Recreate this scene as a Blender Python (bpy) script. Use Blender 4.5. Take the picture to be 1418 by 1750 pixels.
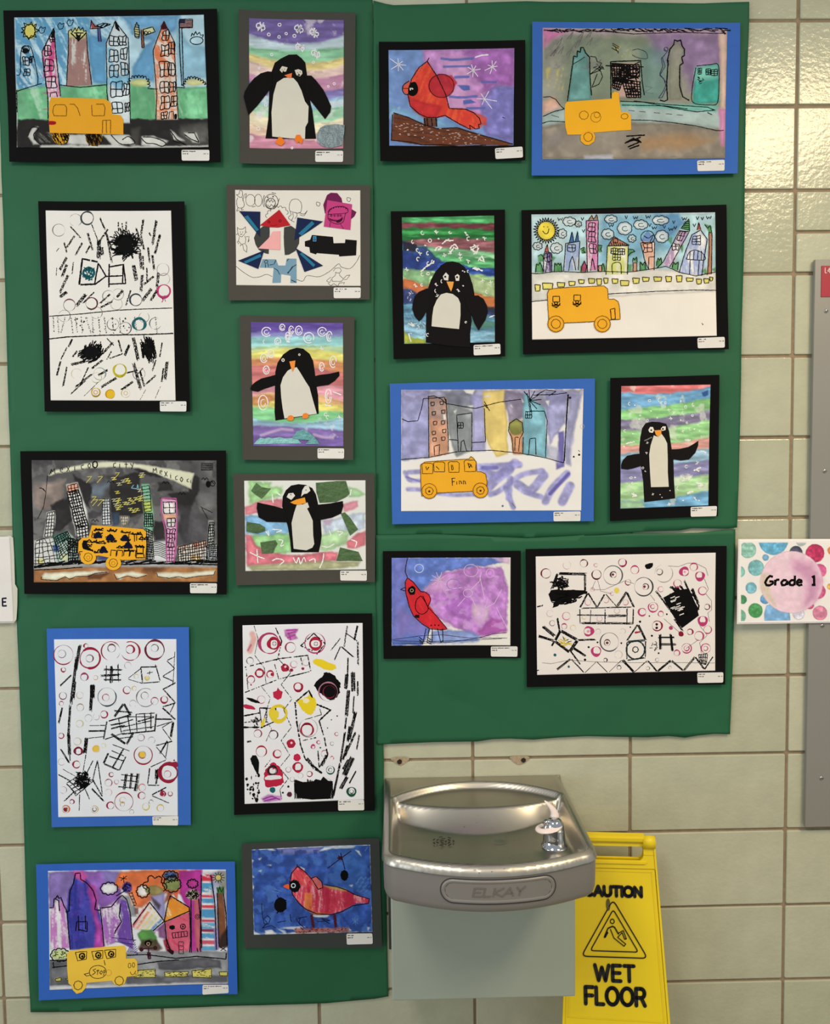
import bpy, bmesh, math, random
import numpy as np
from mathutils import Vector, Matrix, Euler
from mathutils.geometry import delaunay_2d_cdt

for o in list(bpy.data.objects): bpy.data.objects.remove(o)
scene = bpy.context.scene
COL = scene.collection
random.seed(7); RNG = np.random.default_rng(7)

# ------------------------------------------------------------------ camera
W, H, FPX = 1418.0, 1750.0, 1400.0
CAM = np.array([1.0407, -2.0569, 1.6054])
ROT = (1.508895, 0.012599, -0.019186)
cd = bpy.data.cameras.new('camera'); cam = bpy.data.objects.new('camera', cd); COL.objects.link(cam)
cam.location = CAM; cam.rotation_euler = ROT
cd.sensor_fit = 'HORIZONTAL'; cd.sensor_width = 36.0; cd.lens = FPX / W * 36.0; cd.clip_start = 0.05
scene.camera = cam
RM = np.array(Euler(ROT, 'XYZ').to_matrix())

# ------------------------------------------------------------------ light
scene.view_settings.view_transform = 'Standard'
scene.view_settings.look = 'None'
scene.view_settings.exposure = 0.22
scene.view_settings.gamma = 1.0
scene.view_settings.use_curve_mapping = False
wd = bpy.data.worlds.new('hallway_ambient'); scene.world = wd; wd.use_nodes = True
bg = wd.node_tree.nodes['Background']; bg.inputs[0].default_value = (0.90, 0.97, 1.0, 1); bg.inputs[1].default_value = 0.44
def area(name, loc, rot, sx, sy, power, col):
    l = bpy.data.lights.new(name, 'AREA'); l.shape = 'RECTANGLE'; l.size = sx; l.size_y = sy; l.energy = power; l.color = col
    o = bpy.data.objects.new(name, l); COL.objects.link(o); o.location = loc; o.rotation_euler = rot
    return o
area('ceiling_troffer_light', (2.72, -1.80, 3.05), (0, 0, 0), 0.6, 1.2, 50, (1.0, 0.80, 0.49))
area('ceiling_troffer_light', (0.2, -2.0, 3.05), (0, 0, 0), 0.6, 1.2, 32, (1.0, 0.95, 0.84))
area('window_light', (-3.2, -2.8, 1.6), (math.radians(90), 0, math.radians(-52)), 1.8, 1.8, 46, (0.86, 0.95, 1.0))

# ------------------------------------------------------------------ helpers
def ray(px, py):
    return RM @ np.array([(px - W / 2) / FPX, -(py - H / 2) / FPX, -1.0])
def wall_pt(px, py, Y=0.0):
    """point of the wall (or a plane parallel to it) that a pixel of the photograph shows"""
    d = ray(px, py); t = (Y - CAM[1]) / d[1]; p = CAM + t * d
    return p[0], p[2]
def wall_arr(P, Y=0.0):
    P = np.asarray(P, float).reshape(-1, 2)
    d = np.stack([(P[:, 0] - W / 2) / FPX, -(P[:, 1] - H / 2) / FPX, -np.ones(len(P))], 1) @ RM.T
    t = (Y - CAM[1]) / d[:, 1]
    Q = CAM + t[:, None] * d
    return Q[:, [0, 2]]
def lin(c):
    c = np.asarray(c, float) / 255.0
    return np.where(c <= 0.04045, c / 12.92, ((c + 0.055) / 1.055) ** 2.4)

MATS = {}
def mat(name, col, rough=0.6, metal=0.0, bump=0.0, bscale=300.0, var=0.0, vscale=8.0, spec=0.5, coat=0.0, stretch=None, bdist=0.001):
    """procedural principled material: base colour with noise tint, noise bump"""
    if name in MATS: return MATS[name]
    m = bpy.data.materials.new(name); m.use_nodes = True; nt = m.node_tree
    b = nt.nodes['Principled BSDF']; L = lin(col)
    b.inputs['Base Color'].default_value = (*L, 1); b.inputs['Roughness'].default_value = rough; b.inputs['Metallic'].default_value = metal
    b.inputs['Specular IOR Level'].default_value = spec; b.inputs['Coat Weight'].default_value = coat
    tc = nt.nodes.new('ShaderNodeTexCoord'); src = tc.outputs['Object']
    if stretch:
        mp = nt.nodes.new('ShaderNodeMapping'); mp.inputs['Scale'].default_value = stretch
        nt.links.new(src, mp.inputs[0]); src = mp.outputs[0]
    if var:
        n = nt.nodes.new('ShaderNodeTexNoise'); n.inputs['Scale'].default_value = vscale; n.inputs['Detail'].default_value = 5
        nt.links.new(src, n.inputs['Vector'])
        r = nt.nodes.new('ShaderNodeMapRange'); r.inputs['To Min'].default_value = 1 - var; r.inputs['To Max'].default_value = 1 + var
        nt.links.new(n.outputs['Fac'], r.inputs[0])
        x = nt.nodes.new('ShaderNodeVectorMath'); x.operation = 'SCALE'; x.inputs[0].default_value = tuple(L)
        nt.links.new(r.outputs[0], x.inputs['Scale']); nt.links.new(x.outputs[0], b.inputs['Base Color'])
    if bump:
        n = nt.nodes.new('ShaderNodeTexNoise'); n.inputs['Scale'].default_value = bscale; n.inputs['Detail'].default_value = 3
        nt.links.new(src, n.inputs['Vector'])
        bp = nt.nodes.new('ShaderNodeBump'); bp.inputs['Strength'].default_value = bump; bp.inputs['Distance'].default_value = bdist
        nt.links.new(n.outputs['Fac'], bp.inputs['Height']); nt.links.new(bp.outputs[0], b.inputs['Normal'])
    MATS[name] = m
    return m

def paint_mat():
    if 'painted_paper' in MATS: return MATS['painted_paper']
    m = mat('painted_paper', (230, 226, 220), 0.72, bump=0.15, bscale=900, spec=0.3)
    nt = m.node_tree; a = nt.nodes.new('ShaderNodeAttribute'); a.attribute_name = 'paint'
    nt.links.new(a.outputs['Color'], nt.nodes['Principled BSDF'].inputs['Base Color'])
    return m

def tag(o, label=None, cat=None, group=None, kind=None):
    if label: o['label'] = label
    if cat: o['category'] = cat
    if group: o['group'] = group
    if kind: o['kind'] = kind
    return o
def empty(name, loc, label=None, cat=None, group=None, rot=(0, 0, 0)):
    o = bpy.data.objects.new(name, None); COL.objects.link(o); o.location = loc; o.rotation_euler = rot; o.empty_display_size = 0.02
    return tag(o, label, cat, group)
def mesh_obj(name, V, F, m, parent=None, smooth=False, loc=None):
    me = bpy.data.meshes.new(name); me.from_pydata([tuple(map(float, v)) for v in V], [], [tuple(map(int, f)) for f in F]); me.update()
    if m: me.materials.append(m)
    if smooth: me.polygons.foreach_set('use_smooth', [True] * len(me.polygons))
    o = bpy.data.objects.new(name, me); COL.objects.link(o)
    if parent: o.parent = parent
    if loc is not None: o.location = loc
    return o
def bm_obj(name, bm, m, parent=None, smooth=False, loc=None):
    me = bpy.data.meshes.new(name); bmesh.ops.recalc_face_normals(bm, faces=bm.faces); bm.to_mesh(me); bm.free()
    if m: me.materials.append(m)
    if smooth: me.polygons.foreach_set('use_smooth', [True] * len(me.polygons))
    o = bpy.data.objects.new(name, me); COL.objects.link(o)
    if parent: o.parent = parent
    if loc is not None: o.location = loc
    return o
def box_bm(x0, x1, y0, y1, z0, z1, bev=0.0, seg=2):
    bm = bmesh.new(); bmesh.ops.create_cube(bm, size=1.0)
    for v in bm.verts: v.co = ((x0 + x1) / 2 + v.co.x * (x1 - x0), (y0 + y1) / 2 + v.co.y * (y1 - y0), (z0 + z1) / 2 + v.co.z * (z1 - z0))
    if bev: bmesh.ops.bevel(bm, geom=list(bm.edges), offset=bev, segments=seg, affect='EDGES', profile=0.5)
    return bm
def catmull(P, closed=False, n=8):
    P = np.asarray(P, float)
    if len(P) < 3: return P
    Q = np.vstack([P[-1], P, P[0], P[1]]) if closed else np.vstack([2 * P[0] - P[1], P, 2 * P[-1] - P[-2]])
    out = []
    for i in range(1, len(Q) - 2):
        p0, p1, p2, p3 = Q[i - 1], Q[i], Q[i + 1], Q[i + 2]
        for t in np.linspace(0, 1, n, endpoint=False):
            out.append(0.5 * (2 * p1 + (p2 - p0) * t + (2 * p0 - 5 * p1 + 4 * p2 - p3) * t * t + (3 * p1 - p0 - 3 * p2 + p3) * t ** 3))
    if not closed: out.append(P[-1])
    return np.array(out)
def resample(P, step):
    P = np.asarray(P, float); out = [P[0]]
    for a, b in zip(P[:-1], P[1:]):
        k = max(1, int(math.ceil(np.hypot(*(b - a)) / step)))
        for i in range(1, k + 1): out.append(a + (b - a) * i / k)
    return np.array(out)
# value noise
_LAT = RNG.random((64, 64))
def vnoise(X, Y):
    xi = np.floor(X).astype(int); yi = np.floor(Y).astype(int); fx = X - xi; fy = Y - yi
    fx = fx * fx * (3 - 2 * fx); fy = fy * fy * (3 - 2 * fy)
    g = lambda a, b: _LAT[a % 64, b % 64]
    return (g(xi, yi) * (1 - fx) + g(xi + 1, yi) * fx) * (1 - fy) + (g(xi, yi + 1) * (1 - fx) + g(xi + 1, yi + 1) * fx) * fy
def fbm(X, Y, s, seed=0, o=4):
    X = np.asarray(X, float) / s + seed * 17.31; Y = np.asarray(Y, float) / s + seed * 9.77; r = 0; a = 0.5; t = 0
    for k in range(o):
        r = r + a * vnoise(X, Y); t += a; a *= 0.5; X = X * 2.03 + 5.1; Y = Y * 2.03 + 3.7
    return r / t
def seg_dist(X, Y, P):
    D = np.full(X.shape, 1e9)
    for (ax, ay), (bx, by) in zip(P[:-1], P[1:]):
        dx, dy = bx - ax, by - ay; L = dx * dx + dy * dy + 1e-9
        t = np.clip(((X - ax) * dx + (Y - ay) * dy) / L, 0, 1)
        D = np.minimum(D, np.hypot(X - ax - t * dx, Y - ay - t * dy))
    return D
def inside(X, Y, P):
    r = np.zeros(X.shape, bool); n = len(P)
    for i in range(n):
        x1, y1 = P[i]; x2, y2 = P[(i + 1) % n]
        if y1 == y2: continue
        c = ((y1 > Y) != (y2 > Y)) & (X < (x2 - x1) * (Y - y1) / (y2 - y1) + x1)
        r ^= c
    return r
def fill_poly(P, step):
    """constrained triangulation of a polygon (2D) with interior points"""
    P = resample(np.vstack([P, P[:1]]), step)[:-1]
    lo = P.min(0); hi = P.max(0)
    gx, gy = np.meshgrid(np.arange(lo[0] + step / 2, hi[0], step), np.arange(lo[1] + step / 2, hi[1], step)); gx = gx.ravel(); gy = gy.ravel()
    k = inside(gx, gy, P) & (seg_dist(gx, gy, np.vstack([P, P[:1]])) > step * 0.45) if len(gx) else np.zeros(0, bool)
    V = [Vector(p) for p in P] + [Vector((x, y)) for x, y in zip(gx[k], gy[k])]
    n = len(P)
    r = delaunay_2d_cdt(V, [(i, (i + 1) % n) for i in range(n)], [list(range(n))], 1, 1e-7)
    V2 = np.array([[v.x, v.y] for v in r[0]]); F = [list(f) for f in r[2]]
    # drop triangles outside (concave leftovers)
    if F:
        T = np.array([V2[f].mean(0) for f in F]); ok = inside(T[:, 0], T[:, 1], P); F = [f for f, q in zip(F, ok) if q]
    cnt = {}
    for f in F:
        for a, b in zip(f, f[1:] + f[:1]):
            if (b, a) in cnt: del cnt[(b, a)]
            else: cnt[(a, b)] = 1
    return V2, F, list(cnt)
# ================================================================== setting
TX, TZ, Z0 = 0.4064, 0.2032, 2.67        # glazed block module, height of the first joint below the picture's top
def glaze():
    m = bpy.data.materials.new('glazed_block'); m.use_nodes = True; nt = m.node_tree; b = nt.nodes['Principled BSDF']
    oi = nt.nodes.new('ShaderNodeObjectInfo'); tc = nt.nodes.new('ShaderNodeTexCoord')
    cr = nt.nodes.new('ShaderNodeValToRGB'); cr.color_ramp.elements[0].color = (*lin((188, 188, 162)), 1); cr.color_ramp.elements[1].color = (*lin((202, 201, 177)), 1)
    nt.links.new(oi.outputs['Random'], cr.inputs[0])
    n = nt.nodes.new('ShaderNodeTexNoise'); n.inputs['Scale'].default_value = 14; n.inputs['Detail'].default_value = 6
    nt.links.new(tc.outputs['Object'], n.inputs['Vector'])
    mx = nt.nodes.new('ShaderNodeMix'); mx.data_type = 'RGBA'; mx.blend_type = 'MULTIPLY'; mx.inputs['Factor'].default_value = 0.25
    nt.links.new(cr.outputs[0], mx.inputs['A']); nt.links.new(n.outputs['Fac'], mx.inputs['B']); nt.links.new(mx.outputs['Result'], b.inputs['Base Color'])
    b.inputs['Roughness'].default_value = 0.19; b.inputs['Specular IOR Level'].default_value = 0.55
    va = nt.nodes.new('ShaderNodeVectorMath'); va.operation = 'ADD'; nt.links.new(tc.outputs['Object'], va.inputs[0]); nt.links.new(oi.outputs['Location'], va.inputs[1])
    n2 = nt.nodes.new('ShaderNodeTexNoise'); n2.inputs['Scale'].default_value = 85; n2.inputs['Detail'].default_value = 2
    nt.links.new(va.outputs[0], n2.inputs['Vector'])
    bp = nt.nodes.new('ShaderNodeBump'); bp.inputs['Strength'].default_value = 0.55; bp.inputs['Distance'].default_value = 0.0016
    nt.links.new(n2.outputs['Fac'], bp.inputs['Height']); nt.links.new(bp.outputs[0], b.inputs['Normal'])
    return m
GLAZE = glaze()
GROUT = mat('grout', (148, 128, 104), 0.95, var=0.25, vscale=60, bump=0.6, bscale=400)
wall = bm_obj('wall_back', box_bm(-1.0 * TX * 2, 8 * TX, 0.0045, 0.12, 0, Z0 + 2 * TZ), GROUT); tag(wall, 'cream glazed block wall with brown mortar joints', kind='structure')
def tile_mesh(w, h):
    bm = box_bm(-w / 2, w / 2, 0, 0.02, -h / 2, h / 2); front = [e for e in bm.edges if all(v.co.y < 0.001 for v in e.verts)]
    up = [e for e in bm.edges if abs(e.verts[0].co.y - e.verts[1].co.y) > 0.01]
    bmesh.ops.bevel(bm, geom=up, offset=0.004, segments=2, affect='EDGES', profile=0.5)
    front = [e for e in bm.edges if all(v.co.y < 0.001 for v in e.verts) and len(e.link_faces) == 2 and any(abs(f.normal.y) < 0.5 for f in e.link_faces)]
    bm.normal_update()
    front = [e for e in bm.edges if all(v.co.y < 0.001 for v in e.verts) and any(abs(f.normal.y) < 0.5 for f in e.link_faces)]
    bmesh.ops.bevel(bm, geom=front, offset=0.0025, segments=2, affect='EDGES', profile=0.5)
    bmesh.ops.recalc_face_normals(bm, faces=bm.faces)
    me = bpy.data.meshes.new('tile'); bm.to_mesh(me); bm.free(); me.materials.append(GLAZE); return me
TM = tile_mesh(TX - 0.0075, TZ - 0.0075); TMH = tile_mesh(TX - 0.0075, TZ / 2 - 0.0075)
for i in range(-2, 8):
    for j in range(-2, 14):
        z1 = Z0 - j * TZ; parts = [(z1 - TZ / 2, TM)]
        if i == 5 and j == 2: parts = [(z1 - TZ / 4 , TMH), (z1 - TZ * 0.75, TMH)]
        for zc, me in parts:
            if zc - 0.08 < 0: continue
            o = bpy.data.objects.new('tile', me); COL.objects.link(o); o.parent = wall
            o.location = ((i + 0.5) * TX + random.uniform(-.0006, .0006), random.uniform(-.0005, .0005), zc + random.uniform(-.0006, .0006))
            o.rotation_euler = (random.uniform(-.004, .004), 0, random.uniform(-.005, .005))
# two old anchor holes with chipped edges in a mortar joint above the fountain
HOLE = mat('drilled_hole_dark', (38, 28, 22), 0.95, var=0.4, vscale=300); CHIP = mat('chipped_mortar', (168, 148, 122), 0.95, var=0.35, vscale=200, bump=0.8, bscale=500)
for (hx, hy), out in (((682.5, 1301), [(672, 1294), (693, 1293), (699, 1297), (692, 1304), (684, 1308), (675, 1303), (668, 1297)]), ((894, 1298.5), [(871, 1293), (890, 1291), (904, 1293), (901, 1300), (893, 1305), (884, 1306), (876, 1300)])):
    P = wall_arr(catmull(out, True, 4)); V, F, E = fill_poly(P, 0.004)
    c = mesh_obj('chipped_joint', [(x, -0.0012 - 0.001 * random.random(), z) for x, z in V], F, CHIP, wall)
    hx, hz = wall_pt(hx, hy); n = 16; ring = [(hx + 0.0062 * math.cos(a) * random.uniform(.85, 1.1), hz + 0.0064 * math.sin(a) * random.uniform(.85, 1.1)) for a in np.linspace(0, 2 * math.pi, n, endpoint=False)]
    V = [(x, -0.0034, z) for x, z in ring] + [(hx + (x - hx) * .8, -0.0032, hz + (z - hz) * .8) for x, z in ring] + [(hx + (x - hx) * .7, -0.0028, hz + (z - hz) * .7) for x, z in ring] + [(hx, -0.0028, hz)]
    F = [(i, (i + 1) % n, n + (i + 1) % n, n + i) for i in range(n)] + [(n + i, n + (i + 1) % n, 2 * n + (i + 1) % n, 2 * n + i) for i in range(n)] + [(2 * n + i, 2 * n + (i + 1) % n, 3 * n) for i in range(n)]
    mesh_obj('drilled_hole', V, F, HOLE, wall)
floor = bm_obj('floor', box_bm(-1.5, 4.0, -4.5, 0.12, -0.05, 0.0), mat('floor_tile', (150, 145, 132), 0.35, var=0.12, vscale=30)); tag(floor, 'pale speckled hallway floor', kind='structure')

# ------------------------------------------------------------------ green backing paper (three sheets)
def green_mat():
    m = mat('green_bulletin_paper', (34, 93, 62), 0.6, var=0.14, vscale=4, bump=0.12, bscale=700, spec=0.28)
    return m
def green_sheet(name, out, base, amp, label, seed, crease=1.0, step=0.011):
    P = wall_arr(out); V, F, E = fill_poly(P, step); c = V.mean(0); cz = V[:, 1].min()
    X, Z = V[:, 0], V[:, 1]
    h = base + amp * fbm(X, Z, 0.35, seed, 3) + crease * 0.018 * np.abs(fbm(X + .3 * Z, Z * .6, 0.24, seed + 5, 3) - .5) + .008 * np.abs(fbm(X * .8 - .5 * Z, Z, 0.11, seed + 8, 2) - .5)
    d = seg_dist(X, Z, np.vstack([P, P[:1]]))
    h = h + 0.0025 * np.exp(-d / 0.018) * fbm(X, Z, 0.06, seed + 3, 2)
    h = base + .0052 * np.tanh((h - base) / .0052)
    co = np.stack([X - c[0], -h, Z - cz], 1); n = len(co)
    VV = np.vstack([co, co + [0, 0.0004, 0]]); FF = [f[::-1] for f in F] + [[i + n for i in f] for f in F] + [(a, b, b + n, a + n) for a, b in E]
    o = mesh_obj(name, VV, FF, green_mat(), None, True, (c[0], 0, cz))
    return tag(o, label, 'paper', 'green bulletin paper sheets')
green_sheet('backing_paper', [(-3, -4), (300, -2), (637, 1), (638, 300), (640, 640), (644, 900), (650, 1120), (655, 1268), (656, 1300), (655, 1395), (659, 1470), (661, 1600), (663.5, 1700), (640, 1704), (558, 1712), (400, 1716), (260, 1721), (120, 1727), (54, 1727), (50, 1650), (44, 1450), (40, 1300), (34, 1150), (31, 1068), (25, 950), (20, 800), (14, 600), (8, 400), (3, 250), (0, 100)], 0.0028, 0.002, 'tall green paper sheet down the left half of the wall', 1)
green_sheet('backing_paper', [(638, 4), (660, 10), (672, 12), (760, 10), (900, 5), (1050, 7), (1200, 9), (1278, 6), (1277, 60), (1272, 180), (1270, 300), (1269, 420), (1265, 560), (1263, 700), (1260, 820), (1257, 901), (1240, 903), (1180, 902), (1160, 906), (1100, 908), (1000, 915), (900, 919), (800, 914), (733, 913), (644, 917), (642, 700), (639, 400), (638, 200)], 0.0040, 0.002, 'green paper sheet behind the upper right pictures', 2)
green_sheet('backing_paper', [(641, 914), (700, 913), (735, 912), (790, 914), (850, 917), (900, 919), (960, 916), (1010, 913), (1080, 911), (1150, 911), (1190, 910), (1215, 907), (1254, 904), (1253, 1000), (1250, 1120), (1245, 1253), (1218, 1252), (1190, 1255), (1168, 1259), (1140, 1256), (1105, 1258), (1000, 1256), (960, 1258), (910, 1262), (870, 1260), (840, 1261), (815, 1265), (740, 1266), (656, 1270), (644, 1270), (646, 1150), (643, 1000)], 0.0050, 0.002, 'short green paper sheet above the drinking fountain', 3, 1.4)
# ================================================================== drinking fountain
FX, FZ = 0.993, 0.795; FW, FD = 0.450, 0.480
def build_fountain():
    root = empty('drinking_fountain', (FX + FW / 2, -0.002, 0.352), 'wall-mounted steel drinking fountain with grey front beside the yellow sign', 'drinking fountain')
    ox, oz = FX + FW / 2, 0.352
    steel = mat('brushed_steel', (188, 181, 170), 0.36, 1.0, bump=0.02, bscale=60, stretch=(1, 1, 1), bdist=0.0005)
    grey = mat('grey_apron_plastic', (132, 127, 124), 0.38, 0.25, bump=0.15, bscale=1500)
    cab = mat('grey_green_cabinet_paint', (160, 168, 155), 0.42, 0.0, bump=0.12, bscale=1800, var=0.04, vscale=4)
    chrome = mat('chrome', (190, 192, 196), 0.06, 1.0)
    # plan outline: half width as a function of depth, front rounded
    def outline(inset=0.0, n=16):
        w = FW / 2 - inset; D = FD - inset; r = 0.045 - min(inset, .02); c0 = D - 0.045
        # side straight to corner start, corner arc, bowed front
        xs = [(-w, c0 - r)]
        for a in np.linspace(0, 1, 7)[1:]:
            t = a * math.pi / 2 * 0.86; xs.append((-w + r * (1 - math.cos(t)), c0 - r + r * math.sin(t)))
        xa, ya = xs[-1]
        front = [(x, ya + (D - ya) * (1 - (x / xa) ** 2)) for x in np.linspace(xa, 0, 10)[1:]]
        left = [(-w, 0.0), (-w, 0.15), (-w, 0.26)] + xs + front
        right = [(-x, y) for x, y in left[::-1][1:]]
        return np.array(left + right)
    O = outline()
    # basin: height field over the outline
    P = np.vstack([O]); V, F, E = fill_poly(P, 0.0042)
    X, D = V[:, 0], V[:, 1]
    dedge = seg_dist(X, D, O)              # distance to sides and front (back edge left open)
    sm = lambda t: np.clip(t, 0, 1) ** 2 * (3 - 2 * np.clip(t, 0, 1))
    arch = 0.040 + 0.085 * (np.abs(X - 0.004) / 0.207) ** 2.2
    sh_in = sm((D - arch) / 0.012)                                  # behind arch 0, in front 1 (shelf step)
    chord = 0.122 + 0.040 * (1 - ((X - 0.0) / 0.205) ** 2)
    cres = chord + 0.066 * np.clip(1 - ((X + 0.012) / 0.205) ** 2, 0, 1)
    wid = np.maximum(cres - chord, 0.008)
    t = np.clip((D - chord) / wid, 0, 1); fl_in = t * (1.3 - 0.3 * t)
    side = sm((dedge - 0.017) / 0.020)
    floor_z = -0.048 + 0.012 * np.clip((D - 0.25) / 0.2, 0, 1)
    zz = (-0.012 * sh_in + (floor_z + 0.012) * fl_in) * np.where(D < arch, 0, 1) * side
    lip = 0.0035 * np.exp(-((D - arch + 0.004) / 0.006) ** 2) * sm((dedge - 0.012) / 0.02)
    q = np.clip(1 - dedge / 0.015, 0, 1); rim = 0.0025 * np.exp(-((dedge - 0.0165) / 0.004) ** 2) - 0.015 * (1 - np.sqrt(np.clip(1 - q * q, 0, 1)))
    rim = np.where(D < 0.02, rim * D / 0.02, rim)
    zz = zz + lip + rim
    # drain plug dimple
    zz -= 0.003 * np.exp(-(((X - 0.035) / 0.014) ** 2 + ((D - 0.267) / 0.012) ** 2) ** 2)
    zz += 0.006 * np.exp(-(((X - 0.150) / 0.034) ** 2 + ((D - 0.322) / 0.034) ** 2) ** 2)
    co = np.stack([X, -D, FZ - oz + zz], 1); n = len(co)
    lowz = FZ - oz - 0.016
    VV = np.vstack([co, np.stack([X, -D, np.full(n, lowz)], 1)])
    basin = mesh_obj('basin', VV, list(F) + [(b, a, a + n, b + n) for a, b in E], steel, root, True)
    # drain slots
    slot = mat('drain_slot', (25, 22, 18), 0.6)
    bm = bmesh.new()
    for r, k in ((0.006, 3), (0.015, 6), (0.023, 7)):
        for i in range(k):
            a = 2 * math.pi * i / k + r * 40
            x, d = -0.090 + r * math.cos(a), 0.262 + r * math.sin(a); l = 0.0048; w = 0.0017
            ca, sa = -math.sin(a), math.cos(a); q = []
            for s, t in ((-1, -.6), (-.7, -1), (.7, -1), (1, -.6), (1, .6), (.7, 1), (-.7, 1), (-1, .6)):
                q.append(bm.verts.new((x + s * l * ca - t * w * sa, -(d + s * l * sa + t * w * ca), FZ - oz - 0.0445 + 0.010 * max(0, (d - .25) / .2))))
            bm.faces.new(q)
    tag(bm_obj('drain_slots', bm, slot, basin), kind='stuff')
    # apron (curved front cover)
    O2 = outline(0.003); k = len(O2); zt, zb = FZ - oz - 0.0155, FZ - oz - 0.094
    prof = [(0.0, zt), (0.0, zt - 0.03), (0.001, zb + 0.016), (0.004, zb + 0.006), (0.010, zb), (0.03, zb - 0.002)]
    V = []; F = []
    for ins, z in prof:
        Q = outline(0.003 + ins); V += [(x, -d, z) for x, d in Q]
    for a in range(len(prof) - 1):
        for i in range(k - 1): F.append((a * k + i, a * k + i + 1, (a + 1) * k + i + 1, (a + 1) * k + i))
    V.append((0, -0.2, zb - 0.002)); c = len(V) - 1; b0 = (len(prof) - 1) * k
    F += [(b0 + i, b0 + i + 1, c) for i in range(k - 1)]
    apron = mesh_obj('apron', V, [f[::-1] for f in F], grey, root, True)
    # push bar: a pill following the bowed front
    xa = abs(O[np.argmax(O[:, 1] > 0) + 9][0]) if False else None
    def front_d(x):   # depth of apron face at x
        Oa = outline(0.003); s = Oa[(Oa[:, 1] > 0.33)]; return np.interp(x, s[:, 0], s[:, 1])
    cx, cz, hw, hh = 0.010, FZ - oz - 0.0475, 0.1155, 0.0240
    def pill(hw, hh, off, n=14):
        pts = []
        for a in np.linspace(-math.pi / 2, math.pi / 2, n): pts.append((hw - hh + hh * math.cos(a), hh * math.sin(a)))
        top = [(x, hh) for x in np.linspace(hw - hh, -(hw - hh), 16)[1:-1]]
        lf = [(-(hw - hh) - hh * math.cos(a), hh * math.sin(a)) for a in np.linspace(math.pi / 2, -math.pi / 2, n)]
        bot = [(x, -hh) for x in np.linspace(-(hw - hh), hw - hh, 16)[1:-1]]
        return [(cx + x, -(front_d(cx + x) + off), cz + z) for x, z in pts + top + lf + bot]
    def rings(name, specs, m, parent, cap=True):
        V = []; F = []
        for s in specs: V += pill(*s)
        k = len(V) // len(specs)
        for a in range(len(specs) - 1):
            for i in range(k): F.append((a * k + i, a * k + (i + 1) % k, (a + 1) * k + (i + 1) % k, (a + 1) * k + i))
        if cap:   # strip fill of the last ring by pairing left/right
            hw, hh, off = specs[-1]; xs = np.linspace(-hw + .001, hw - .001, 28); s0 = len(V)
            for x in xs:
                e = math.sqrt(max(0, hh * hh - max(0, abs(x) - (hw - hh)) ** 2))
                for z in (-e, e): V.append((cx + x, -(front_d(cx + x) + off), cz + z))
            for i in range(27): F.append((s0 + 2 * i, s0 + 2 * i + 2, s0 + 2 * i + 3, s0 + 2 * i + 1))
        return mesh_obj(name, V, F, m, parent, True)
    dark = mat('seam_dark', (52, 49, 48), 0.6)
    rings('push_bar_seam', [(hw + .0022, hh + .0022, .0003), (hw - .001, hh - .001, .0004)], dark, root, False)
    bar = rings('push_bar', [(hw, hh, .0002), (hw - .0008, hh - .0008, .0022), (hw - .0035, hh - .0035, .0034), (hw - .006, hh - .006, .0022), (hw - .0075, hh - .0075, .0016)], grey, root)
    # raised lettering
    L = {'E': [[(1, 1), (0, 1), (0, 0), (1, 0)], [(0, .5), (.8, .5)]], 'L': [[(0, 1), (0, 0), (.9, 0)]], 'K': [[(0, 1), (0, 0)], [(1, 1), (0, .45), (1, 0)]], 'A': [[(-.1, 0), (.45, 1), (1, 0)], [(.15, .35), (.8, .35)]], 'Y': [[(0, 1), (.5, .5), (1, 1)], [(.5, .5), (.5, 0)]]}
    bm = bmesh.new(); x0 = -0.053; hgt = 0.0165
    for ch, wd_ in zip('ELKAY', (.0165, .0155, .0175, .0185, .0165)):
        for st in L[ch]:
            Q = [(x0 + (x * wd_) + y * hgt * 0.25, (y - .5) * hgt) for x, y in st]
            for (ax, az), (bx, bz) in zip(Q[:-1], Q[1:]):
                dx, dz = bx - ax, bz - az; l = math.hypot(dx, dz); ux, uz = dx / l, dz / l; w = .0014; e = .0008
                c4 = [(ax - ux * e - uz * w, az - uz * e + ux * w), (ax - ux * e + uz * w, az - uz * e - ux * w), (bx + ux * e + uz * w, bz + uz * e - ux * w), (bx + ux * e - uz * w, bz + uz * e + ux * w)]
                vs = [bm.verts.new((cx + x, -(front_d(cx + x) + o), cz + z)) for o in (.0014, .0027) for x, z in c4]
                for f in ((4, 5, 6, 7), (0, 1, 5, 4), (1, 2, 6, 5), (2, 3, 7, 6), (3, 0, 4, 7)): bm.faces.new([vs[i] for i in f])
        x0 += wd_ + .0042
    tag(bm_obj('brand_lettering', bm, mat('lettering_grey', (112, 107, 105), .45, .2), bar), 'raised ELKAY lettering')
    # cabinet below
    cb = bm_obj('cabinet', box_bm(FX + .014 - ox, FX + FW - .008 - ox, -0.222, -0.004, 0.0, FZ - oz - 0.05, 0.004, 3), cab, root)
    bk = bm_obj('back_plate', box_bm(FX + .004 - ox, FX + FW - .004 - ox, -0.03, -0.004, 0.006, FZ - oz - 0.02, 0.002), mat('dark_steel_edge', (70, 68, 66), 0.5, 0.6), root)
    # bubbler
    bx, bd, bz = 0.152, 0.306, FZ - oz - 0.038
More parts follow.
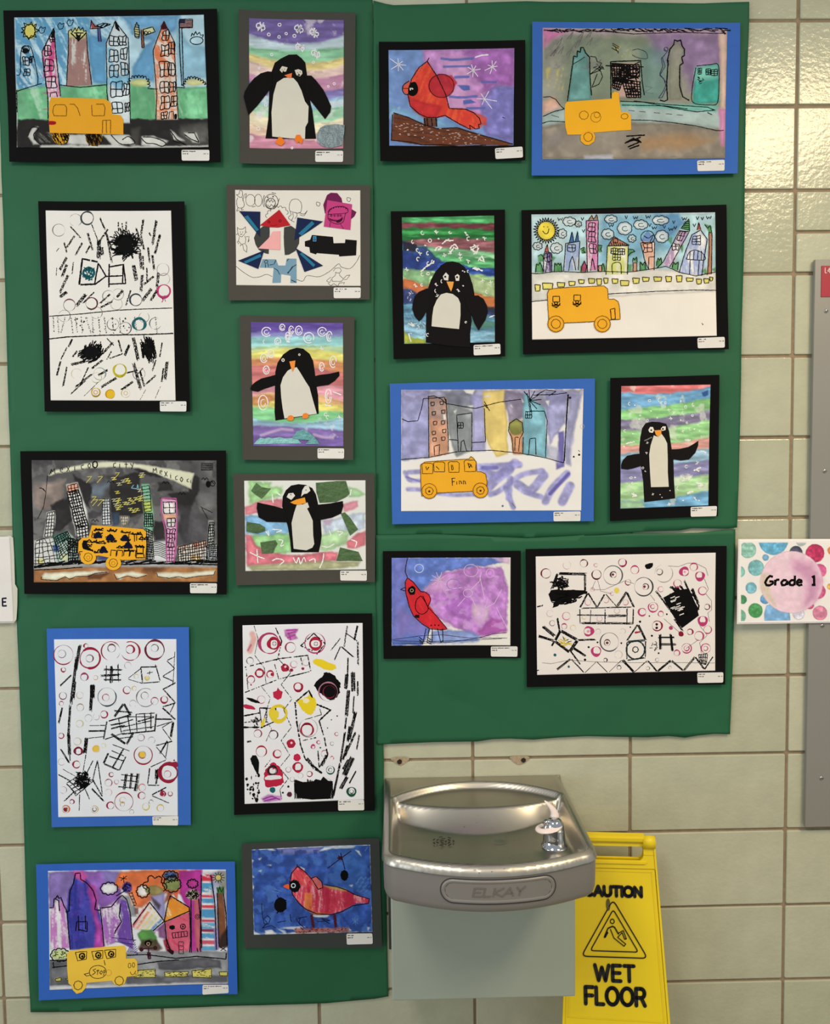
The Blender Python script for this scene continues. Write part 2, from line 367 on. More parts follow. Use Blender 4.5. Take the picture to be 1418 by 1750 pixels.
    def lathe(name, prof, m, parent, x, d, z, n=28, tilt=(0, 0)):
        V = []; F = []
        for r, h in prof:
            for i in range(n):
                a = 2 * math.pi * i / n; V.append((x + r * math.cos(a) + tilt[0] * h, -d + r * math.sin(a) + tilt[1] * h, z + h))
        for a in range(len(prof) - 1):
            for i in range(n): F.append((a * n + i, a * n + (i + 1) % n, (a + 1) * n + (i + 1) % n, (a + 1) * n + i))
        V.append((x + tilt[0] * prof[-1][1], -d + tilt[1] * prof[-1][1], z + prof[-1][1])); F += [((len(prof) - 1) * n + i, (len(prof) - 1) * n + (i + 1) % n, len(V) - 1) for i in range(n)]
        return mesh_obj(name, V, F, m, parent, True)
    bub = lathe('bubbler', [(0.029, 0), (0.028, .003), (0.0245, .005), (0.024, .022), (0.0228, .036), (0.0198, .050), (0.0165, .057), (0.012, .061)], chrome, root, bx, bd, bz)
    lathe('water_nozzle', [(0.009, 0), (0.0095, .006), (0.007, .009), (0.007, .015), (0.0085, .016), (0.0085, .02), (0.004, .022)], chrome, bub, bx - .016, bd + .006, bz + .040, 16)
    guard = mat('mouth_guard_plastic', (232, 214, 208), 0.35)
    # guard: ring around the nozzle sweeping up to a pointed hood behind
    path = [(-.040, .030, .052), (-.043, .012, .050), (-.036, .002 - .012, .048)]
    V = []; F = []; n = 26; m = 10
    for i in range(n):
        t = i / (n - 1); 
        if t < .55:
            a = math.radians(120 + 300 * t / .55); r = 0.0205; p = np.array([-.013 + r * 1.15 * math.cos(a), -.006 + r * .9 * math.sin(a), .040 + .010 * (math.cos(a) * .5 + .5)])
            rad = .0068 * (0.55 + .45 * min(1, t / .12)); tang = a
        else:
            s = (t - .55) / .45; p0 = np.array([-.013 + .0205 * 1.15 * math.cos(math.radians(420)), -.006 + .0185 * math.sin(math.radians(420)), .047])
            p = p0 + np.array([-.016 * s ** 1.4 + .010 * math.sin(s * math.pi), .010 * s, .046 * s]); rad = .0105 * (1 - s) ** .6 + .0012
        V += [tuple(p + rad * np.array([math.cos(b) * 1.0, math.sin(b) * .8, math.sin(b) * .55])) for b in np.linspace(0, 2 * math.pi, m, endpoint=False)]
    for i in range(n - 1):
        for j in range(m): F.append((i * m + j, i * m + (j + 1) % m, (i + 1) * m + (j + 1) % m, (i + 1) * m + j))
    F += [tuple(range(m)), tuple(range((n - 1) * m, n * m))]
    mesh_obj('mouth_guard', [(bx + x, -bd + y, bz + z) for x, y, z in V], F, guard, bub, True)
    # water droplets on the steel
    water = bpy.data.materials.new('water'); water.use_nodes = True; b = water.node_tree.nodes['Principled BSDF']
    b.inputs['Transmission Weight'].default_value = 1; b.inputs['IOR'].default_value = 1.33; b.inputs['Roughness'].default_value = 0.0
    bm = bmesh.new(); rr = random.Random(3)
    pts = V0 = co
    spots = []
    for _ in range(150):
        x, d = rr.choice([(rr.gauss(-.005, .04), rr.gauss(.215, .016)), (rr.gauss(.09, .05), rr.gauss(.25, .03)), (rr.uniform(-.15, .17), rr.uniform(.455, .477)), (rr.gauss(.0, .08), rr.gauss(.36, .03))])
        spots.append((x, d, rr.uniform(.0007, .0019)))
    for x, d, r in spots:
        i = np.argmin((X - x) ** 2 + (D - d) ** 2); z = co[i, 2]
        mtx = Matrix.Translation((X[i], -D[i], z)) @ Matrix.Diagonal((rr.uniform(.8, 1.5), 1, .55, 1))
        bmesh.ops.create_icosphere(bm, subdivisions=1, radius=r, matrix=mtx)
    tag(bm_obj('water_drops', bm, water, basin, True), kind='stuff')
build_fountain()

# ================================================================== wet floor sign
def strip(bm, pts, w, fn, closed=False, cap=True):
    """thick flat stroke through 2D points, fn maps (x, z) to 3D"""
    P = [np.array(p, float) for p in pts]
    if closed: P = P + [P[0]]
    for a, b in zip(P[:-1], P[1:]):
        d = b - a; l = np.hypot(*d)
        if l < 1e-9: continue
        nrm = np.array([-d[1], d[0]]) / l * w / 2
        bm.faces.new([bm.verts.new(fn(q)) for q in (a + nrm, a - nrm, b - nrm, b + nrm)])
    if cap:
        for p in P:
            bm.faces.new([bm.verts.new(fn(p + w / 2 * np.array([math.cos(t), math.sin(t)]))) for t in np.linspace(0, 2 * math.pi, 10, endpoint=False)])
def arc(cx, cy, rx, ry, a0, a1, n=14):
    return [(cx + rx * math.cos(math.radians(a)), cy + ry * math.sin(math.radians(a))) for a in np.linspace(a0, a1, n)]
GLY = {'A': [[(0, 0), (.42, 1), (.84, 0)], [(.16, .36), (.68, .36)]], 'C': [arc(.45, .5, .42, .5, 45, 315)], 'U': [[(0, 1), (0, .35)] + arc(.36, .35, .36, .35, 180, 360, 10) + [(.72, 1)]],
 'T': [[(0, 1), (.76, 1)], [(.38, 1), (.38, 0)]], 'I': [[(0, 0), (0, 1)]], 'O': [arc(.46, .5, .46, .5, 0, 360, 24)], 'N': [[(0, 0), (0, 1), (.7, 0), (.7, 1)]],
 'W': [[(0, 1), (.28, 0), (.55, .85), (.82, 0), (1.1, 1)]], 'E': [[(.62, 1), (0, 1), (0, 0), (.62, 0)], [(0, .52), (.56, .52)]], 'F': [[(.6, 1), (0, 1), (0, 0)], [(0, .5), (.54, .5)]],
 'L': [[(0, 1), (0, 0), (.56, 0)]], 'R': [[(0, 0), (0, 1), (.4, 1)] + arc(.4, .73, .27, .27, 90, -90, 8) + [(0, .46)], [(.4, .46), (.68, 0)]]}
def word(bm, s, x0, x1, z0, h, w, fn, gap=.34):
    wid = {c: max(p[0] for st in GLY[c] for p in st) for c in s}
    tot = sum(wid[c] for c in s) + gap * (len(s) - 1); sx = (x1 - x0) / tot; x = x0
    for c in s:
        for st in GLY[c]: strip(bm, [(x + px * sx, z0 + pz * h) for px, pz in st], w, fn)
        x += (wid[c] + gap) * sx
def build_sign():
    root = empty('wet_floor_sign', (1.546, -0.190, 0.0), 'yellow folding plastic wet floor sign standing right of the fountain', 'floor sign', rot=(0, 0, math.radians(-5.5)))
    yel = mat('yellow_plastic', (236, 206, 22), 0.42, bump=0.1, bscale=900, var=0.05, vscale=10); blk = mat('black_print', (14, 13, 14), 0.55)
    Ht, lean, t = 0.668, 0.120, 0.012
    hwf = lambda z: 0.142 - 0.037 * z / Ht
    def P3(x, z, off=0.0, back=False):       # panel coordinates -> local
        y = lean * z / Ht
        if back: y = 2 * lean - y - .004 - off
        return (x, y - (0 if back else off), z)
    def panel(name, back):
        # side rails, top rail around the hand slot, body, feet
        zs = [0.0, 0.04, 0.10, 0.515, 0.520, 0.575, 0.580, 0.625, Ht - .012]
        bm = bmesh.new()
        def slab(pts, o0, o1):
            k = len(pts); f = [bm.verts.new(P3(x, z, o1, back)) for x, z in pts]; r = [bm.verts.new(P3(x, z, o0, back)) for x, z in pts]
            bm.faces.new(f); bm.faces.new(r[::-1])
            for i in range(k): bm.faces.new((f[i], f[(i + 1) % k], r[(i + 1) % k], r[i]))
        e = 0.010
        body = [(-hwf(.15) + e * .6, .15), (hwf(.15) - e * .6, .15), (hwf(.590) - e * .6, .590)] + [(-hwf(.590) + e * .6, .590)]
        slab(body, 0, .004)
        slab([(-hwf(.590) + .002, .588), (hwf(.590) - .002, .588), (hwf(.618) - .002, .622), (hwf(.618) - .030, .622), (hwf(.618) - .033, .613), (hwf(.618) - .040, .608), (-hwf(.618) + .040, .608), (-hwf(.618) + .033, .613), (-hwf(.618) + .030, .622), (-hwf(.618) + .002, .622)], 0, .004)
        for s in (-1, 1):
            q = [(s * (hwf(.62) - .002), .621), (s * (hwf(.66) - .002), .655), (s * (hwf(.66) - .028), .655), (s * (hwf(.62) - .030), .621)]
            slab(q if s < 0 else q[::-1], 0, .004)
            q = [(s * hwf(0), 0), (s * hwf(.655), .655), (s * (hwf(.655) - .004), .655), (s * (hwf(0) - .006), 0)]        # outer rib
            slab(q if s < 0 else q[::-1], -.006, .007)
            q = [(s * hwf(0), 0), (s * (hwf(0) - .05), 0), (s * (hwf(0) - .06), .155), (s * hwf(.155), .155)]              # foot
            slab(q if s > 0 else q[::-1], -.002, .0045)
        zt_ = .656 if back else .664; slab([(-hwf(.64) + .004, .642), (hwf(.64) - .026, .642), (hwf(.64) - .026, zt_), (-hwf(.64) + .004, zt_)], -.002, .004)
        if not back: slab([(-hwf(.64) + .004, .660), (hwf(.64) - .026, .660), (hwf(.64) - .026, .668), (-hwf(.64) + .004, .668)], -.010, .009)
        slab([(-hwf(.6) + .028, .602), (hwf(.6) - .028, .602), (hwf(.6) - .024, .607), (-hwf(.6) + .024, .607)], 0, .0075)   # slot rim
        return bm_obj(name, bm, yel, root)
    front = panel('front_panel', False); panel('back_panel', True)
    # hinge barrels
    for x0, x1 in ((.076, .106), (-.106, -.076)):
        bm = bmesh.new(); m = Matrix.Translation(((x0 + x1) / 2, lean - .004, Ht - .016)) @ Matrix.Rotation(math.pi / 2, 4, 'Y')
        bmesh.ops.create_cone(bm, cap_ends=True, segments=20, radius1=.0155, radius2=.0155, depth=x1 - x0, matrix=m)
        bm_obj('hinge', bm, yel, root, True)
    bm = box_bm(-.078, .078, lean - .014, lean + .008, Ht - .014, Ht - .001, .003); bm_obj('hinge_bar', bm, yel, root)
    bm = bmesh.new()      # raised border of the printed field
    fn = lambda q: P3(q[0], q[1], .0052)
    field = [(-hwf(.24) + .014, .244), (hwf(.24) - .014, .240), (hwf(.58) - .014, .583), (-hwf(.58) + .014, .584)]
    strip(bm, field, .0022, fn, True)
    bm_obj('raised_border', bm, yel, front)
    fp = lambda q: P3(q[0], q[1], .0056)
    bm = bmesh.new(); word(bm, 'CAUTION', -.067, .069, .5255, .0215, .0082, fp, .22); tag(bm_obj('caution_lettering', bm, blk, front), 'black CAUTION lettering')
    bm = bmesh.new(); word(bm, 'WET', -.048, .046, .330, .035, .0088, fp, .30); word(bm, 'FLOOR', -.072, .070, .276, .038, .0092, fp, .26); tag(bm_obj('wet_floor_lettering', bm, blk, front), 'black WET FLOOR lettering')
    bm = bmesh.new()
    def rtri(ap, bl, br, r, w):
        P = [np.array(p, float) for p in (ap, bl, br)]; out = []
        for i in range(3):
            a, b, c = P[i - 1], P[i], P[(i + 1) % 3]; u = (a - b) / np.hypot(*(a - b)); v = (c - b) / np.hypot(*(c - b))
            for s in np.linspace(0, 1, 6): out.append((b + u * r) * (1 - s) ** 2 + 2 * b * s * (1 - s) + (b + v * r) * s * s)
        strip(bm, out, w, fp, True)
    rtri((.000, .517), (-.080, .384), (.080, .384), .014, .0028)
    rtri((.000, .494), (-.058, .3975), (.058, .3975), .008, .0026)
    # slipping figure
    ox, oz = -.004, .412
    strip(bm, [(ox + .001 + .0048 * math.cos(a), oz + .0545 + .0052 * math.sin(a)) for a in np.linspace(0, 2 * math.pi, 14, endpoint=False)], .0022, fp, True)
    strip(bm, [(ox - .018, oz + .020), (ox - .010, oz + .038), (ox + .001, oz + .043), (ox + .006, oz + .041), (ox + .015, oz + .026)], .0032, fp)
    strip(bm, [(ox - .018, oz + .018), (ox - .012, oz + .028)], .0052, fp)
    strip(bm, [(ox - .004, oz + .036), (ox + .004, oz + .016), (ox + .028, oz - .002)], .0022, fp); strip(bm, [(ox + .028, oz - .002), (ox + .032, oz + .003), (ox + .013, oz + .018)], .0022, fp)
    strip(bm, [(ox + .013, oz + .018), (ox + .024, oz + .029), (ox + .030, oz + .014), (ox + .034, oz + .015), (ox + .027, oz + .034), (ox + .016, oz + .028)], .0022, fp)
    tag(bm_obj('warning_pictogram', bm, blk, front), 'black triangle with a slipping figure')
    bm = bmesh.new(); q = arc(-.012, .505, .0052, .0145, 0, 360, 14)[:-1]; bm.faces.new([bm.verts.new(fp(p)) for p in q]); bm_obj('scuff_mark', bm, mat('scuff', (96, 88, 40), .6), front)
build_sign()

# ================================================================== electrical panel at the right edge
def build_panel():
    x0, zt = wall_pt(1388, 444, -.012); xb, zb = wall_pt(1378, 1413, -.012); x0 = (x0 + xb) / 2
    root = empty('electrical_panel', (x0 + .26, -.0035, zb), 'tall grey metal electrical panel cover with a red tag at the right edge', 'electrical panel')
    g = mat('panel_grey_steel', (146, 143, 138), 0.45, 0.3, bump=.08, bscale=1500, var=.03, vscale=3)
    bm_obj('cover', box_bm(-.26, .26, -.012, -.001, 0, zt - zb, .0015), g, root)
    sc = mat('screw_steel', (170, 170, 165), 0.3, 0.9)
    dk = mat('screw_slot', (30, 30, 30), .6)
    for px, py in ((1410, 532), (1407.5, 805), (1403.5, 1069), (1402, 1329)):
        x, z = wall_pt(px, py, -.012); bm = bmesh.new()
        bmesh.ops.create_uvsphere(bm, u_segments=14, v_segments=8, radius=.0052, matrix=Matrix.Translation((x - x0 - .26, -.012, z - zb)) @ Matrix.Diagonal((1, .55, 1, 1)))
        s = bm_obj('screw', bm, sc, root, True)
        bm2 = box_bm(x - x0 - .26 - .0038, x - x0 - .26 + .0038, -.0152, -.0135, z - zb - .0007, z - zb + .0007); o = bm_obj('slot', bm2, dk, s)
    x1, z1 = wall_pt(1402, 455, -.012); _, z2 = wall_pt(1402, 508, -.012); rx = x1 - x0 - .26
    pl = bm_obj('red_tag', box_bm(rx, rx + .20, -.0138, -.012, z2 - zb, z1 - zb, .0004), mat('red_tag_plastic', (166, 34, 56), 0.4), root)
    bm = bmesh.new(); fn = lambda q: (q[0], -.0141, q[1]); h = .0125; zz = z1 - zb - .0175
    GL2 = dict(GLY); x = rx + .0085
    for st in ([(0, 1), (0, 0), (.45, 0)],): strip(bm, [(x + a * .009, zz + b * h) for a, b in st], .0016, fn)
    x += .0062
    for st in ([(.75, 0), (.75, 1), (0, .3), (1, .3)],): strip(bm, [(x + a * .0075, zz + b * h) for a, b in st], .0016, fn)
    x += .0095; strip(bm, [(x - .0015, zz + .5 * h), (x + .0015, zz + .5 * h)], .0016, fn); x += .0042
    for st in GLY['E']: strip(bm, [(x + a * .010, zz + b * h) for a, b in st], .0016, fn)
    bm_obj('tag_lettering', bm, mat('white_print', (236, 225, 225), .5), pl)
build_panel()
# ================================================================== pictures on the wall
INK = {}
def ink_mat(c):
    n = 'ink_%02x%02x%02x' % tuple(int(v) for v in c)
    return mat(n, [v * .65 for v in c] if max(c) < 40 else c, 0.75, spec=0.08)
class Canvas:
    """pigment on paper: colours per grid point, coordinates are those of the picture's own sketch"""
    def __init__(s, X, Y, col):
        s.X, s.Y = X, Y; s.C = np.empty(X.shape + (3,)); s.C[:] = col; s.sd = 1; s.st = 1.0
        s.C *= (1 + 0.03 * (fbm(X, Y, 120, 3) - .5))[..., None]
    def mix(s, col, A, var=0.0, vs=70, box=None):
        s.sd += 1; sl = box or (slice(None), slice(None)); col = np.asarray(col, float)
        if var:
            n = (fbm(s.X[sl] * s.st, s.Y[sl], vs, s.sd, 5) - .5) * 2 * var; col = col * (1 - n)[..., None] + 255 * np.maximum(0, -n)[..., None] * .35
        A = np.clip(A, 0, 1)[..., None]; s.C[sl] = s.C[sl] * (1 - A) + np.clip(col, 0, 255) * A
    def box(s, P, m):
        P = np.asarray(P, float); lo = P.min(0) - m; hi = P.max(0) + m
        k = (s.X >= lo[0]) & (s.X <= hi[0]) & (s.Y >= lo[1]) & (s.Y <= hi[1])
        r = np.where(k.any(1))[0]; c = np.where(k.any(0))[0]
        if len(r) == 0 or len(c) == 0: return None
        return (slice(r[0], r[-1] + 1), slice(c[0], c[-1] + 1))
    def wash(s, col, a=1, var=.15, vs=90): s.mix(col, np.full(s.X.shape, a), var, vs)
    def poly(s, P, col, a=.95, soft=5, warp=6, var=.12, vs=60, smooth=False):
        if smooth: P = catmull(P, True, 5)
        P = [tuple(p) for p in P]; b = s.box(P, soft * 2 + warp)
        if b is None: return
        X, Y = s.X[b], s.Y[b]; s.sd += 1
        if warp: X, Y = X + (fbm(X, Y, 40, s.sd, 3) - .5) * 2 * warp, Y + (fbm(X, Y, 40, s.sd + 9, 3) - .5) * 2 * warp
        d = seg_dist(X, Y, P + P[:1]); d = np.where(inside(X, Y, P), d, -d)
        s.mix(col, a * np.clip(d / (2 * soft) + .5, 0, 1), var, vs, b)
        if var and a > .5: s.mix(np.array(col, float) * .78, .5 * a * np.exp(-((d - soft * .6) / (soft * .7 + 2)) ** 2), 0, 1, b)
    def line(s, P, w, col, a=1, soft=3, dry=0, var=.05, spl=False):
        if spl: P = catmull(P, False, 6)
        b = s.box(P, w + soft * 2)
        if b is None: return
        X, Y = s.X[b], s.Y[b]; d = seg_dist(X, Y, [tuple(p) for p in P]); s.sd += 1
        A = np.clip((w / 2 - d) / soft + .5, 0, 1)
        if dry: A = A * np.clip((fbm(X, Y, 14, s.sd, 3) - .5 * dry) * 6, 0, 1)
        s.mix(col, a * A, var, 40, b)
    def bands(s, rows, soft=10, warp=14, a=1, var=.15, vs=80):
        """rows: (y at left, y middle, y right, colour) - stripes from top to bottom"""
        x0, x1 = s.X.min(), s.X.max(); u = (s.X - x0) / (x1 - x0); s.sd += 1
        Yw = s.Y + (fbm(s.X, s.Y * 1.6, 90, s.sd, 4) - .5) * 2 * warp
        s.st = .22
        for yl, ym, yr, c in rows:
            yy = yl * (1 - u) * (1 - 2 * u) + ym * 4 * u * (1 - u) + yr * u * (2 * u - 1)
            s.mix(c, a * np.clip((Yw - yy) / (2 * soft) + .5, 0, 1), var * 1.3, vs * .45)
            s.mix(np.array(c) * .72, a * .45 * np.exp(-((Yw - yy - soft) / (soft * .8)) ** 2) * (fbm(s.X, s.Y, 130, s.sd + 2) > .5), 0)
        s.st = 1.0
    def hatch(s, P, col, ang=90, sp=10, a=.9, dens=.5, soft=3, warp=4):
        """crayon strokes inside an outline"""
        P = [tuple(p) for p in P]; b = s.box(P, 6)
        if b is None: return
        X, Y = s.X[b], s.Y[b]; t = math.radians(ang); s.sd += 1
        u = X * math.cos(t) + Y * math.sin(t); v = -X * math.sin(t) + Y * math.cos(t)
        n = fbm(v, u * .12, sp, s.sd, 3); g = fbm(X, Y, sp * .55, s.sd + 4, 2)
        d = seg_dist(X, Y, P + P[:1]); d = np.where(inside(X, Y, P), d, -d)
        s.mix(col, a * np.clip(d / (2 * soft) + .5, 0, 1) * np.clip((n * .75 + g * .25 - (1 - dens)) * 7 + .5, 0, 1), .06, 30, b)
    def cloud(s, col, thr=.55, sc=80, a=.8, box=None, soft=.08):
        s.sd += 1; sl = s.box(box, 0) if box is not None else (slice(None), slice(None))
        n = fbm(s.X[sl], s.Y[sl], sc, s.sd, 5); s.mix(col, a * np.clip((n - thr) / soft, 0, 1), .1, 40, sl)
class Art:
    def __init__(s, name, label, cat, x0, y0, sc, mount, mcol, sheet, lab, curl=(.002, .003, .001, .004), group=None, paper=(228, 223, 216), res=1.45, base=.0130, mname='mount'):
        s.x0, s.y0, s.sc, s.base = x0, y0, sc, base; s.rr = random.Random(len(name) * 37 + int(x0 * 3 + y0)); s.name = name
        M = s.w(mount); s.cx = M[:, 0].mean(); s.cz = M[:, 1].min(); s.hx = np.ptp(M[:, 0]) / 2; s.hz = np.ptp(M[:, 1]) / 2; s.mz = M[:, 1].mean()
        s.curl = curl; s.base = base; s.nm = 3
        s.root = empty(name, (s.cx, 0, s.cz), label, cat, group)
        s.inks = {}; s.holder = None
        s.mount = s.flat(mname, mount, mcol, 0, None, step=.018, th=.0008)
        if sheet is not None:
            q = np.array(sheet, float); wpx = np.hypot(*(q[1] - q[0])) * sc; hpx = np.hypot(*(q[3] - q[0])) * sc
            nu, nv = int(wpx / res) + 2, int(hpx / res) + 2
            u, v = np.meshgrid(np.linspace(0, 1, nu), np.linspace(0, 1, nv))
            XY = (q[0] * ((1 - u) * (1 - v))[..., None] + q[1] * (u * (1 - v))[..., None] + q[2] * (u * v)[..., None] + q[3] * ((1 - u) * v)[..., None])
            s.cv = Canvas(XY[..., 0], XY[..., 1], np.array(paper, float)); s.XY = XY
        s.lab = lab
    def w(s, P):
        P = np.asarray(P, float).reshape(-1, 2); return wall_arr(np.stack([s.x0 + P[:, 0] * s.sc, s.y0 + P[:, 1] * s.sc], 1), -s.base)
    def lift(s, X, Z):
        u = (X - s.cx) / s.hx; v = (Z - s.mz) / s.hz; k = lambda t: np.clip((t - .15) / .85, 0, 2) ** 2
        l, r, t, b = s.curl
        return l * k(-u) + r * k(u) + t * k(v) + b * k(-v) * (.65 + .35 * np.cos(u * 2.4 + s.cx * 7)) + .0006 * np.sin(3 * u + 5 * v + s.cz)
    def place(s, W2, layer):
        X, Z = W2[:, 0], W2[:, 1]
        return np.stack([X - s.cx, -(s.base + s.lift(X, Z) + layer), Z - s.cz], 1)
    def flat(s, name, P, col, layer, parent=None, step=.012, th=.0007, smooth=False, m=None, rumple=0, label=None):
        """a cut piece of paper, P in sketch coordinates"""
        if smooth: P = catmull(P, True, 6)
        V, F, E = fill_poly(s.w(P), step); co = s.place(V, layer)
        if rumple: co[:, 1] -= rumple * (fbm(V[:, 0], V[:, 1], .012, int(P[0][0]), 3))
        n = len(co); VV = np.vstack([co, co + [0, th, 0]])
        FF = [f[::-1] for f in F] + [(a, b, b + n, a + n) for a, b in E]
        if m is None: m = mat('paper_%02x%02x%02x' % tuple(int(c) for c in col), col, .85, bump=.25, bscale=1200, var=.06, vscale=25, spec=.12)
        o = mesh_obj(name, VV, FF, m, parent or s.root)
        if label: o['label'] = label
        return o
    # ---- ink strokes (sketch coordinates); collected by (holder, colour)
    def on(s, holder, layer): s.holder = (holder, layer); return s
    def _add(s, c, quads, pts):
        k = (s.holder[0].name, s.holder[1], tuple(c)); V, F = s.inks.setdefault(k, ([], [])); n = len(V); V.extend(pts); F.extend([tuple(i + n for i in f) for f in quads])
    def ln(s, P, w=4, c=(20, 18, 20), jit=.8, gap=0, spl=False, closed=False, wob=.2):
        P = np.asarray(P, float)
        if closed and not spl: P = np.vstack([P, P[:1]])
        if spl: P = catmull(P, closed, 7); P = np.vstack([P, P[:1]]) if closed else P
        step = max(4.5 / s.sc * .5, 6); P = resample(P, min(step, 22))
        n = len(P)
        if n < 2: return
        T = np.gradient(P, axis=0); T /= (np.hypot(T[:, 0], T[:, 1]) + 1e-9)[:, None]; N = np.stack([-T[:, 1], T[:, 0]], 1)
        r = np.array([s.rr.uniform(-1, 1) for _ in range(n)]); P = P + N * (r * jit)[:, None]
        ww = np.array([w / 2 * (1 + s.rr.uniform(-wob, wob)) for _ in range(n)])
        pts = []
        for i in range(n): pts += [tuple(P[i] + N[i] * ww[i]), tuple(P[i] - N[i] * ww[i])]
        Q = []; skip = False
        for i in range(n - 1):
            if gap and s.rr.random() < gap: continue
            Q.append((2 * i, 2 * i + 1, 2 * i + 3, 2 * i + 2))
        s._add(c, Q, pts)
    def lines(s, LL, w=4, c=(20, 18, 20), **k):
        for P in LL: s.ln(P, w, c, **k)
    def circ(s, cx, cy, r, w=4, c=(20, 18, 20), ry=None, a0=0, a1=360, **k):
        ry = ry or r; n = max(8, int(r / 3))
        s.ln([(cx + r * math.cos(t), cy + ry * math.sin(t)) for t in np.radians(np.linspace(a0, a1, n))], w, c, **k)
    def ring(s, cx, cy, r, w, c, miss=.35, passes=1):
        """printed ring: width varies around it and breaks where the paint was thin"""
        for p in range(passes):
            n = 34; ph = s.rr.uniform(0, 6.3); a = np.linspace(0, 2 * math.pi, n + 1); rr = r * (1 + .05 * p * s.rr.uniform(-1, 1))
            ww = w * np.clip(.62 + .55 * np.cos(a - ph) + .25 * np.cos(3 * a + ph) - miss * .9 * (np.sin(2 * a + ph * 3) > .55), 0, 1.6) + (0 if miss > .5 else w * .12)
            ox, oy = (s.rr.uniform(-.06, .06) * r * p for _ in range(2)); pts = []; Q = []
            for i in range(n + 1):
                for sg in (1, -1): pts.append((cx + ox + (rr + sg * ww[i] / 2) * math.cos(a[i]), cy + oy + (rr + sg * ww[i] / 2) * math.sin(a[i])))
            for i in range(n):
                if max(ww[i], ww[i + 1]) > w * .08: Q.append((2 * i, 2 * i + 1, 2 * i + 3, 2 * i + 2))
            s._add(c, Q, pts)
    def dry(s, a, b, w=14, c=(18, 16, 18), den=.7, k=None):
        """dry-brush or card-edge print: bundle of thin broken strokes"""
        a, b = np.array(a, float), np.array(b, float); d = b - a; L = np.hypot(*d)
        if L < 1: return
        t = d / L; nrm = np.array([-t[1], t[0]]); k = k or max(1, int(w / 3.4)); sw = w / k * 1.2
        for i in range(k):
            off = (i + .5 - k / 2) * w / k; u = s.rr.uniform(0, .08) * L; end = L * (1 - s.rr.uniform(0, .1))
            while u < end:
                l = s.rr.uniform(5, 42) * (den * den * 3.0 if den < 1 else 9); v = min(end, u + l)
                p0 = a + t * u + nrm * (off + s.rr.uniform(-1, 1)); p1 = a + t * v + nrm * (off + s.rr.uniform(-1, 1)); e = sw / 2 * s.rr.uniform(.6, 1.1)
                s._add(c, [(0, 1, 2, 3)], [tuple(p0 + nrm * e), tuple(p0 - nrm * e), tuple(p1 - nrm * e), tuple(p1 + nrm * e)])
                u = v + (s.rr.uniform(1, 15) * (1.06 - den) * 1.6 if den < 1 else 0)
    def blob(s, P, c=(18, 16, 18), rough=0, smooth=True):
        P = np.asarray(P, float)
        if smooth: P = catmull(P, True, 5)
        if rough: P = P + np.array([[s.rr.uniform(-rough, rough), s.rr.uniform(-rough, rough)] for _ in P])
        V, F, E = fill_poly(P, 9 / s.sc * .6 if s.sc > .2 else 40); s._add(c, F, [tuple(v) for v in V])
    def disc(s, cx, cy, r, c=(18, 16, 18), ry=None, rough=0):
        ry = ry or r; n = 16; P = [(cx + r * math.cos(a) * (1 + s.rr.uniform(-rough, rough)), cy + ry * math.sin(a) * (1 + s.rr.uniform(-rough, rough))) for a in np.linspace(0, 2 * math.pi, n, endpoint=False)]
        s._add(c, [(0, i + 1, (i + 1) % n + 1) for i in range(n)], [(cx, cy)] + P)
    def scrib(s, cx, cy, rx, ry, n=60, w=4, c=(18, 16, 18), ang=None, sp=.5):
        """dense scribble in an ellipse"""
        for i in range(n):
            t = s.rr.uniform(0, 6.28) if ang is None else math.radians(ang + s.rr.uniform(-15, 15)); r1 = math.sqrt(s.rr.random()) * .85
            q = s.rr.uniform(0, 6.28); px, py = cx + rx * r1 * math.cos(q), cy + ry * r1 * math.sin(q); l = s.rr.uniform(.3, .8) * sp
            s.ln([(px - rx * l * math.cos(t), py - ry * l * math.sin(t)), (px + rx * l * .3, py + ry * l * .2 * math.sin(t)), (px + rx * l * math.cos(t), py + ry * l * math.sin(t))], w, c, jit=w * .3)
    def grid(s, q, nx, ny, w=4, c=(20, 18, 20), jit=2, border=True, wob=.35):
        q = np.asarray(q, float); f = lambda u, v: q[0] * (1 - u) * (1 - v) + q[1] * u * (1 - v) + q[2] * u * v + q[3] * (1 - u) * v
        j = lambda: s.rr.uniform(-jit, jit)
        for i in range(0 if border else 1, nx + (1 if border else 0)): s.ln([f(i / nx, t) + [j(), j()] for t in np.linspace(0, 1, 5)], w, c, wob=wob)
        for i in range(0 if border else 1, ny + (1 if border else 0)): s.ln([f(t, i / ny) + [j(), j()] for t in np.linspace(0, 1, 5)], w, c, wob=wob)
    def win(s, x0, y0, x1, y1, w=6, c=(20, 18, 20), rnd=True):
        """hand drawn window: wobbly outline and a cross"""
        j = lambda k=5: s.rr.uniform(-k, k)
        P = [(x0 + j(), y0 + j()), ((x0 + x1) / 2, y0 + j()), (x1 + j(), y0 + j(8)), (x1 + j(), (y0 + y1) / 2), (x1 + j(), y1 + j()), ((x0 + x1) / 2, y1 + j()), (x0 + j(8), y1 + j()), (x0 + j(), (y0 + y1) / 2)]
        s.ln(P, w, c, spl=True, closed=True); s.ln([((x0 + x1) / 2 + j(), y0), ((x0 + x1) / 2 + j(), y1)], w, c); s.ln([(x0, (y0 + y1) / 2 + j()), (x1, (y0 + y1) / 2 + j())], w, c)
    def scallop(s, P, n, amp, w=4, c=(20, 18, 20), loop=True):
        P = resample(np.asarray(P, float), 4); idx = np.linspace(0, len(P) - 1, n + 1).astype(int)
        for a, b in zip(idx[:-1], idx[1:]):
            p, q = P[a], P[b]; d = q - p; nrm = np.array([d[1], -d[0]]) / (np.hypot(*d) + 1e-6); s.ln([p, p + d * .25 + nrm * amp, p + d * .75 + nrm * amp, q], w, c, spl=True)
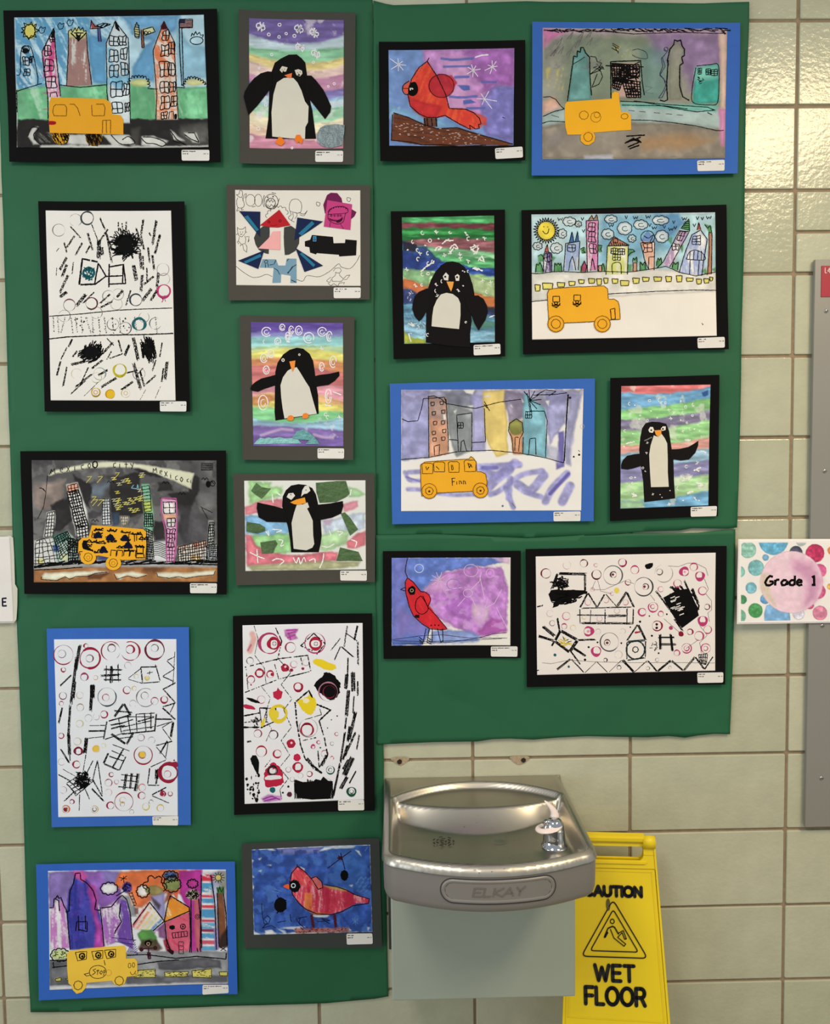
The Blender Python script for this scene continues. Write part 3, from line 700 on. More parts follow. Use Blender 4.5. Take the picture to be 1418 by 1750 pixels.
    def done(s, sheet_name='painting_sheet', label_lines=True):
        if hasattr(s, 'cv'):
            ny, nx = s.XY.shape[:2]; V = s.place(s.w(s.XY.reshape(-1, 2)), .0009); n = len(V)
            me = bpy.data.meshes.new(sheet_name); ii = np.arange(n).reshape(ny, nx)
            f = np.stack([ii[:-1, :-1], ii[1:, :-1], ii[1:, 1:], ii[:-1, 1:]], -1).reshape(-1, 4)
            bd = np.concatenate([ii[0, :], ii[1:, -1], ii[-1, -2::-1], ii[-2:0:-1, 0]]); k = len(bd)
            V = np.vstack([V, V[bd] + [0, .0008, 0]]); sk = np.stack([bd, np.roll(bd, -1), n + (np.arange(k) + 1) % k, n + np.arange(k)], 1)
            f = np.vstack([f, sk])
            me.vertices.add(len(V)); me.vertices.foreach_set('co', V.astype(np.float32).ravel())
            me.loops.add(f.size); me.loops.foreach_set('vertex_index', f.astype(np.int32).ravel())
            me.polygons.add(len(f)); me.polygons.foreach_set('loop_start', np.arange(0, f.size, 4, dtype=np.int32)); me.update(calc_edges=True)
            C = lin(np.clip(s.cv.C.reshape(-1, 3), 0, 255)); C = np.vstack([C, C[bd]]); A = np.ones((len(V), 4), np.float32); A[:, :3] = C
            at = me.attributes.new('paint', 'FLOAT_COLOR', 'POINT'); at.data.foreach_set('color', A.ravel()); me.materials.append(paint_mat())
            s.sheet = bpy.data.objects.new(sheet_name, me); COL.objects.link(s.sheet); s.sheet.parent = s.root
        if s.lab is not None:
            L = np.array(s.lab, float); L = L if L.shape == (4, 2) else np.array([(L[0], L[1]), (L[2], L[1]), (L[2], L[3]), (L[0], L[3])])
            r = .06; out = []
            for i in range(4):
                a, b, c = L[i - 1], L[i], L[(i + 1) % 4]; ea = (a - b) / np.hypot(*(a - b)); ec = (c - b) / np.hypot(*(c - b)); rr = np.hypot(*(L[3] - L[0])) * .13
                for t in (0, .5, 1): out.append((b + ea * rr) * (1 - t) ** 2 + 2 * b * t * (1 - t) + (b + ec * rr) * t * t)
            lb = s.flat('name_label', out, (226, 222, 218), .0012, None, .012)
            f = lambda u, v: L[0] * (1 - u) * (1 - v) + L[1] * u * (1 - v) + L[2] * u * v + L[3] * (1 - u) * v
            s.on(lb, .0012); hh = np.hypot(*(L[3] - L[0]))
            u = .04
            for k in range(2 if s.rr.random() < .5 else 3):
                v = min(.9, u + s.rr.uniform(.1, .24)); s.ln([f(u, .15), f(v, .15)], hh * .075, (95, 90, 92), gap=.04, wob=.5); u = v + .03
            s.ln([f(.04, .37), f(.16, .37)], hh * .07, (95, 90, 92), wob=.5); s.ln([f(.19, .37), f(.24, .36)], hh * .09, (105, 100, 102), wob=.5)
            s.ln([f(.79, .38), f(.88, .38)], hh * .06, (125, 120, 122), wob=.5); s.ln([f(.92, .38), f(.96, .38)], hh * .08, (115, 110, 112), wob=.5)
        for i, ((hn, layer, c), (V, F)) in enumerate(s.inks.items()):
            if not F: continue
            co = s.place(s.w(V), layer + .00022 + .00004 * (i % 6)); par = s.root if hn == 'SHEET' else bpy.data.objects[hn]
            if hn == 'SHEET': par = s.sheet
            nm = 'ink_lines' if max(c) < 70 else 'colour_strokes'
            o = mesh_obj(nm, co, [f for f in F], ink_mat(c), par); o['kind'] = 'stuff'
        return s
class _H: name = 'SHEET'
SHEET = (_H(), .0009)
BLACK, GREY, BLUE = (12, 10, 11), (74, 71, 66), (60, 104, 186)
BUS = (238, 172, 40)
K = (20, 18, 20)
def rrect(x0, y0, x1, y1): return [(x0, y0), (x1, y0), (x1, y1), (x0, y1)]
def oval(cx, cy, rx, ry, n=14): return [(cx + rx * math.cos(a), cy + ry * math.sin(a)) for a in np.linspace(0, 2 * math.pi, n, endpoint=False)]
# ---- school bus in front of a city under a sun (top left)
a = Art('school_bus_collage', 'city drawing with sun, flag and school bus on black mount, top left', 'artwork', 0, 0, .27504, [(20, 65), (400, 62), (1350, 60), (1362, 500), (1375, 1015), (700, 1014), (65, 1010), (45, 600)], BLACK, [(90, 110), (1268, 97), (1300, 920), (110, 920)], [(1130, 935), (1305, 938), (1305, 1006), (1132, 1002)], (.001, .004, .0, .005))
c = a.cv
c.poly([(90, 105), (1290, 90), (1290, 560), (100, 560)], (170, 205, 222), .9, 4, 0, .12)
c.poly([(745, 100), (1120, 95), (1100, 180), (1010, 280), (940, 260), (850, 240), (800, 160)], (92, 150, 196), .8, 14, 18, .2)
c.poly([(560, 220), (670, 250), (660, 400), (660, 520), (580, 520), (550, 350)], (86, 150, 196), .9, 12, 10, .15)
c.poly([(830, 420), (900, 280), (985, 250), (960, 520), (900, 480), (830, 520)], (88, 150, 196), .85, 12, 14, .2)
c.poly([(1100, 160), (1180, 280), (1290, 300), (1290, 480), (1140, 520), (1110, 400)], (130, 180, 205), .7, 16, 10, .2)
c.hatch([(95, 112), (560, 108), (560, 545), (105, 560)], (62, 132, 176), 62, 16, .75, .55); c.hatch([(95, 112), (560, 108), (560, 400), (105, 560)], (225, 230, 225), 20, 30, .5, .35)
c.hatch([(560, 105), (740, 102), (660, 300), (560, 300)], (86, 140, 180), 40, 16, .5, .5)
for P in ([(105, 560), (300, 535), (310, 750), (110, 765)], [(370, 540), (670, 525), (690, 760), (380, 700)], [(800, 520), (975, 555), (975, 745), (805, 765)], [(1100, 550), (1290, 545), (1300, 745), (1110, 750)]):
    c.poly(P, (110, 182, 134), .95, 6, 6, .3, 80)
    c.hatch(P, (84, 160, 108), 78, 40, .7, .5); c.hatch(P, (205, 222, 205), 70, 30, .6, .3)
c.poly([(110, 745), (1300, 745), (1300, 925), (110, 925)], (22, 18, 18), 1, 5, 10, .2)
c.poly([(1130, 790), (1300, 770), (1300, 910), (1120, 900)], (88, 86, 82), .8, 20, 14, .3); c.poly([(820, 800), (870, 795), (860, 910), (810, 910)], (70, 66, 60), .8, 10, 8)
W_ = (222, 222, 216)
for P in ([(175, 850), (200, 800), (240, 790), (215, 830), (210, 870), (250, 900), (210, 900)], [(430, 838), (640, 836), (600, 905), (420, 895)], [(640, 838), (800, 838), (840, 900), (700, 905)], [(880, 850), (960, 850), (1045, 880), (1020, 915), (880, 905)], [(1060, 810), (1150, 880), (1080, 870)], [(1150, 830), (1220, 830), (1245, 890), (1200, 885), (1160, 850)], [(255, 905), (620, 902), (900, 912), (1300, 912), (1300, 924), (250, 924)]): c.poly(P, W_, .9, 5, 6)
c.hatch([(230, 830), (330, 820), (330, 890), (250, 890)], (120, 116, 110), 45, 10, .8, .5)
c.poly(oval(187, 195, 38, 50), (222, 208, 92), .95, 5, 3); c.poly([(160, 150), (220, 140), (230, 200), (200, 245), (150, 220)], (226, 214, 110), .5, 6, 3)
c.poly([(140, 300), (205, 295), (230, 520), (120, 530)], (190, 210, 220), .8, 6, 3); c.hatch([(130, 300), (205, 295), (230, 520), (110, 540)], (52, 120, 165), 60, 14, .8, .5)
c.poly([(262, 320), (335, 180), (375, 600), (300, 610)], (222, 205, 214), .95, 4, 2); c.hatch([(262, 320), (335, 190), (352, 480), (272, 480)], (196, 40, 110), 95, 18, .85, .5); c.hatch([(275, 480), (360, 470), (375, 600), (300, 610)], (210, 110, 150), 80, 16, .7, .5)
c.poly([(425, 185), (535, 190), (572, 530), (415, 540)], (216, 208, 200), .95, 4, 2); c.hatch([(425, 235), (535, 220), (572, 530), (415, 540)], (142, 96, 92), 92, 15, .8, .62); c.poly([(425, 200), (475, 170), (535, 195), (530, 235), (485, 250), (430, 225)], (206, 204, 120), .8, 5, 3)
c.poly([(660, 270), (720, 130), (800, 250), (810, 765), (690, 765), (665, 500)], (206, 216, 220), .95, 4, 2); c.hatch([(665, 300), (800, 260), (806, 560), (670, 560)], (104, 168, 206), 70, 16, .7, .45); c.poly([(670, 480), (800, 470), (800, 520), (670, 530)], (110, 180, 215), .6, 10, 5)
c.poly([(955, 290), (1020, 140), (1085, 260), (1110, 745), (975, 745), (960, 500)], (228, 212, 200), .95, 4, 2); c.hatch([(960, 300), (1020, 145), (1085, 270), (1090, 400), (960, 400)], (216, 108, 60), 60, 18, .85, .5); c.hatch([(965, 400), (1095, 390), (1105, 745), (975, 745)], (214, 120, 80), 85, 16, .7, .42); c.poly([(1000, 165), (1020, 140), (1040, 190), (1005, 190)], (170, 40, 50), .9, 3, 2)
c.poly(oval(870, 515, 62, 24), (208, 206, 128), .85, 7, 6); c.poly(oval(1215, 515, 62, 22), (214, 208, 140), .85, 7, 6)
c.poly([(565, 135), (610, 170), (570, 180)], (176, 60, 56), .9, 4, 2); c.poly([(605, 180), (622, 180), (630, 260), (610, 258)], (70, 72, 140), .9, 3, 1); c.poly([(885, 190), (1, 1), (880, 185)], (180, 90, 60), .0)
c.poly([(875, 185), (893, 185), (895, 298), (882, 298)], (168, 96, 70), .9, 3, 1); c.poly([(840, 150), (870, 200), (850, 240), (835, 200)], (206, 196, 130), .9, 4, 2); c.poly([(885, 180), (950, 170), (965, 195), (895, 225)], (220, 212, 150), .8, 4, 2); c.poly(rrect(1120, 126, 1198, 178), (150, 120, 116), .8, 4, 2)
for y in (250, 365, 460, 560): c.line([(270, y + 120), (365, y + 115)], 6, (190, 60, 110), .7)
for y in (345, 480, 585, 690): c.line([(965, y), (1100, y - 6)], 7, (214, 110, 66), .7)
a.on(*SHEET); w = 5.5
# sun, hearts, cloud
a.ln([(150, 195), (134, 175), (158, 170), (148, 142), (180, 160), (196, 136), (206, 165), (228, 148), (218, 180), (245, 190), (215, 205), (228, 235), (196, 222), (180, 250), (170, 225), (145, 232), (152, 205), (130, 205)], w, closed=True); a.circ(186, 195, 34, w, ry=44)
for x, y in ((262, 185), (378, 160), (436, 140)): a.ln([(x - 18, y), (x - 6, y - 18), (x + 4, y - 8), (x + 20, y - 14), (x + 12, y + 14), (x - 8, y + 22)], w - 1, closed=True, spl=True)
a.ln(oval(1224, 258, 40, 24), w, spl=True, closed=True); a.ln([(1190, 232), (1196, 210), (1206, 226), (1218, 200), (1228, 222), (1242, 206), (1250, 226), (1266, 222), (1260, 240)], w)
# buildings
a.ln([(105, 470), (128, 455), (132, 330), (150, 295), (185, 290), (205, 330), (235, 470), (236, 525)], w, spl=True); a.disc(160, 318, 20, K, 18, .3); a.circ(160, 310, 26, w - 1); a.win(145, 355, 178, 410); a.win(185, 352, 205, 390); a.win(150, 432, 185, 468)
a.ln([(300, 740), (298, 600), (262, 325), (335, 175), (345, 300), (378, 600)], w + 1); a.blob([(325, 200), (342, 190), (338, 225), (318, 235)], K); a.win(312, 232, 340, 262); a.win(280, 285, 318, 345); a.win(282, 370, 332, 445); a.win(290, 478, 350, 545); a.ln([(312, 605), (315, 580), (350, 572), (358, 605)], w)
a.ln([(415, 535), (425, 330), (425, 195), (445, 182), (450, 205), (468, 172), (476, 196), (490, 165), (500, 190), (516, 170), (520, 196), (536, 190), (545, 330), (572, 530)], w); a.blob([(470, 205), (486, 260), (506, 205), (490, 220)], K); a.lines([[(440, 205), (485, 250)], [(535, 205), (488, 255)], [(460, 205), (520, 205)]], w + 2)
a.ln([(688, 770), (665, 570), (665, 495), (660, 270), (716, 135), (798, 240), (805, 500), (812, 768)], w); a.blob([(716, 130), (738, 160), (742, 195), (722, 180)], K, 3)
for q in ((682, 225, 732, 285), (742, 232, 785, 285), (685, 310, 732, 385), (748, 305, 788, 365), (682, 408, 735, 478), (752, 395, 792, 465), (690, 512, 760, 600), (770, 520, 802, 592), (700, 640, 762, 705), (775, 645, 805, 695)): a.win(*q, w=w + .5)
a.ln([(970, 745), (975, 600), (952, 315), (1020, 135), (1082, 260), (1095, 500), (1110, 745)], w); a.blob([(1020, 138), (1040, 180), (1002, 180)], (60, 20, 24), 2)
for q in ((1015, 195, 1050, 250), (1002, 285, 1048, 348), (1050, 270, 1085, 340), (995, 388, 1050, 475), (1048, 398, 1085, 470), (998, 510, 1048, 578), (1058, 512, 1090, 570), (1000, 600, 1052, 680), (1064, 605, 1098, 665), (1004, 700, 1038, 742)): a.win(*q, w=w + .5)
a.ln([(1050, 742), (1054, 698), (1078, 696), (1080, 742)], w); a.blob([(1085, 715), (1100, 712), (1100, 740), (1086, 742)], K)
# signs, flag, ground line
a.ln([(565, 125), (590, 165), (640, 175), (560, 180), (570, 130)], w); a.ln([(600, 160), (640, 145), (690, 152), (640, 172)], w, closed=True); a.lines([[(608, 180), (612, 258)], [(622, 180), (630, 258)]], w - 1); a.lines([[(625, 165), (650, 150)], [(650, 168), (670, 150)]], w + 3)
a.ln([(850, 140), (835, 180), (840, 232), (862, 240), (870, 205), (862, 165)], w, closed=True); [a.ln([(838, y), (868, y + 6)], w - 1) for y in range(155, 235, 14)]
a.ln([(890, 185), (950, 170), (966, 200), (900, 222)], w, closed=True); a.lines([[(880, 190), (882, 296), (896, 298), (890, 190)]], w); [a.circ(x, 205, 9, w - 1) for x in (908, 930)]
a.lines([[(1115, 130), (1118, 300), (1130, 535)], [(1132, 180), (1138, 400), (1140, 540)]], w + .5); a.ln(rrect(1118, 124, 1198, 178), w, closed=True); [a.ln([(1120, y), (1196, y)], 5, (96, 30, 40)) for y in (135, 148, 160, 172)]; a.blob(rrect(1120, 126, 1152, 150), (40, 38, 60), 0, False)
a.ln([(108, 568), (180, 545), (262, 520)], w); a.ln([(375, 530), (500, 545), (660, 528)], w); a.ln([(918, 552), (980, 555)], w); a.ln([(1100, 545), (1150, 548)], w); a.ln([(105, 560), (108, 700)], w)
a.scallop([(808, 520), (815, 490), (870, 482), (912, 495), (918, 545)], 10, 14, w); a.scallop([(1150, 540), (1160, 500), (1200, 492), (1250, 510), (1285, 545)], 11, 14, w)
a.ln([(175, 850), (200, 795), (240, 800), (212, 840), (230, 880), (262, 905)], w, spl=True); a.ln([(690, 840), (740, 890), (780, 900), (840, 890), (800, 850), (760, 870)], w, spl=True); a.ln([(880, 860), (910, 890), (960, 895), (1010, 912), (1030, 890), (960, 858), (890, 852)], w, spl=True); a.ln([(1060, 815), (1100, 870), (1160, 905), (1080, 880), (1070, 840)], w); a.ln([(1150, 840), (1190, 870), (1240, 890), (1210, 830), (1170, 830)], w)
b = a.flat('bus', [(318, 608), (500, 612), (655, 618), (690, 640), (700, 712), (750, 718), (768, 745), (768, 838), (640, 834), (500, 832), (312, 828), (306, 760), (308, 640)], (226, 160, 42), .002)
a.on(b, .002); gc = (110, 74, 28)
a.ln([(330, 700), (335, 665), (350, 652), (405, 654), (416, 672), (414, 722), (340, 722)], 4, gc, closed=True); a.ln([(435, 650), (462, 650), (485, 675), (500, 722)], 4, gc); a.lines([[(575, 722), (572, 655)], [(600, 650), (645, 650), (655, 670), (650, 722), (578, 722)]], 4, gc); a.lines([[(638, 830), (640, 750), (690, 750), (688, 832)], [(662, 752), (664, 830)]], 4, gc)
a.blob([(308, 756), (345, 757), (350, 770), (338, 777), (308, 776)], (160, 22, 30))
for x, y, f in ((378, 848, .55), (585, 858, 1)):
    wl = a.flat('wheel', oval(x, y, 52, 52, 16), (206, 150, 44) if f < 1 else (120, 84, 30), .0012); a.on(wl, .0012); a.scrib(x, y, 56, 56, int(42 * f + 20), 5, (28, 22, 18), 70, .6)
a.done()
def flakes(a, pts, c=(240, 238, 240), w=6, r=14):
    """white snow marks: small loops and ticks"""
    for x, y in pts:
        k = a.rr.random()
        if k < .45: a.circ(x, y, r * a.rr.uniform(.5, .9), w, c, ry=r * a.rr.uniform(.5, 1), a0=a.rr.uniform(0, 80), a1=a.rr.uniform(240, 400))
        elif k < .75: a.lines([[(x - r, y + a.rr.uniform(-r, r)), (x, y + a.rr.uniform(-r, r) * .6), (x + r, y + a.rr.uniform(-r, r))], [(x - r * .3, y - r), (x + r * .2, y + r)]], w, c)
        else: a.disc(x, y, r * .5, c, r * .4, .3)
# ---- penguin on rainbow bands, grey mount, top
a = Art('penguin_collage', 'penguin collage with drooping wings on grey mount, topmost of the penguins', 'artwork', 390, 10, .16925, [(105, 45), (600, 55), (1285, 72), (1280, 800), (1272, 1612), (700, 1606), (118, 1600), (115, 900)], GREY, [(212, 130), (1168, 150), (1162, 1448), (220, 1445)], [(880, 1470), (1162, 1472), (1160, 1586), (880, 1584)], (.006, .003, .0, .006), group='mounted penguin collages')
c = a.cv
c.bands([(0, 0, 0, (108, 92, 152)), (295, 385, 300, (190, 208, 218)), (420, 450, 420, (140, 196, 158)), (480, 580, 520, (226, 206, 140)), (560, 660, 600, (226, 196, 188)), (690, 740, 690, (196, 140, 172)), (760, 860, 840, (132, 120, 180)), (870, 960, 920, (152, 196, 220)), (960, 1050, 1010, (160, 210, 176)), (1050, 1190, 1130, (236, 222, 190)), (1180, 1290, 1240, (236, 205, 180)), (1290, 1350, 1345, (206, 140, 164))], 14, 16, 1, .14)
c.cloud((235, 230, 228), .62, 120, .6)
a.on(*SHEET); wc = (236, 232, 236)
for x, y in ((330, 215), (715, 235), (870, 275), (885, 485), (725, 420)):
    for k in range(7): t = a.rr.uniform(0, 3.14); L_ = a.rr.uniform(25, 62); a.ln([(x - L_ * math.cos(t) * .8, y - L_ * math.sin(t)), (x + L_ * math.cos(t) * .8, y + L_ * math.sin(t))], 9, wc)
    a.circ(x - 20, y - 10, 26, 11, wc); a.circ(x + 22, y + 14, 20, 10, wc)
for x, y, r in ((518, 192, 16), (410, 292, 15), (513, 315, 14), (585, 282, 13), (668, 305, 16), (1070, 790, 12), (1010, 815, 10), (320, 1105, 24), (305, 1245, 18), (380, 1005, 14), (440, 495, 13), (860, 570, 12), (315, 635, 10), (645, 1440, 10)): a.circ(x, y, r, 8, wc)
bd = a.flat('body', [(435, 680), (470, 580), (530, 535), (610, 495), (690, 492), (740, 530), (778, 575), (795, 700), (830, 980), (850, 1060), (888, 1348), (700, 1350), (378, 1344), (405, 1150), (415, 870), (440, 760)], (16, 14, 14), .0016)
a.flat('wing', [(440, 672), (400, 668), (330, 690), (265, 740), (215, 800), (170, 880), (160, 930), (185, 1030), (208, 1112), (300, 1010), (400, 880), (440, 830)], (16, 14, 14), .0024); a.flat('wing', [(770, 706), (840, 708), (890, 760), (960, 850), (1000, 930), (1040, 1020), (1030, 1080), (978, 1150), (900, 1050), (830, 960), (780, 880)], (16, 14, 14), .0024)
bl = a.flat('belly', [(492, 780), (560, 735), (610, 728), (660, 735), (700, 780), (740, 860), (775, 970), (812, 1020), (806, 1180), (780, 1230), (776, 1350), (640, 1345), (446, 1325), (438, 1080), (458, 900)], (218, 212, 198), .0024)
a.flat('beak', [(568, 708), (645, 685), (640, 732), (612, 734)], (236, 122, 72), .0034)
for P in ([(520, 655), (545, 615), (600, 628), (585, 668), (545, 682)], [(672, 655), (710, 645), (745, 660), (750, 690), (725, 718), (690, 705)]):
    e = a.flat('eye', P, (216, 208, 192), .0032); a.on(e, .0032); x, y = np.mean(P, 0); [a.disc(x + dx, y + dy, 4, K) for dx, dy in ((-14, 2), (12, -4), (-2, 14))]; a.disc(x, y + 26, 12, K, 7)
for P in ([(475, 1385), (500, 1350), (520, 1325), (555, 1350), (572, 1388), (540, 1420), (510, 1412)], [(672, 1352), (690, 1310), (725, 1308), (756, 1360), (742, 1405), (715, 1380), (695, 1395)]): a.flat('foot', P, (240, 126, 40), .0034)
st = a.flat('foil_rock', [(890, 1315), (930, 1240), (980, 1212), (1080, 1202), (1176, 1215), (1172, 1290), (1150, 1420), (1040, 1445), (960, 1430), (905, 1390)], (128, 142, 146), .0022, m=mat('crumpled_foil', (118, 132, 137), .4, .35, bump=.9, bscale=90, bdist=.004, var=.2, vscale=60), rumple=.0016)
a.done()

# ---- penguin on dark swirling sea, black mount
a = Art('penguin_collage', 'penguin collage with snow-flecked green and maroon sky on black mount', 'artwork', 660, 350, .15515, [(48, 75), (700, 62), (1305, 55), (1308, 900), (1306, 1672), (700, 1680), (80, 1705), (60, 800)], BLACK, [(170, 142), (1186, 122), (1194, 1515), (198, 1535)], [(960, 1545), (1252, 1532), (1256, 1648), (962, 1660)], (.003, .002, .0, .004), group='mounted penguin collages')
c = a.cv
c.bands([(0, 0, 0, (72, 160, 96)), (205, 205, 215, (112, 52, 62)), (265, 255, 285, (46, 132, 66)), (330, 330, 330, (34, 112, 56)), (410, 370, 395, (136, 84, 92)), (440, 480, 520, (120, 176, 132)), (470, 560, 590, (88, 168, 110)), (500, 640, 700, (34, 64, 142)), (730, 740, 800, (150, 186, 130)), (830, 900, 1030, (214, 124, 72)), (920, 1000, 1140, (44, 62, 118)), (1080, 1120, 1240, (88, 138, 168)), (1250, 1350, 1400, (122, 166, 190))], 9, 22, 1, .35, 70)
c.poly([(170, 400), (450, 480), (600, 620), (520, 720), (170, 720)], (36, 60, 130), .9, 14, 20, .3); c.poly([(180, 410), (330, 440), (330, 520), (190, 500)], (30, 28, 44), .9, 12, 14)
c.poly([(940, 790), (1190, 880), (1190, 1020), (960, 950)], (176, 196, 148), .95, 10, 12, .2); c.poly([(1040, 1020), (1190, 1020), (1190, 1130), (1110, 1130)], (204, 122, 72), .95, 8, 8); c.poly([(1110, 1130), (1190, 1130), (1190, 1190), (1130, 1185)], (44, 46, 60), .95, 8, 8); c.poly([(940, 1250), (1190, 1290), (1190, 1360), (950, 1350)], (86, 140, 122), .8, 14, 10)
c.poly([(188, 1390), (250, 1460), (430, 1490), (430, 1530), (195, 1530)], (172, 182, 62), .95, 10, 12, .25); c.poly([(180, 700), (500, 730), (450, 900), (185, 800)], (136, 180, 132), .9, 10, 14, .2); c.poly([(185, 815), (300, 840), (450, 930), (340, 975), (260, 930), (185, 905)], (212, 118, 72), .95, 8, 8); c.poly([(185, 930), (300, 960), (290, 1080), (190, 1100)], (50, 62, 110), .9, 10, 14, .4)
for x in range(200, 430, 30): c.line([(x, 1130 + (x % 7) * 10), (x + 60, 1260), (x + 30, 1400)], 8, (160, 196, 220), .6, 4, .8)
a.on(*SHEET); wc = (236, 232, 228)
for x, y in ((400, 310), (550, 300), (705, 305), (290, 410), (480, 395), (575, 375), (430, 450), (340, 500), (370, 540), (455, 535), (640, 555), (700, 525), (810, 545), (815, 595), (900, 625), (1080, 375), (1000, 380), (905, 375), (880, 320), (350, 600), (465, 650), (510, 630), (1060, 840), (1150, 855), (1110, 960), (400, 770), (460, 760), (320, 890), (390, 885), (235, 500), (225, 715)): flakes(a, [(x, y)], wc, 9, 22)
for P in ([(530, 505), (570, 460), (610, 470), (570, 500)], [(610, 430), (690, 375), (650, 400), (740, 390)], [(700, 490), (720, 450), (760, 435), (790, 490), (740, 470), (700, 530)], [(920, 470), (1020, 450), (930, 500), (1000, 520), (960, 545)], [(960, 440), (1010, 480), (990, 540), (930, 480)], [(1010, 620), (1050, 570), (1080, 630), (1020, 600)], [(380, 740), (440, 680), (530, 620)], [(950, 700), (1010, 720), (970, 690), (1060, 730)], [(240, 1310), (310, 1340), (270, 1300)], [(245, 1420), (270, 1510)], [(1130, 1240), (1190, 1220)]): a.ln(P, 14, wc, jit=4, wob=.5)
for k in range(26): x, y = a.rr.uniform(230, 420), a.rr.uniform(1280, 1480); a.ln([(x, y), (x + a.rr.uniform(-30, 30), y + a.rr.uniform(-30, 30))], 7, (200, 216, 228))
for k in range(10): x, y = a.rr.uniform(220, 290), a.rr.uniform(930, 1040); a.ln([(x, y), (x + a.rr.uniform(-20, 20), y + a.rr.uniform(-30, 30))], 6, (200, 206, 220))
bd = a.flat('body', [(460, 920), (490, 830), (540, 740), (600, 670), (660, 632), (730, 625), (800, 640), (860, 685), (910, 760), (950, 880), (970, 990), (960, 1040), (925, 1110), (940, 1280), (922, 1420), (925, 1572), (700, 1556), (435, 1520), (438, 1250), (440, 1100)], (20, 17, 18), .0016)
a.flat('wing', [(520, 915), (440, 925), (360, 960), (310, 1010), (290, 1090), (285, 1150), (310, 1230), (360, 1288), (400, 1250), (440, 1180), (520, 1100)], (20, 17, 18), .0024); a.flat('wing', [(860, 1025), (930, 1002), (1010, 1000), (1070, 1040), (1105, 1110), (1118, 1180), (1090, 1270), (1015, 1388), (970, 1310), (920, 1180), (880, 1120)], (20, 17, 18), .0024)
a.flat('belly', [(520, 1130), (555, 1050), (600, 990), (660, 972), (730, 985), (790, 1030), (815, 1090), (816, 1220), (800, 1370), (640, 1355), (498, 1340), (505, 1230)], (216, 210, 198), .0024)
a.flat('beak', [(662, 848), (742, 850), (730, 910), (712, 958), (690, 915)], (234, 160, 74), .0026)
for P, (x, y) in (([(622, 790), (655, 748), (686, 780), (680, 838), (635, 830)], (648, 796)), ([(755, 785), (785, 765), (806, 785), (800, 840), (765, 840)], (778, 800))): e = a.flat('eye', P, (222, 216, 208), .0026); a.on(e, .0026); a.disc(x, y, 11, K)
a.on(bd, .0016); flakes(a, [(860, 740), (900, 735), (840, 730), (550, 880), (545, 950), (845, 895), (790, 945), (480, 955), (560, 1000), (610, 845), (875, 1295), (455, 1435)], (226, 222, 222), 8, 18)
a.done()

# ---- penguin waving on rainbow, grey mount, middle
a = Art('penguin_collage', 'penguin collage with outstretched wings over a rainbow sky on grey mount', 'artwork', 400, 530, .15515, [(62, 60), (700, 70), (1326, 75), (1320, 800), (1312, 1650), (700, 1655), (100, 1648), (80, 900)], GREY, [(185, 132), (1200, 145), (1205, 1502), (215, 1498)], [(920, 1522), (1214, 1524), (1212, 1636), (922, 1634)], (.003, .004, .0, .007), group='mounted penguin collages')
c = a.cv
c.bands([(0, 0, 0, (96, 74, 158)), (250, 240, 230, (132, 132, 190)), (300, 290, 290, (150, 206, 210)), (410, 390, 400, (186, 214, 170)), (450, 430, 470, (228, 220, 122)), (540, 530, 570, (222, 150, 104)), (620, 620, 690, (206, 120, 120)), (840, 800, 850, (214, 150, 164)), (960, 900, 1010, (222, 174, 124)), (1000, 990, 1060, (228, 214, 120)), (1060, 1100, 1120, (128, 196, 140)), (1190, 1240, 1180, (152, 190, 214)), (1270, 1290, 1330, (132, 108, 176)), (1370, 1400, 1400, (122, 98, 170))], 14, 18, 1, .18, 90)
c.poly([(200, 970), (400, 930), (450, 980), (360, 1040), (200, 1050)], (210, 140, 90), .8, 16, 14); c.cloud((225, 225, 235), .62, 70, .5, [(650, 1180), (1200, 1400)])
for P in ([(300, 1380), (420, 1340), (520, 1310), (640, 1320)], [(880, 1370), (980, 1400), (1090, 1410)]): c.line(P, 30, (206, 180, 214), .7, 16)
a.on(*SHEET); wc = (240, 234, 240)
for x, y, rx, ry in ((358, 240, 52, 50), (480, 345, 34, 38), (630, 220, 28, 45), (712, 225, 38, 50), (822, 305, 56, 58), (970, 240, 48, 48), (1050, 290, 30, 55), (405, 480, 35, 45), (330, 530, 38, 48), (355, 660, 34, 46), (965, 625, 28, 48), (1090, 570, 36, 64), (320, 1020, 52, 82), (1038, 950, 34, 80), (590, 290, 25, 50), (530, 190, 30, 35)): a.circ(x, y, rx, 10, wc, ry=ry, a0=a.rr.uniform(0, 60), a1=a.rr.uniform(330, 420)); a.circ(x, y + 4, rx * .5, 8, wc, ry=ry * .5, a0=0, a1=300)
a.lines([[(570, 275), (640, 285)], [(575, 350), (615, 350)], [(1090, 900), (1180, 935)], [(1000, 1045), (1070, 1055)]], 12, wc); flakes(a, [(1010, 1150), (1030, 1180), (335, 350), (965, 420), (1160, 1180)], wc, 7, 22)
bd = a.flat('body', [(455, 680), (480, 580), (540, 490), (610, 438), (690, 415), (760, 425), (830, 480), (870, 560), (888, 680), (905, 820), (925, 940), (932, 1142), (700, 1180), (456, 1216), (446, 1120), (450, 900)], (16, 14, 14), .0016)
a.flat('wing', [(470, 710), (400, 730), (300, 755), (240, 790), (195, 830), (180, 870), (200, 890), (265, 900), (330, 870), (470, 825)], (16, 14, 14), .0024); a.flat('wing', [(860, 735), (940, 715), (1060, 700), (1155, 678), (1162, 720), (1110, 780), (1040, 825), (960, 835), (880, 850)], (16, 14, 14), .0024)
a.flat('belly', [(512, 830), (540, 740), (590, 670), (640, 640), (690, 630), (730, 690), (790, 790), (830, 850), (860, 960), (912, 1142), (760, 1165), (556, 1194), (535, 1080), (520, 960)], (216, 211, 201), .0024)
a.flat('beak', [(610, 568), (676, 556), (668, 630), (646, 680), (630, 640)], (238, 142, 62), .0034)
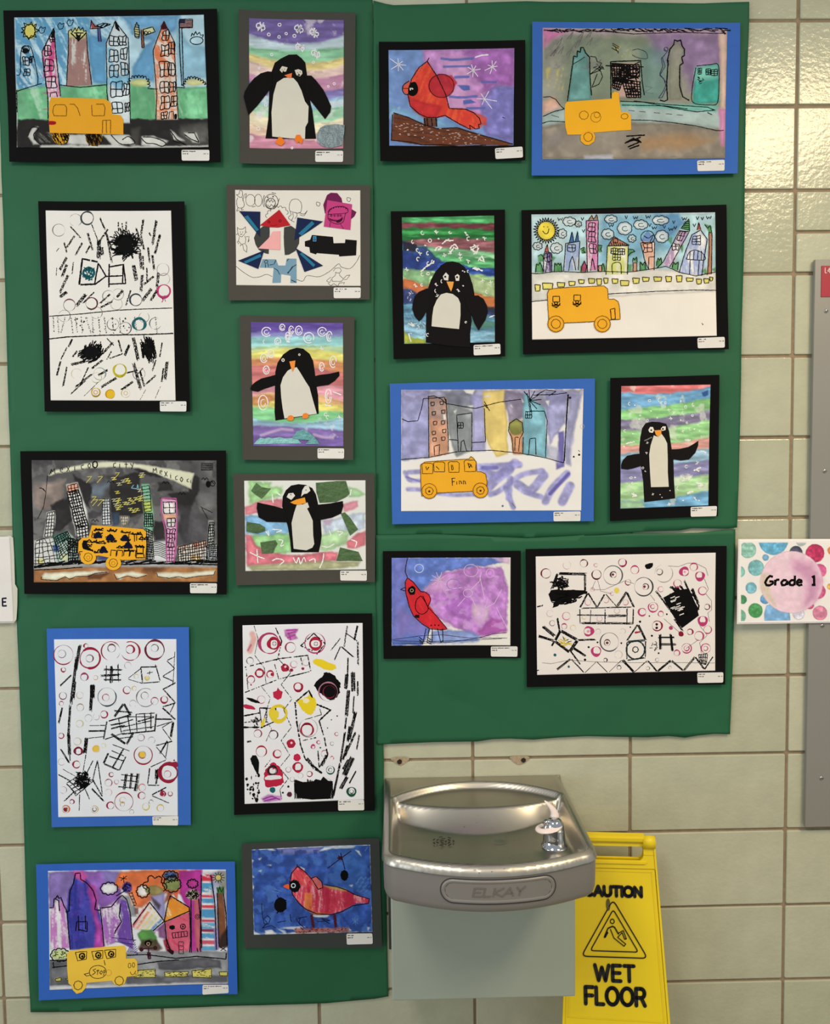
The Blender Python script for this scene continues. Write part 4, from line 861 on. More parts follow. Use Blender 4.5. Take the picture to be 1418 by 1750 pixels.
for x, y, r in ((540, 552, 19), (719, 492, 13)): e = a.flat('eye', oval(x, y, r, r * 1.05, 8), (222, 216, 204), .0026, step=.004); a.on(e, .0026); a.disc(x, y, r * .4, K)
for x, y in ((622, 1190), (786, 1165)): a.flat('foot', [(x - 35, y), (x - 20, y - 26), (x + 5, y - 32), (x + 32, y - 20), (x + 36, y + 10), (x + 15, y + 30), (x - 8, y + 28), (x - 32, y + 22)], (238, 134, 52), .0034)
a.on(bd, .0016); flakes(a, [(970, 800), (1062, 798)], (226, 222, 222), 5, 9)
fm = mat('aqua_tissue', (128, 186, 186), .45, .15, bump=.9, bscale=90, bdist=.005, var=.25, vscale=50)
a.flat('tissue_iceberg', [(218, 1478), (260, 1430), (290, 1405), (340, 1415), (380, 1402), (430, 1412), (500, 1400), (560, 1412), (640, 1408), (700, 1420), (745, 1470), (500, 1472)], (150, 196, 200), .0016, m=fm, rumple=.0012); a.flat('tissue_iceberg', [(640, 1410), (690, 1340), (760, 1315), (830, 1350), (880, 1395), (920, 1440), (940, 1478), (790, 1475), (830, 1432), (720, 1425)], (120, 176, 180), .0022, m=mat('teal_tissue', (98, 158, 160), .45, .15, bump=.9, bscale=90, bdist=.005, var=.25, vscale=50), rumple=.0012)
a.done()

# ---- penguin on bands, black mount, right
a = Art('penguin_collage', 'tall narrow-bellied penguin collage on black mount at the right side', 'artwork', 1030, 630, .1543, [(78, 105), (700, 88), (1285, 70), (1280, 800), (1268, 1632), (700, 1655), (75, 1688), (72, 900)], BLACK, [(200, 195), (1186, 178), (1162, 1515), (190, 1550)], [(968, 1532), (1256, 1520), (1250, 1632), (968, 1640)], (.003, .002, .001, .003), group='mounted penguin collages')
c = a.cv
c.bands([(0, 0, 0, (216, 116, 120)), (265, 275, 205, (112, 166, 210)), (450, 410, 320, (136, 196, 130)), (570, 540, 445, (130, 124, 156)), (680, 660, 560, (146, 200, 138)), (850, 830, 760, (226, 166, 158)), (945, 920, 890, (150, 186, 212)), (1090, 1060, 1000, (140, 138, 184)), (1270, 1220, 1170, (166, 206, 154)), (1470, 1440, 1340, (112, 166, 206))], 10, 20, 1, .22, 80)
c.poly([(190, 1460), (450, 1480), (440, 1540), (190, 1550)], (170, 206, 160), .9, 14, 12); c.cloud((222, 226, 214), .64, 110, .6); c.poly([(1090, 270), (1160, 240), (1160, 290), (1110, 310)], (34, 70, 140), .8, 8, 6)
a.on(*SHEET); wc = (238, 236, 234)
pts = [(515, 355), (620, 350), (645, 380), (690, 378), (350, 405), (290, 390), (860, 360), (995, 400), (915, 425), (730, 460), (780, 490), (890, 490), (750, 550), (860, 570), (930, 600), (990, 520), (1050, 620), (1010, 670), (965, 665), (1070, 690), (885, 690), (600, 545), (490, 575), (400, 560), (530, 470), (240, 690), (330, 720), (230, 860), (410, 520), (310, 1210), (355, 1205), (330, 1270), (300, 1300), (340, 1390), (960, 1370), (885, 1460), (1060, 1460), (920, 1085), (1040, 1040), (730, 1500), (1020, 1440), (830, 1325), (1110, 920)]
flakes(a, pts, wc, 7, 19)
for P in ([(860, 1190), (920, 1230), (870, 1250), (990, 1180), (940, 1230)], [(1000, 1130), (1080, 1090), (1030, 1120), (1060, 1140)], [(905, 790), (970, 795)], [(1080, 910), (1140, 930)], [(250, 830), (350, 810)], [(930, 1380), (1000, 1360)], [(310, 1380), (370, 1410), (320, 1420)], [(1030, 1260), (1100, 1290), (1050, 1300)]): a.ln(P, 15, wc, jit=4, wob=.5)
bd = a.flat('body', [(432, 660), (470, 605), (540, 588), (620, 592), (700, 612), (730, 690), (742, 780), (760, 900), (778, 1010), (785, 1250), (797, 1436), (600, 1460), (455, 1478), (445, 1250), (420, 1080), (400, 900), (412, 760)], (22, 19, 20), .0016)
a.flat('wing', [(430, 940), (340, 948), (265, 965), (220, 1010), (196, 1070), (200, 1110), (270, 1118), (330, 1105), (440, 1070)], (22, 19, 20), .0024); a.flat('wing', [(740, 895), (840, 890), (940, 868), (1000, 835), (1052, 800), (1050, 850), (1020, 930), (950, 1005), (860, 1018), (750, 1000)], (22, 19, 20), .0024)
a.flat('belly', [(510, 950), (525, 850), (560, 740), (605, 755), (642, 718), (680, 770), (708, 830), (714, 1000), (715, 1150), (726, 1308), (530, 1312), (520, 1150)], (218, 212, 198), .0024)
a.flat('beak', [(566, 685), (645, 678), (640, 725), (605, 755), (580, 730)], (236, 156, 66), .0034)
for P, (x, y) in (([(500, 680), (520, 645), (550, 648), (564, 685), (545, 712), (510, 705)], (531, 682)), ([(636, 668), (660, 640), (692, 640), (690, 680), (655, 690)], (660, 668))): e = a.flat('eye', P, (228, 224, 214), .0026, step=.005); a.on(e, .0026); a.disc(x, y, 10, K)
a.on(bd, .0016); flakes(a, [(480, 935), (430, 1060), (470, 1135), (490, 820), (550, 1390), (630, 1395), (650, 1425), (740, 1350), (440, 1100), (920, 975), (900, 985), (935, 915), (870, 930), (1015, 845), (345, 1045), (315, 1095), (395, 1005), (420, 1030), (280, 1080)], (215, 212, 212), 6, 13); a.ln([(455, 800), (540, 760)], 12, (120, 116, 116))
a.done()

# ---- penguin with green tissue paper, grey mount (landscape)
a = Art('penguin_collage', 'landscape penguin collage with green tissue scraps on grey mount', 'artwork', 395, 800, .17983, [(20, 55), (700, 52), (1360, 50), (1368, 600), (1366, 1080), (700, 1095), (50, 1112), (30, 600)], GREY, [(125, 120), (1276, 116), (1280, 962), (138, 978)], [(1035, 974), (1290, 972), (1288, 1068), (1038, 1066)], (.002, .002, .0, .004), group='mounted penguin collages', paper=(226, 226, 222))
c = a.cv
c.poly([(170, 130), (380, 130), (370, 180), (480, 180), (470, 260), (330, 300), (180, 330)], (150, 206, 130), .8, 16, 20, .3); c.poly([(130, 370), (250, 320), (480, 290), (500, 360), (300, 420), (130, 445)], (218, 128, 142), .95, 10, 12, .2)
c.poly([(130, 460), (260, 450), (400, 500), (540, 520), (560, 620), (400, 650), (140, 620)], (128, 178, 222), .95, 10, 14, .25); c.poly([(190, 640), (560, 620), (570, 800), (420, 820), (280, 780), (190, 730)], (150, 204, 138), .95, 12, 14, .25)
c.poly([(135, 630), (190, 640), (230, 730), (400, 810), (620, 830), (870, 800), (1010, 800), (1000, 880), (700, 900), (300, 920), (150, 930)], (214, 112, 128), .95, 12, 12, .25); c.poly([(160, 930), (500, 905), (900, 880), (1220, 890), (1200, 930), (900, 965), (200, 970)], (170, 170, 128), .9, 14, 10, .2)
c.poly([(860, 500), (1000, 480), (1120, 440), (1270, 420), (1270, 560), (1120, 640), (900, 640)], (190, 204, 226), .9, 16, 16, .25); c.poly([(1060, 340), (1200, 310), (1200, 370), (1080, 420)], (220, 140, 160), .9, 12, 12); c.poly([(850, 640), (1000, 590), (1120, 600), (1100, 720), (900, 790), (850, 780)], (176, 214, 160), .9, 14, 12, .2); c.poly([(1100, 700), (1200, 620), (1275, 595), (1270, 730), (1200, 760), (1110, 760)], (218, 118, 132), .95, 10, 10, .2); c.poly([(1115, 180), (1190, 190), (1280, 250), (1200, 270), (1120, 270)], (160, 208, 150), .8, 14, 12); c.poly([(880, 500), (960, 490), (940, 540), (890, 540)], (206, 176, 206), .8, 14, 10)
a.on(*SHEET); wc = (238, 238, 236)
for P in ([(330, 600), (360, 640), (350, 590)], [(390, 580), (480, 590), (430, 610)], [(450, 680), (490, 690), (470, 740), (500, 730)], [(180, 800), (260, 840), (320, 860)], [(245, 770), (255, 900)], [(590, 850), (620, 900), (640, 850), (660, 910), (690, 850), (710, 890)], [(740, 880), (790, 860), (800, 900)], [(860, 740), (920, 750), (980, 720)], [(1000, 600), (1060, 610), (1020, 640)], [(930, 590), (950, 640)], [(390, 880), (440, 860), (500, 880), (460, 920)], [(880, 810), (870, 880), (840, 950)], [(1140, 680), (1190, 700), (1180, 750)], [(390, 250), (400, 330)], [(430, 230), (470, 260)], [(1140, 200), (1130, 260)]): a.ln(P, 10, wc, spl=True, wob=.4)
bd = a.flat('body', [(485, 360), (490, 270), (520, 210), (570, 165), (640, 152), (710, 160), (770, 190), (805, 250), (825, 340), (850, 480), (860, 640), (850, 720), (832, 798), (700, 800), (570, 800), (560, 680), (540, 560), (500, 420)], (16, 14, 14), .0016)
a.flat('wing', [(510, 388), (400, 358), (250, 325), (244, 380), (262, 465), (340, 510), (440, 512), (540, 515)], (16, 14, 14), .0024); a.flat('wing', [(810, 348), (940, 335), (1060, 312), (1066, 360), (1045, 430), (960, 470), (850, 492), (790, 470)], (16, 14, 14), .0024)
a.flat('belly', [(600, 420), (625, 345), (680, 345), (725, 325), (742, 370), (722, 385), (750, 440), (776, 500), (780, 640), (790, 720), (772, 755), (715, 780), (640, 772), (594, 765), (582, 620), (575, 520)], (214, 210, 200), .0024)
a.flat('beak', [(562, 325), (620, 298), (700, 278), (712, 330), (640, 348), (600, 342)], (240, 156, 48), .0034)
for P, (x, y) in (([(528, 275), (545, 240), (590, 235), (608, 262), (572, 302)], (568, 252)), ([(676, 210), (700, 170), (735, 165), (752, 215), (720, 242), (692, 245), (665, 272)], (712, 208))): e = a.flat('eye', P, (224, 220, 214), .0026, step=.005); a.on(e, .0026); a.disc(x, y, 5, K)
tm = mat('green_tissue', (72, 102, 58), .55, 0, bump=1.0, bscale=70, var=.35, vscale=40, bdist=.006)
for P in ([(190, 215), (240, 140), (290, 180), (378, 195), (330, 250), (290, 290), (230, 250)], [(150, 510), (270, 530), (320, 560), (325, 595), (250, 622), (145, 600)], [(278, 705), (420, 684), (440, 720), (415, 760), (400, 805), (295, 812)], [(805, 140), (1000, 122), (1090, 120), (1125, 240), (1100, 270), (1000, 320), (840, 332), (810, 230)], [(1040, 430), (1080, 420), (1130, 470), (1205, 580), (1130, 640)], [(1035, 752), (1210, 795), (1250, 880), (1000, 880)]): a.flat('tissue_scrap', P, (72, 102, 58), .0010, m=tm, rumple=.0018, step=.006)
a.done()
# ---- red cardinal on a log, black mount
a = Art('cardinal_painting', 'red cardinal perched on a brown log with starry sky, black mount, top row', 'artwork', 640, 60, .19041, [(38, 65), (700, 58), (1350, 50), (1352, 600), (1350, 1130), (700, 1136), (52, 1140), (42, 700)], BLACK, [(125, 140), (1252, 124), (1244, 995), (132, 1000)], [(1078, 1020), (1324, 1008), (1328, 1106), (1084, 1116)], (.003, .003, .001, .005), group='cardinal paintings')
c = a.cv
c.wash((108, 140, 200), .95, .2); c.poly([(430, 130), (1255, 120), (1250, 450), (1080, 480), (980, 640), (1000, 720), (600, 720), (600, 500), (520, 300), (440, 220)], (196, 136, 198), .95, 16, 20, .2)
c.poly([(800, 140), (1255, 122), (1250, 470), (1100, 440), (980, 520), (960, 420), (850, 330)], (160, 98, 178), .85, 24, 26, .25); c.poly([(960, 560), (1080, 460), (1250, 480), (1245, 980), (1000, 900), (960, 760)], (126, 118, 192), .9, 20, 20, .25); c.poly([(600, 200), (850, 200), (830, 700), (680, 660), (620, 360)], (212, 160, 206), .8, 24, 16)
c.poly([(130, 640), (300, 680), (600, 760), (720, 830), (500, 830), (140, 760)], (128, 176, 216), .8, 20, 20); c.cloud((150, 190, 225), .6, 100, .6, [(130, 500), (440, 760)])
for P, w_ in (([(600, 212), (700, 225), (880, 212)], 22), ([(620, 285), (720, 282), (850, 280)], 20), ([(720, 380), (840, 375)], 24), ([(675, 555), (780, 562), (915, 550)], 22), ([(830, 660), (980, 655)], 22), ([(960, 420), (1090, 425)], 18)): c.line(P, w_, (88, 100, 178), .9, 5)
c.poly([(745, 450), (800, 450), (850, 455), (855, 490), (800, 500)], (84, 104, 186), .95, 5, 4); c.poly([(795, 590), (860, 580), (905, 605), (800, 625)], (84, 104, 186), .95, 5, 4)
br = [(170, 705), (300, 740), (440, 800), (560, 840), (760, 835), (900, 880), (1060, 930), (1240, 985), (1180, 998), (900, 985), (600, 1000), (330, 980), (150, 950)]
c.poly(br, (104, 52, 28), 1, 4, 3, .1); c.hatch(br, (66, 30, 16), 10, 14, .8, .4); c.hatch(br, (200, 170, 160), 15, 9, .6, .22); c.poly([(440, 740), (560, 750), (560, 825), (445, 815)], (96, 50, 30), .95, 4, 2)
bod = [(478, 240), (560, 370), (640, 540), (670, 660), (790, 660), (880, 690), (940, 760), (955, 830), (860, 850), (760, 800), (640, 730), (560, 740), (440, 738), (370, 690), (310, 620), (300, 540), (320, 420), (380, 310)]
c.poly(bod, (214, 58, 44), 1, 4, 4, .08); c.hatch(bod, (236, 96, 56), 110, 20, .7, .45); c.poly([(300, 560), (420, 600), (600, 640), (560, 735), (440, 738), (350, 680)], (196, 30, 44), .7, 16, 10); c.hatch(bod, (244, 150, 120), 100, 10, .5, .2); c.poly([(860, 690), (1000, 740), (1000, 810), (930, 820)], (228, 70, 48), .8, 10, 14)
c.poly(oval(600, 455, 118, 108), (178, 32, 46), .95, 5, 5, .12); c.poly([(640, 370), (690, 360), (735, 430), (700, 490)], (190, 30, 44), .8, 8, 8); c.poly([(252, 470), (310, 415), (325, 480), (300, 540), (262, 520)], (228, 88, 62), 1, 4, 2)
a.on(*SHEET); w = 8
a.ln([(478, 232), (400, 290), (330, 400), (300, 545), (320, 640), (400, 710), (470, 740), (560, 742), (630, 722), (760, 800), (860, 850), (850, 810), (905, 845), (940, 840), (930, 805), (955, 800), (940, 750), (890, 700), (820, 668), (670, 660)], w, (40, 14, 18)); a.ln([(470, 235), (560, 370), (640, 540), (668, 658)], w, (40, 14, 18)); a.ln([(490, 205), (468, 240)], w, (60, 10, 20))
a.ln(oval(600, 458, 112, 105), 6, (60, 12, 20), spl=True, closed=True); a.ln([(310, 415), (262, 450), (250, 490), (265, 530), (300, 540)], w, (40, 14, 18), spl=True); a.ln([(250, 482), (320, 484)], 5, (60, 20, 20))
a.blob([(330, 430), (365, 425), (388, 470), (384, 520), (350, 550), (310, 540), (300, 500), (312, 450)], (16, 13, 14)); a.lines([[(318, 478), (322, 500)], [(330, 480), (345, 490)]], 10, (230, 230, 230))
a.ln([(170, 700), (300, 740), (430, 800), (560, 842), (740, 832), (880, 880), (1060, 930), (1240, 985)], 8, (40, 20, 14)); a.ln([(160, 715), (150, 950), (330, 965), (420, 990), (600, 985), (760, 1002), (1000, 990)], 8, (40, 20, 14))
for x in (445, 470, 510, 550): a.dry((x, 745), (x + 8, 825), 12, (34, 22, 20), .6)
for x, y, L_, n in ((215, 270, 85, 7), (885, 318, 75, 7), (1055, 290, 70, 7), (985, 575, 110, 6)):
    for t in np.linspace(0, 2 * math.pi, n, endpoint=False): t += a.rr.uniform(-.2, .2); l = L_ * a.rr.uniform(.5, 1.1); a.ln([(x, y), (x + l * math.cos(t), y + l * math.sin(t))], 7, (226, 220, 232))
a.ln([(900, 205), (960, 185), (1020, 182)], 14, (232, 222, 232)); a.lines([[(1145, 740), (1170, 750)]], 5, (60, 40, 90))
for k in range(70): x = a.rr.uniform(180, 1000); y = 760 + (x - 180) * .17 + a.rr.uniform(10, 130); a.ln([(x, y), (x + a.rr.uniform(8, 26), y + a.rr.uniform(-6, 8))], 5, (206, 178, 168)) if y < 985 else 0
a.done()

# ---- red cardinal on purple sky, black mount
a = Art('cardinal_painting', 'slim red cardinal standing before a purple and blue sky, black mount', 'artwork', 645, 930, .17983, [(50, 66), (700, 64), (1360, 62), (1362, 600), (1358, 1080), (700, 1082), (58, 1086), (50, 700)], BLACK, [(134, 130), (1262, 126), (1260, 960), (134, 962)], [(1076, 972), (1328, 968), (1326, 1066), (1076, 1066)], (.002, .002, .0, .004), group='cardinal paintings', paper=(232, 228, 222))
c = a.cv
c.poly([(130, 125), (1180, 125), (1190, 180), (900, 215), (640, 260), (450, 420), (420, 600), (500, 820), (420, 960), (130, 960)], (92, 118, 200), .97, 8, 14, .25); c.poly([(140, 140), (280, 140), (290, 500), (240, 900), (140, 900)], (122, 120, 200), .6, 30, 20, .2); c.poly([(200, 600), (480, 750), (440, 860), (200, 850)], (150, 128, 208), .6, 40, 20)
c.poly([(450, 440), (620, 280), (900, 220), (1180, 210), (1240, 400), (1230, 820), (980, 880), (760, 800), (560, 690), (500, 600)], (186, 122, 204), .95, 14, 20, .3); c.poly([(620, 530), (900, 420), (1040, 620), (960, 740), (700, 690)], (172, 104, 198), .7, 30, 24, .25); c.poly([(900, 560), (1060, 600), (1040, 720), (960, 760), (900, 680)], (232, 200, 226), .8, 20, 20); c.poly([(430, 430), (560, 330), (760, 300), (720, 380), (560, 460)], (214, 160, 218), .8, 20, 16); c.poly([(960, 830), (1080, 700), (1210, 740), (1220, 830), (1000, 870)], (180, 92, 180), .85, 14, 16); c.poly([(520, 820), (860, 820), (960, 870), (960, 930), (500, 940)], (124, 146, 214), .85, 16, 16, .2); c.poly([(1090, 130), (1255, 128), (1250, 190), (1190, 180)], (222, 184, 220), .8, 10, 10); c.poly([(1060, 870), (1150, 860), (1130, 900), (1080, 905)], (236, 232, 224), .9, 6, 6)
c.cloud((206, 160, 220), .58, 70, .6, [(500, 300), (1220, 800)])
bod = [(285, 320), (330, 350), (420, 455), (470, 460), (505, 510), (490, 580), (560, 680), (660, 805), (600, 815), (500, 800), (420, 750), (330, 660), (290, 560), (268, 460), (260, 370)]
c.poly(bod, (206, 30, 44), 1, 4, 3, .1); c.hatch(bod, (236, 80, 70), 60, 14, .5, .3)
a.on(*SHEET); w = 7; B2 = (36, 10, 18)
a.ln([(285, 130), (270, 200), (262, 260), (285, 318), (262, 360), (268, 460), (300, 590), (340, 680), (420, 755), (500, 805), (600, 815), (662, 806), (560, 680), (480, 600), (430, 490)], w, B2); a.ln([(285, 318), (340, 360), (410, 450), (450, 452), (490, 480), (506, 530), (480, 590)], w, B2); a.ln([(410, 490), (370, 530), (360, 610), (400, 660), (450, 655), (480, 600), (415, 490)], w, B2, spl=True); a.ln([(262, 408), (218, 430), (270, 445)], w, B2)
a.disc(325, 440, 34, (18, 14, 14), 44, .15); a.circ(325, 438, 15, 5, (190, 186, 150)); a.disc(375, 685, 26, (40, 12, 16), 16, .4); [a.disc(x, y, 7, (50, 10, 16)) for x, y in ((510, 770), (545, 768), (580, 770))]
for x0, x1 in ((460, 432), (492, 468), (520, 518), (570, 600), (618, 622)): a.ln([(x0, 800), ((x0 + x1) / 2, 870), (x1, 930)], w, K)
a.lines([[(395, 880), (430, 910)], [(395, 905), (430, 935)], [(400, 930), (432, 948)], [(470, 880), (510, 910)], [(470, 905), (510, 930)], [(470, 930), (515, 948)], [(600, 935), (625, 910)]], w, K)
a.lines([[(140, 905), (400, 870), (620, 860), (860, 890), (1230, 890)], [(140, 935), (420, 940), (700, 930), (960, 890), (1100, 850), (1225, 838)], [(150, 915), (500, 925), (900, 910), (1180, 895)]], 4.5, (30, 24, 60))
wl = (222, 190, 228)
a.circ(395, 230, 42, 6, (206, 214, 240), ry=40); a.circ(888, 250, 68, 5, wl, ry=58); a.circ(1068, 275, 38, 5, wl, ry=42); a.circ(858, 465, 44, 5, wl, ry=38); a.circ(720, 380, 62, 5, (150, 120, 200), ry=50)
a.lines([[(890, 430), (970, 350), (985, 260)], [(760, 590), (830, 510)], [(890, 505), (945, 620)], [(970, 300), (1020, 530)], [(800, 410), (640, 440)], [(1130, 600), (1230, 800)], [(1180, 430), (1110, 560), (1020, 610)], [(1050, 520), (1020, 600)]], 6, wl)
for t in np.linspace(0, 6.28, 11): a.ln([(585, 340), (585 + 85 * math.cos(t), 340 + 80 * math.sin(t))], 5, wl)
a.done()

# ---- striped red bird on deep blue, grey mount
a = Art('cardinal_painting', 'plump striped red bird on a deep blue ground, grey mount, bottom', 'artwork', 405, 1425, .17983, [(45, 88), (700, 62), (1335, 36), (1352, 48), (1362, 500), (1378, 1068), (700, 1072), (72, 1078), (55, 600)], (62, 64, 62), [(140, 145), (1265, 100), (1288, 925), (162, 955)], [(1040, 942), (1286, 938), (1290, 1034), (1044, 1040)], (.002, .003, .001, .004), group='cardinal paintings', paper=(222, 226, 232))
c = a.cv
c.poly([(142, 150), (800, 125), (1262, 105), (1285, 920), (165, 935)], (40, 74, 158), .98, 5, 6, .3, 60); c.poly([(380, 140), (800, 125), (780, 180), (420, 190)], (130, 132, 196), .8, 14, 12); c.cloud((70, 112, 190), .55, 90, .7); c.cloud((28, 50, 120), .62, 70, .7); c.poly([(830, 140), (1120, 120), (1240, 230), (1220, 540), (1060, 520), (900, 300)], (56, 104, 180), .6, 30, 24, .25)
for P in ([(780, 165), (830, 125), (1000, 118), (1130, 108), (1100, 130), (900, 140)], [(290, 140), (330, 135), (370, 152), (310, 152)], [(165, 920), (230, 950), (165, 955)], [(265, 915), (330, 905), (380, 940), (280, 945)], [(385, 895), (470, 920), (440, 935)], [(410, 890), (560, 875), (660, 880), (560, 905)], [(600, 310), (640, 330), (640, 350), (615, 330)], [(1060, 485), (1100, 480), (1095, 500)], [(200, 235), (235, 220), (215, 245)], [(290, 292), (328, 292), (325, 302)], [(205, 350), (235, 338), (225, 358)], [(140, 240), (160, 250), (145, 275)], [(146, 390), (165, 410), (148, 415)], [(150, 490), (165, 490), (160, 515)], [(700, 770), (880, 770), (860, 790), (740, 790)], [(1235, 880), (1260, 885), (1245, 915)], [(1060, 890), (1090, 910), (1060, 918)], [(1120, 150), (1160, 160), (1180, 210)]): c.poly(P, (226, 230, 236), .9, 4, 5)
for k in range(22): x, y = 1130 + (k % 6) * 22, 400 + (k * 37) % 150; c.line([(x, y), (x + 30, y - 20)], 5, (120, 160, 210), .5)
bod = [(560, 305), (620, 330), (680, 395), (740, 480), (820, 490), (900, 500), (1040, 530), (1120, 575), (1255, 612), (1255, 655), (1130, 655), (1050, 700), (980, 740), (860, 765), (740, 750), (640, 700), (570, 640), (530, 570), (500, 480), (520, 380)]
c.poly(bod, (206, 58, 84), 1, 4, 4, .1); c.hatch(bod, (238, 176, 180), 95, 12, .8, .42); c.hatch(bod, (176, 26, 60), 88, 34, .8, .45); c.hatch([(640, 560), (730, 560), (740, 740), (640, 700)], (226, 130, 60), 88, 24, .8, .6); c.hatch([(520, 320), (700, 400), (700, 520), (530, 430)], (226, 90, 80), 60, 16, .7, .5); c.poly([(700, 420), (750, 400), (810, 460), (815, 510), (770, 525), (720, 480)], (224, 104, 100), .9, 5, 3); c.poly([(640, 715), (740, 745), (900, 760), (760, 772)], (226, 120, 50), .8, 6, 5); c.poly([(820, 490), (960, 500), (1040, 525), (1040, 545), (900, 520)], (206, 180, 90), .7, 8, 6); c.poly([(550, 900), (760, 890), (1060, 890), (1060, 925), (560, 935)], (200, 120, 100), .8, 8, 10, .4)
a.on(*SHEET); w = 8; B2 = (26, 18, 26)
a.ln([(570, 285), (575, 305), (520, 370), (500, 460), (530, 580), (590, 660), (660, 720), (760, 758), (900, 765), (1000, 735), (1100, 680), (1250, 655), (1255, 612), (1120, 575), (1040, 530), (950, 500), (830, 480)], w, B2); a.ln([(575, 305), (650, 360), (720, 440), (770, 525), (815, 510), (805, 450), (750, 402), (705, 420)], w, B2)
a.blob(oval(548, 495, 52, 60), (14, 14, 20), 4); a.circ(535, 490, 20, 9, (206, 216, 232)); a.disc(538, 488, 9, (20, 20, 26)); a.blob([(440, 495), (490, 475), (495, 522), (470, 515)], (230, 96, 44)); a.ln([(440, 495), (492, 475)], 5, B2)
a.disc(412, 672, 60, (12, 11, 14), 70, .06); a.scrib(412, 672, 62, 74, 40, 7, (10, 10, 12)); a.disc(1020, 392, 36, (12, 11, 14), 50, .08); a.scrib(1020, 392, 40, 52, 24, 7, (10, 10, 12))
a.lines([[(860, 325), (980, 235), (1085, 160)], [(985, 180), (1025, 335)], [(950, 230), (1010, 215)], [(960, 205), (1000, 250)]], 8, (50, 20, 30)); a.disc(975, 230, 20, (60, 20, 30), 18, .4); a.lines([[(380, 580), (400, 620)]], 6, K)
for x0, x1 in ((705, 728), (925, 940)): a.dry((x0, 760), (x1, 890), 26, (84, 24, 26), .8)
for k in range(60): x, y = a.rr.uniform(555, 1050), a.rr.uniform(885, 925); a.ln([(x, y), (x + a.rr.uniform(-25, 25), y + a.rr.uniform(-10, 14))], 6, a.rr.choice([(120, 40, 36), (96, 30, 30), (150, 60, 50)]))
a.lines([[(235, 655), (240, 760), (260, 850), (300, 850), (320, 800), (290, 770), (255, 800), (290, 840), (240, 890), (330, 865), (370, 890)], [(385, 835), (465, 822)], [(505, 760), (510, 810), (520, 830)], [(580, 800), (620, 790), (665, 785)], [(600, 800), (590, 840), (640, 890)], [(760, 830), (890, 820), (800, 800), (880, 850)], [(560, 800), (600, 860)]], 6, (14, 18, 46))
a.lines([[(330, 540), (400, 560)], [(350, 520), (430, 545)], [(1090, 800), (1150, 850)], [(1100, 850), (1150, 800)], [(1120, 790), (1125, 860)], [(1140, 460), (1180, 400), (1210, 440)], [(1215, 160), (1240, 120)]], 5, (96, 140, 206))
a.done()
a.lab = None
# ---- bus on a hazy grey street, blue mount, top right
a = Art('school_bus_collage', 'yellow bus collage on a murky grey-green street, blue mount, top right', 'artwork', 900, 30, .26093, [(35, 30), (700, 34), (1392, 40), (1388, 500), (1372, 1028), (700, 1034), (30, 1038), (34, 500)], BLUE, [(102, 70), (1308, 80), (1292, 928), (100, 932)], [(1110, 942), (1288, 938), (1286, 1010), (1112, 1012)], (.002, .004, .001, .005), paper=(226, 214, 206))
c = a.cv
c.wash((142, 142, 130), .95, .15, 140); c.poly([(100, 70), (1305, 80), (1300, 130), (100, 130)], (206, 170, 190), .8, 16, 10); c.poly([(250, 120), (800, 120), (860, 540), (240, 560)], (134, 146, 126), .9, 50, 30, .12); c.poly([(800, 110), (1290, 110), (1290, 380), (1080, 480), (1000, 300), (840, 300)], (146, 118, 164), .9, 40, 30, .2); c.poly([(760, 200), (920, 220), (900, 540), (740, 540)], (112, 150, 146), .7, 40, 20)
c.poly([(105, 560), (180, 520), (230, 600), (105, 650)], (222, 176, 160), .9, 12, 10); c.hatch([(105, 560), (180, 520), (230, 600), (105, 650)], (220, 190, 90), 110, 16, .6, .4); c.poly([(100, 640), (260, 580), (760, 560), (1290, 600), (1290, 740), (1000, 700), (640, 690), (260, 690), (100, 720)], (166, 186, 186), .95, 12, 10, .12); c.poly([(600, 560), (1250, 575), (1230, 620), (900, 600), (620, 580)], (118, 196, 184), .85, 10, 10)
c.poly([(100, 720), (260, 690), (660, 690), (1000, 700), (1290, 745), (1292, 930), (100, 930)], (140, 130, 118), .97, 10, 10, .18); c.poly([(740, 800), (1000, 770), (1200, 800), (1100, 850), (760, 860)], (188, 146, 104), .7, 40, 20); c.poly([(300, 760), (640, 760), (600, 880), (250, 870)], (170, 160, 150), .6, 50, 20); c.poly([(250, 700), (320, 760), (200, 840), (110, 820)], (150, 140, 140), .6, 40, 20)
c.poly([(1250, 600), (1300, 600), (1290, 850), (1265, 840)], (220, 140, 190), .9, 10, 8); c.poly([(1255, 110), (1305, 100), (1300, 600), (1270, 600)], (230, 196, 180), .9, 8, 8); c.poly([(105, 80), (250, 100), (140, 160), (105, 200)], (216, 120, 180), .8, 20, 14); c.poly([(380, 910), (560, 900), (560, 930), (380, 930)], (206, 206, 224), .9, 12, 8)
c.poly([(300, 270), (350, 200), (400, 240), (420, 540), (270, 550)], (98, 150, 148), .95, 7, 5, .2); c.poly([(1105, 330), (1250, 310), (1255, 560), (1085, 565)], (58, 164, 152), .97, 8, 6, .25); c.poly([(1105, 330), (1250, 310), (1245, 400), (1095, 420)], (130, 200, 186), .8, 12, 8); c.poly([(930, 280), (930, 200), (980, 155), (1030, 210), (1010, 310), (1010, 540), (930, 540)], (140, 140, 126), .9, 8, 4)
c.poly([(560, 300), (735, 300), (740, 525), (600, 525), (590, 470), (560, 460)], (206, 168, 158), .95, 5, 4); c.hatch([(120, 330), (260, 330), (230, 500), (140, 500)], (212, 190, 90), 105, 22, .6, .4); c.hatch([(560, 180), (690, 160), (680, 260), (600, 270)], (214, 196, 90), 130, 18, .6, .3)
c.hatch([(110, 120), (500, 110), (500, 340), (120, 340)], (110, 110, 110), 135, 26, .5, .42)
a.on(*SHEET); w = 6
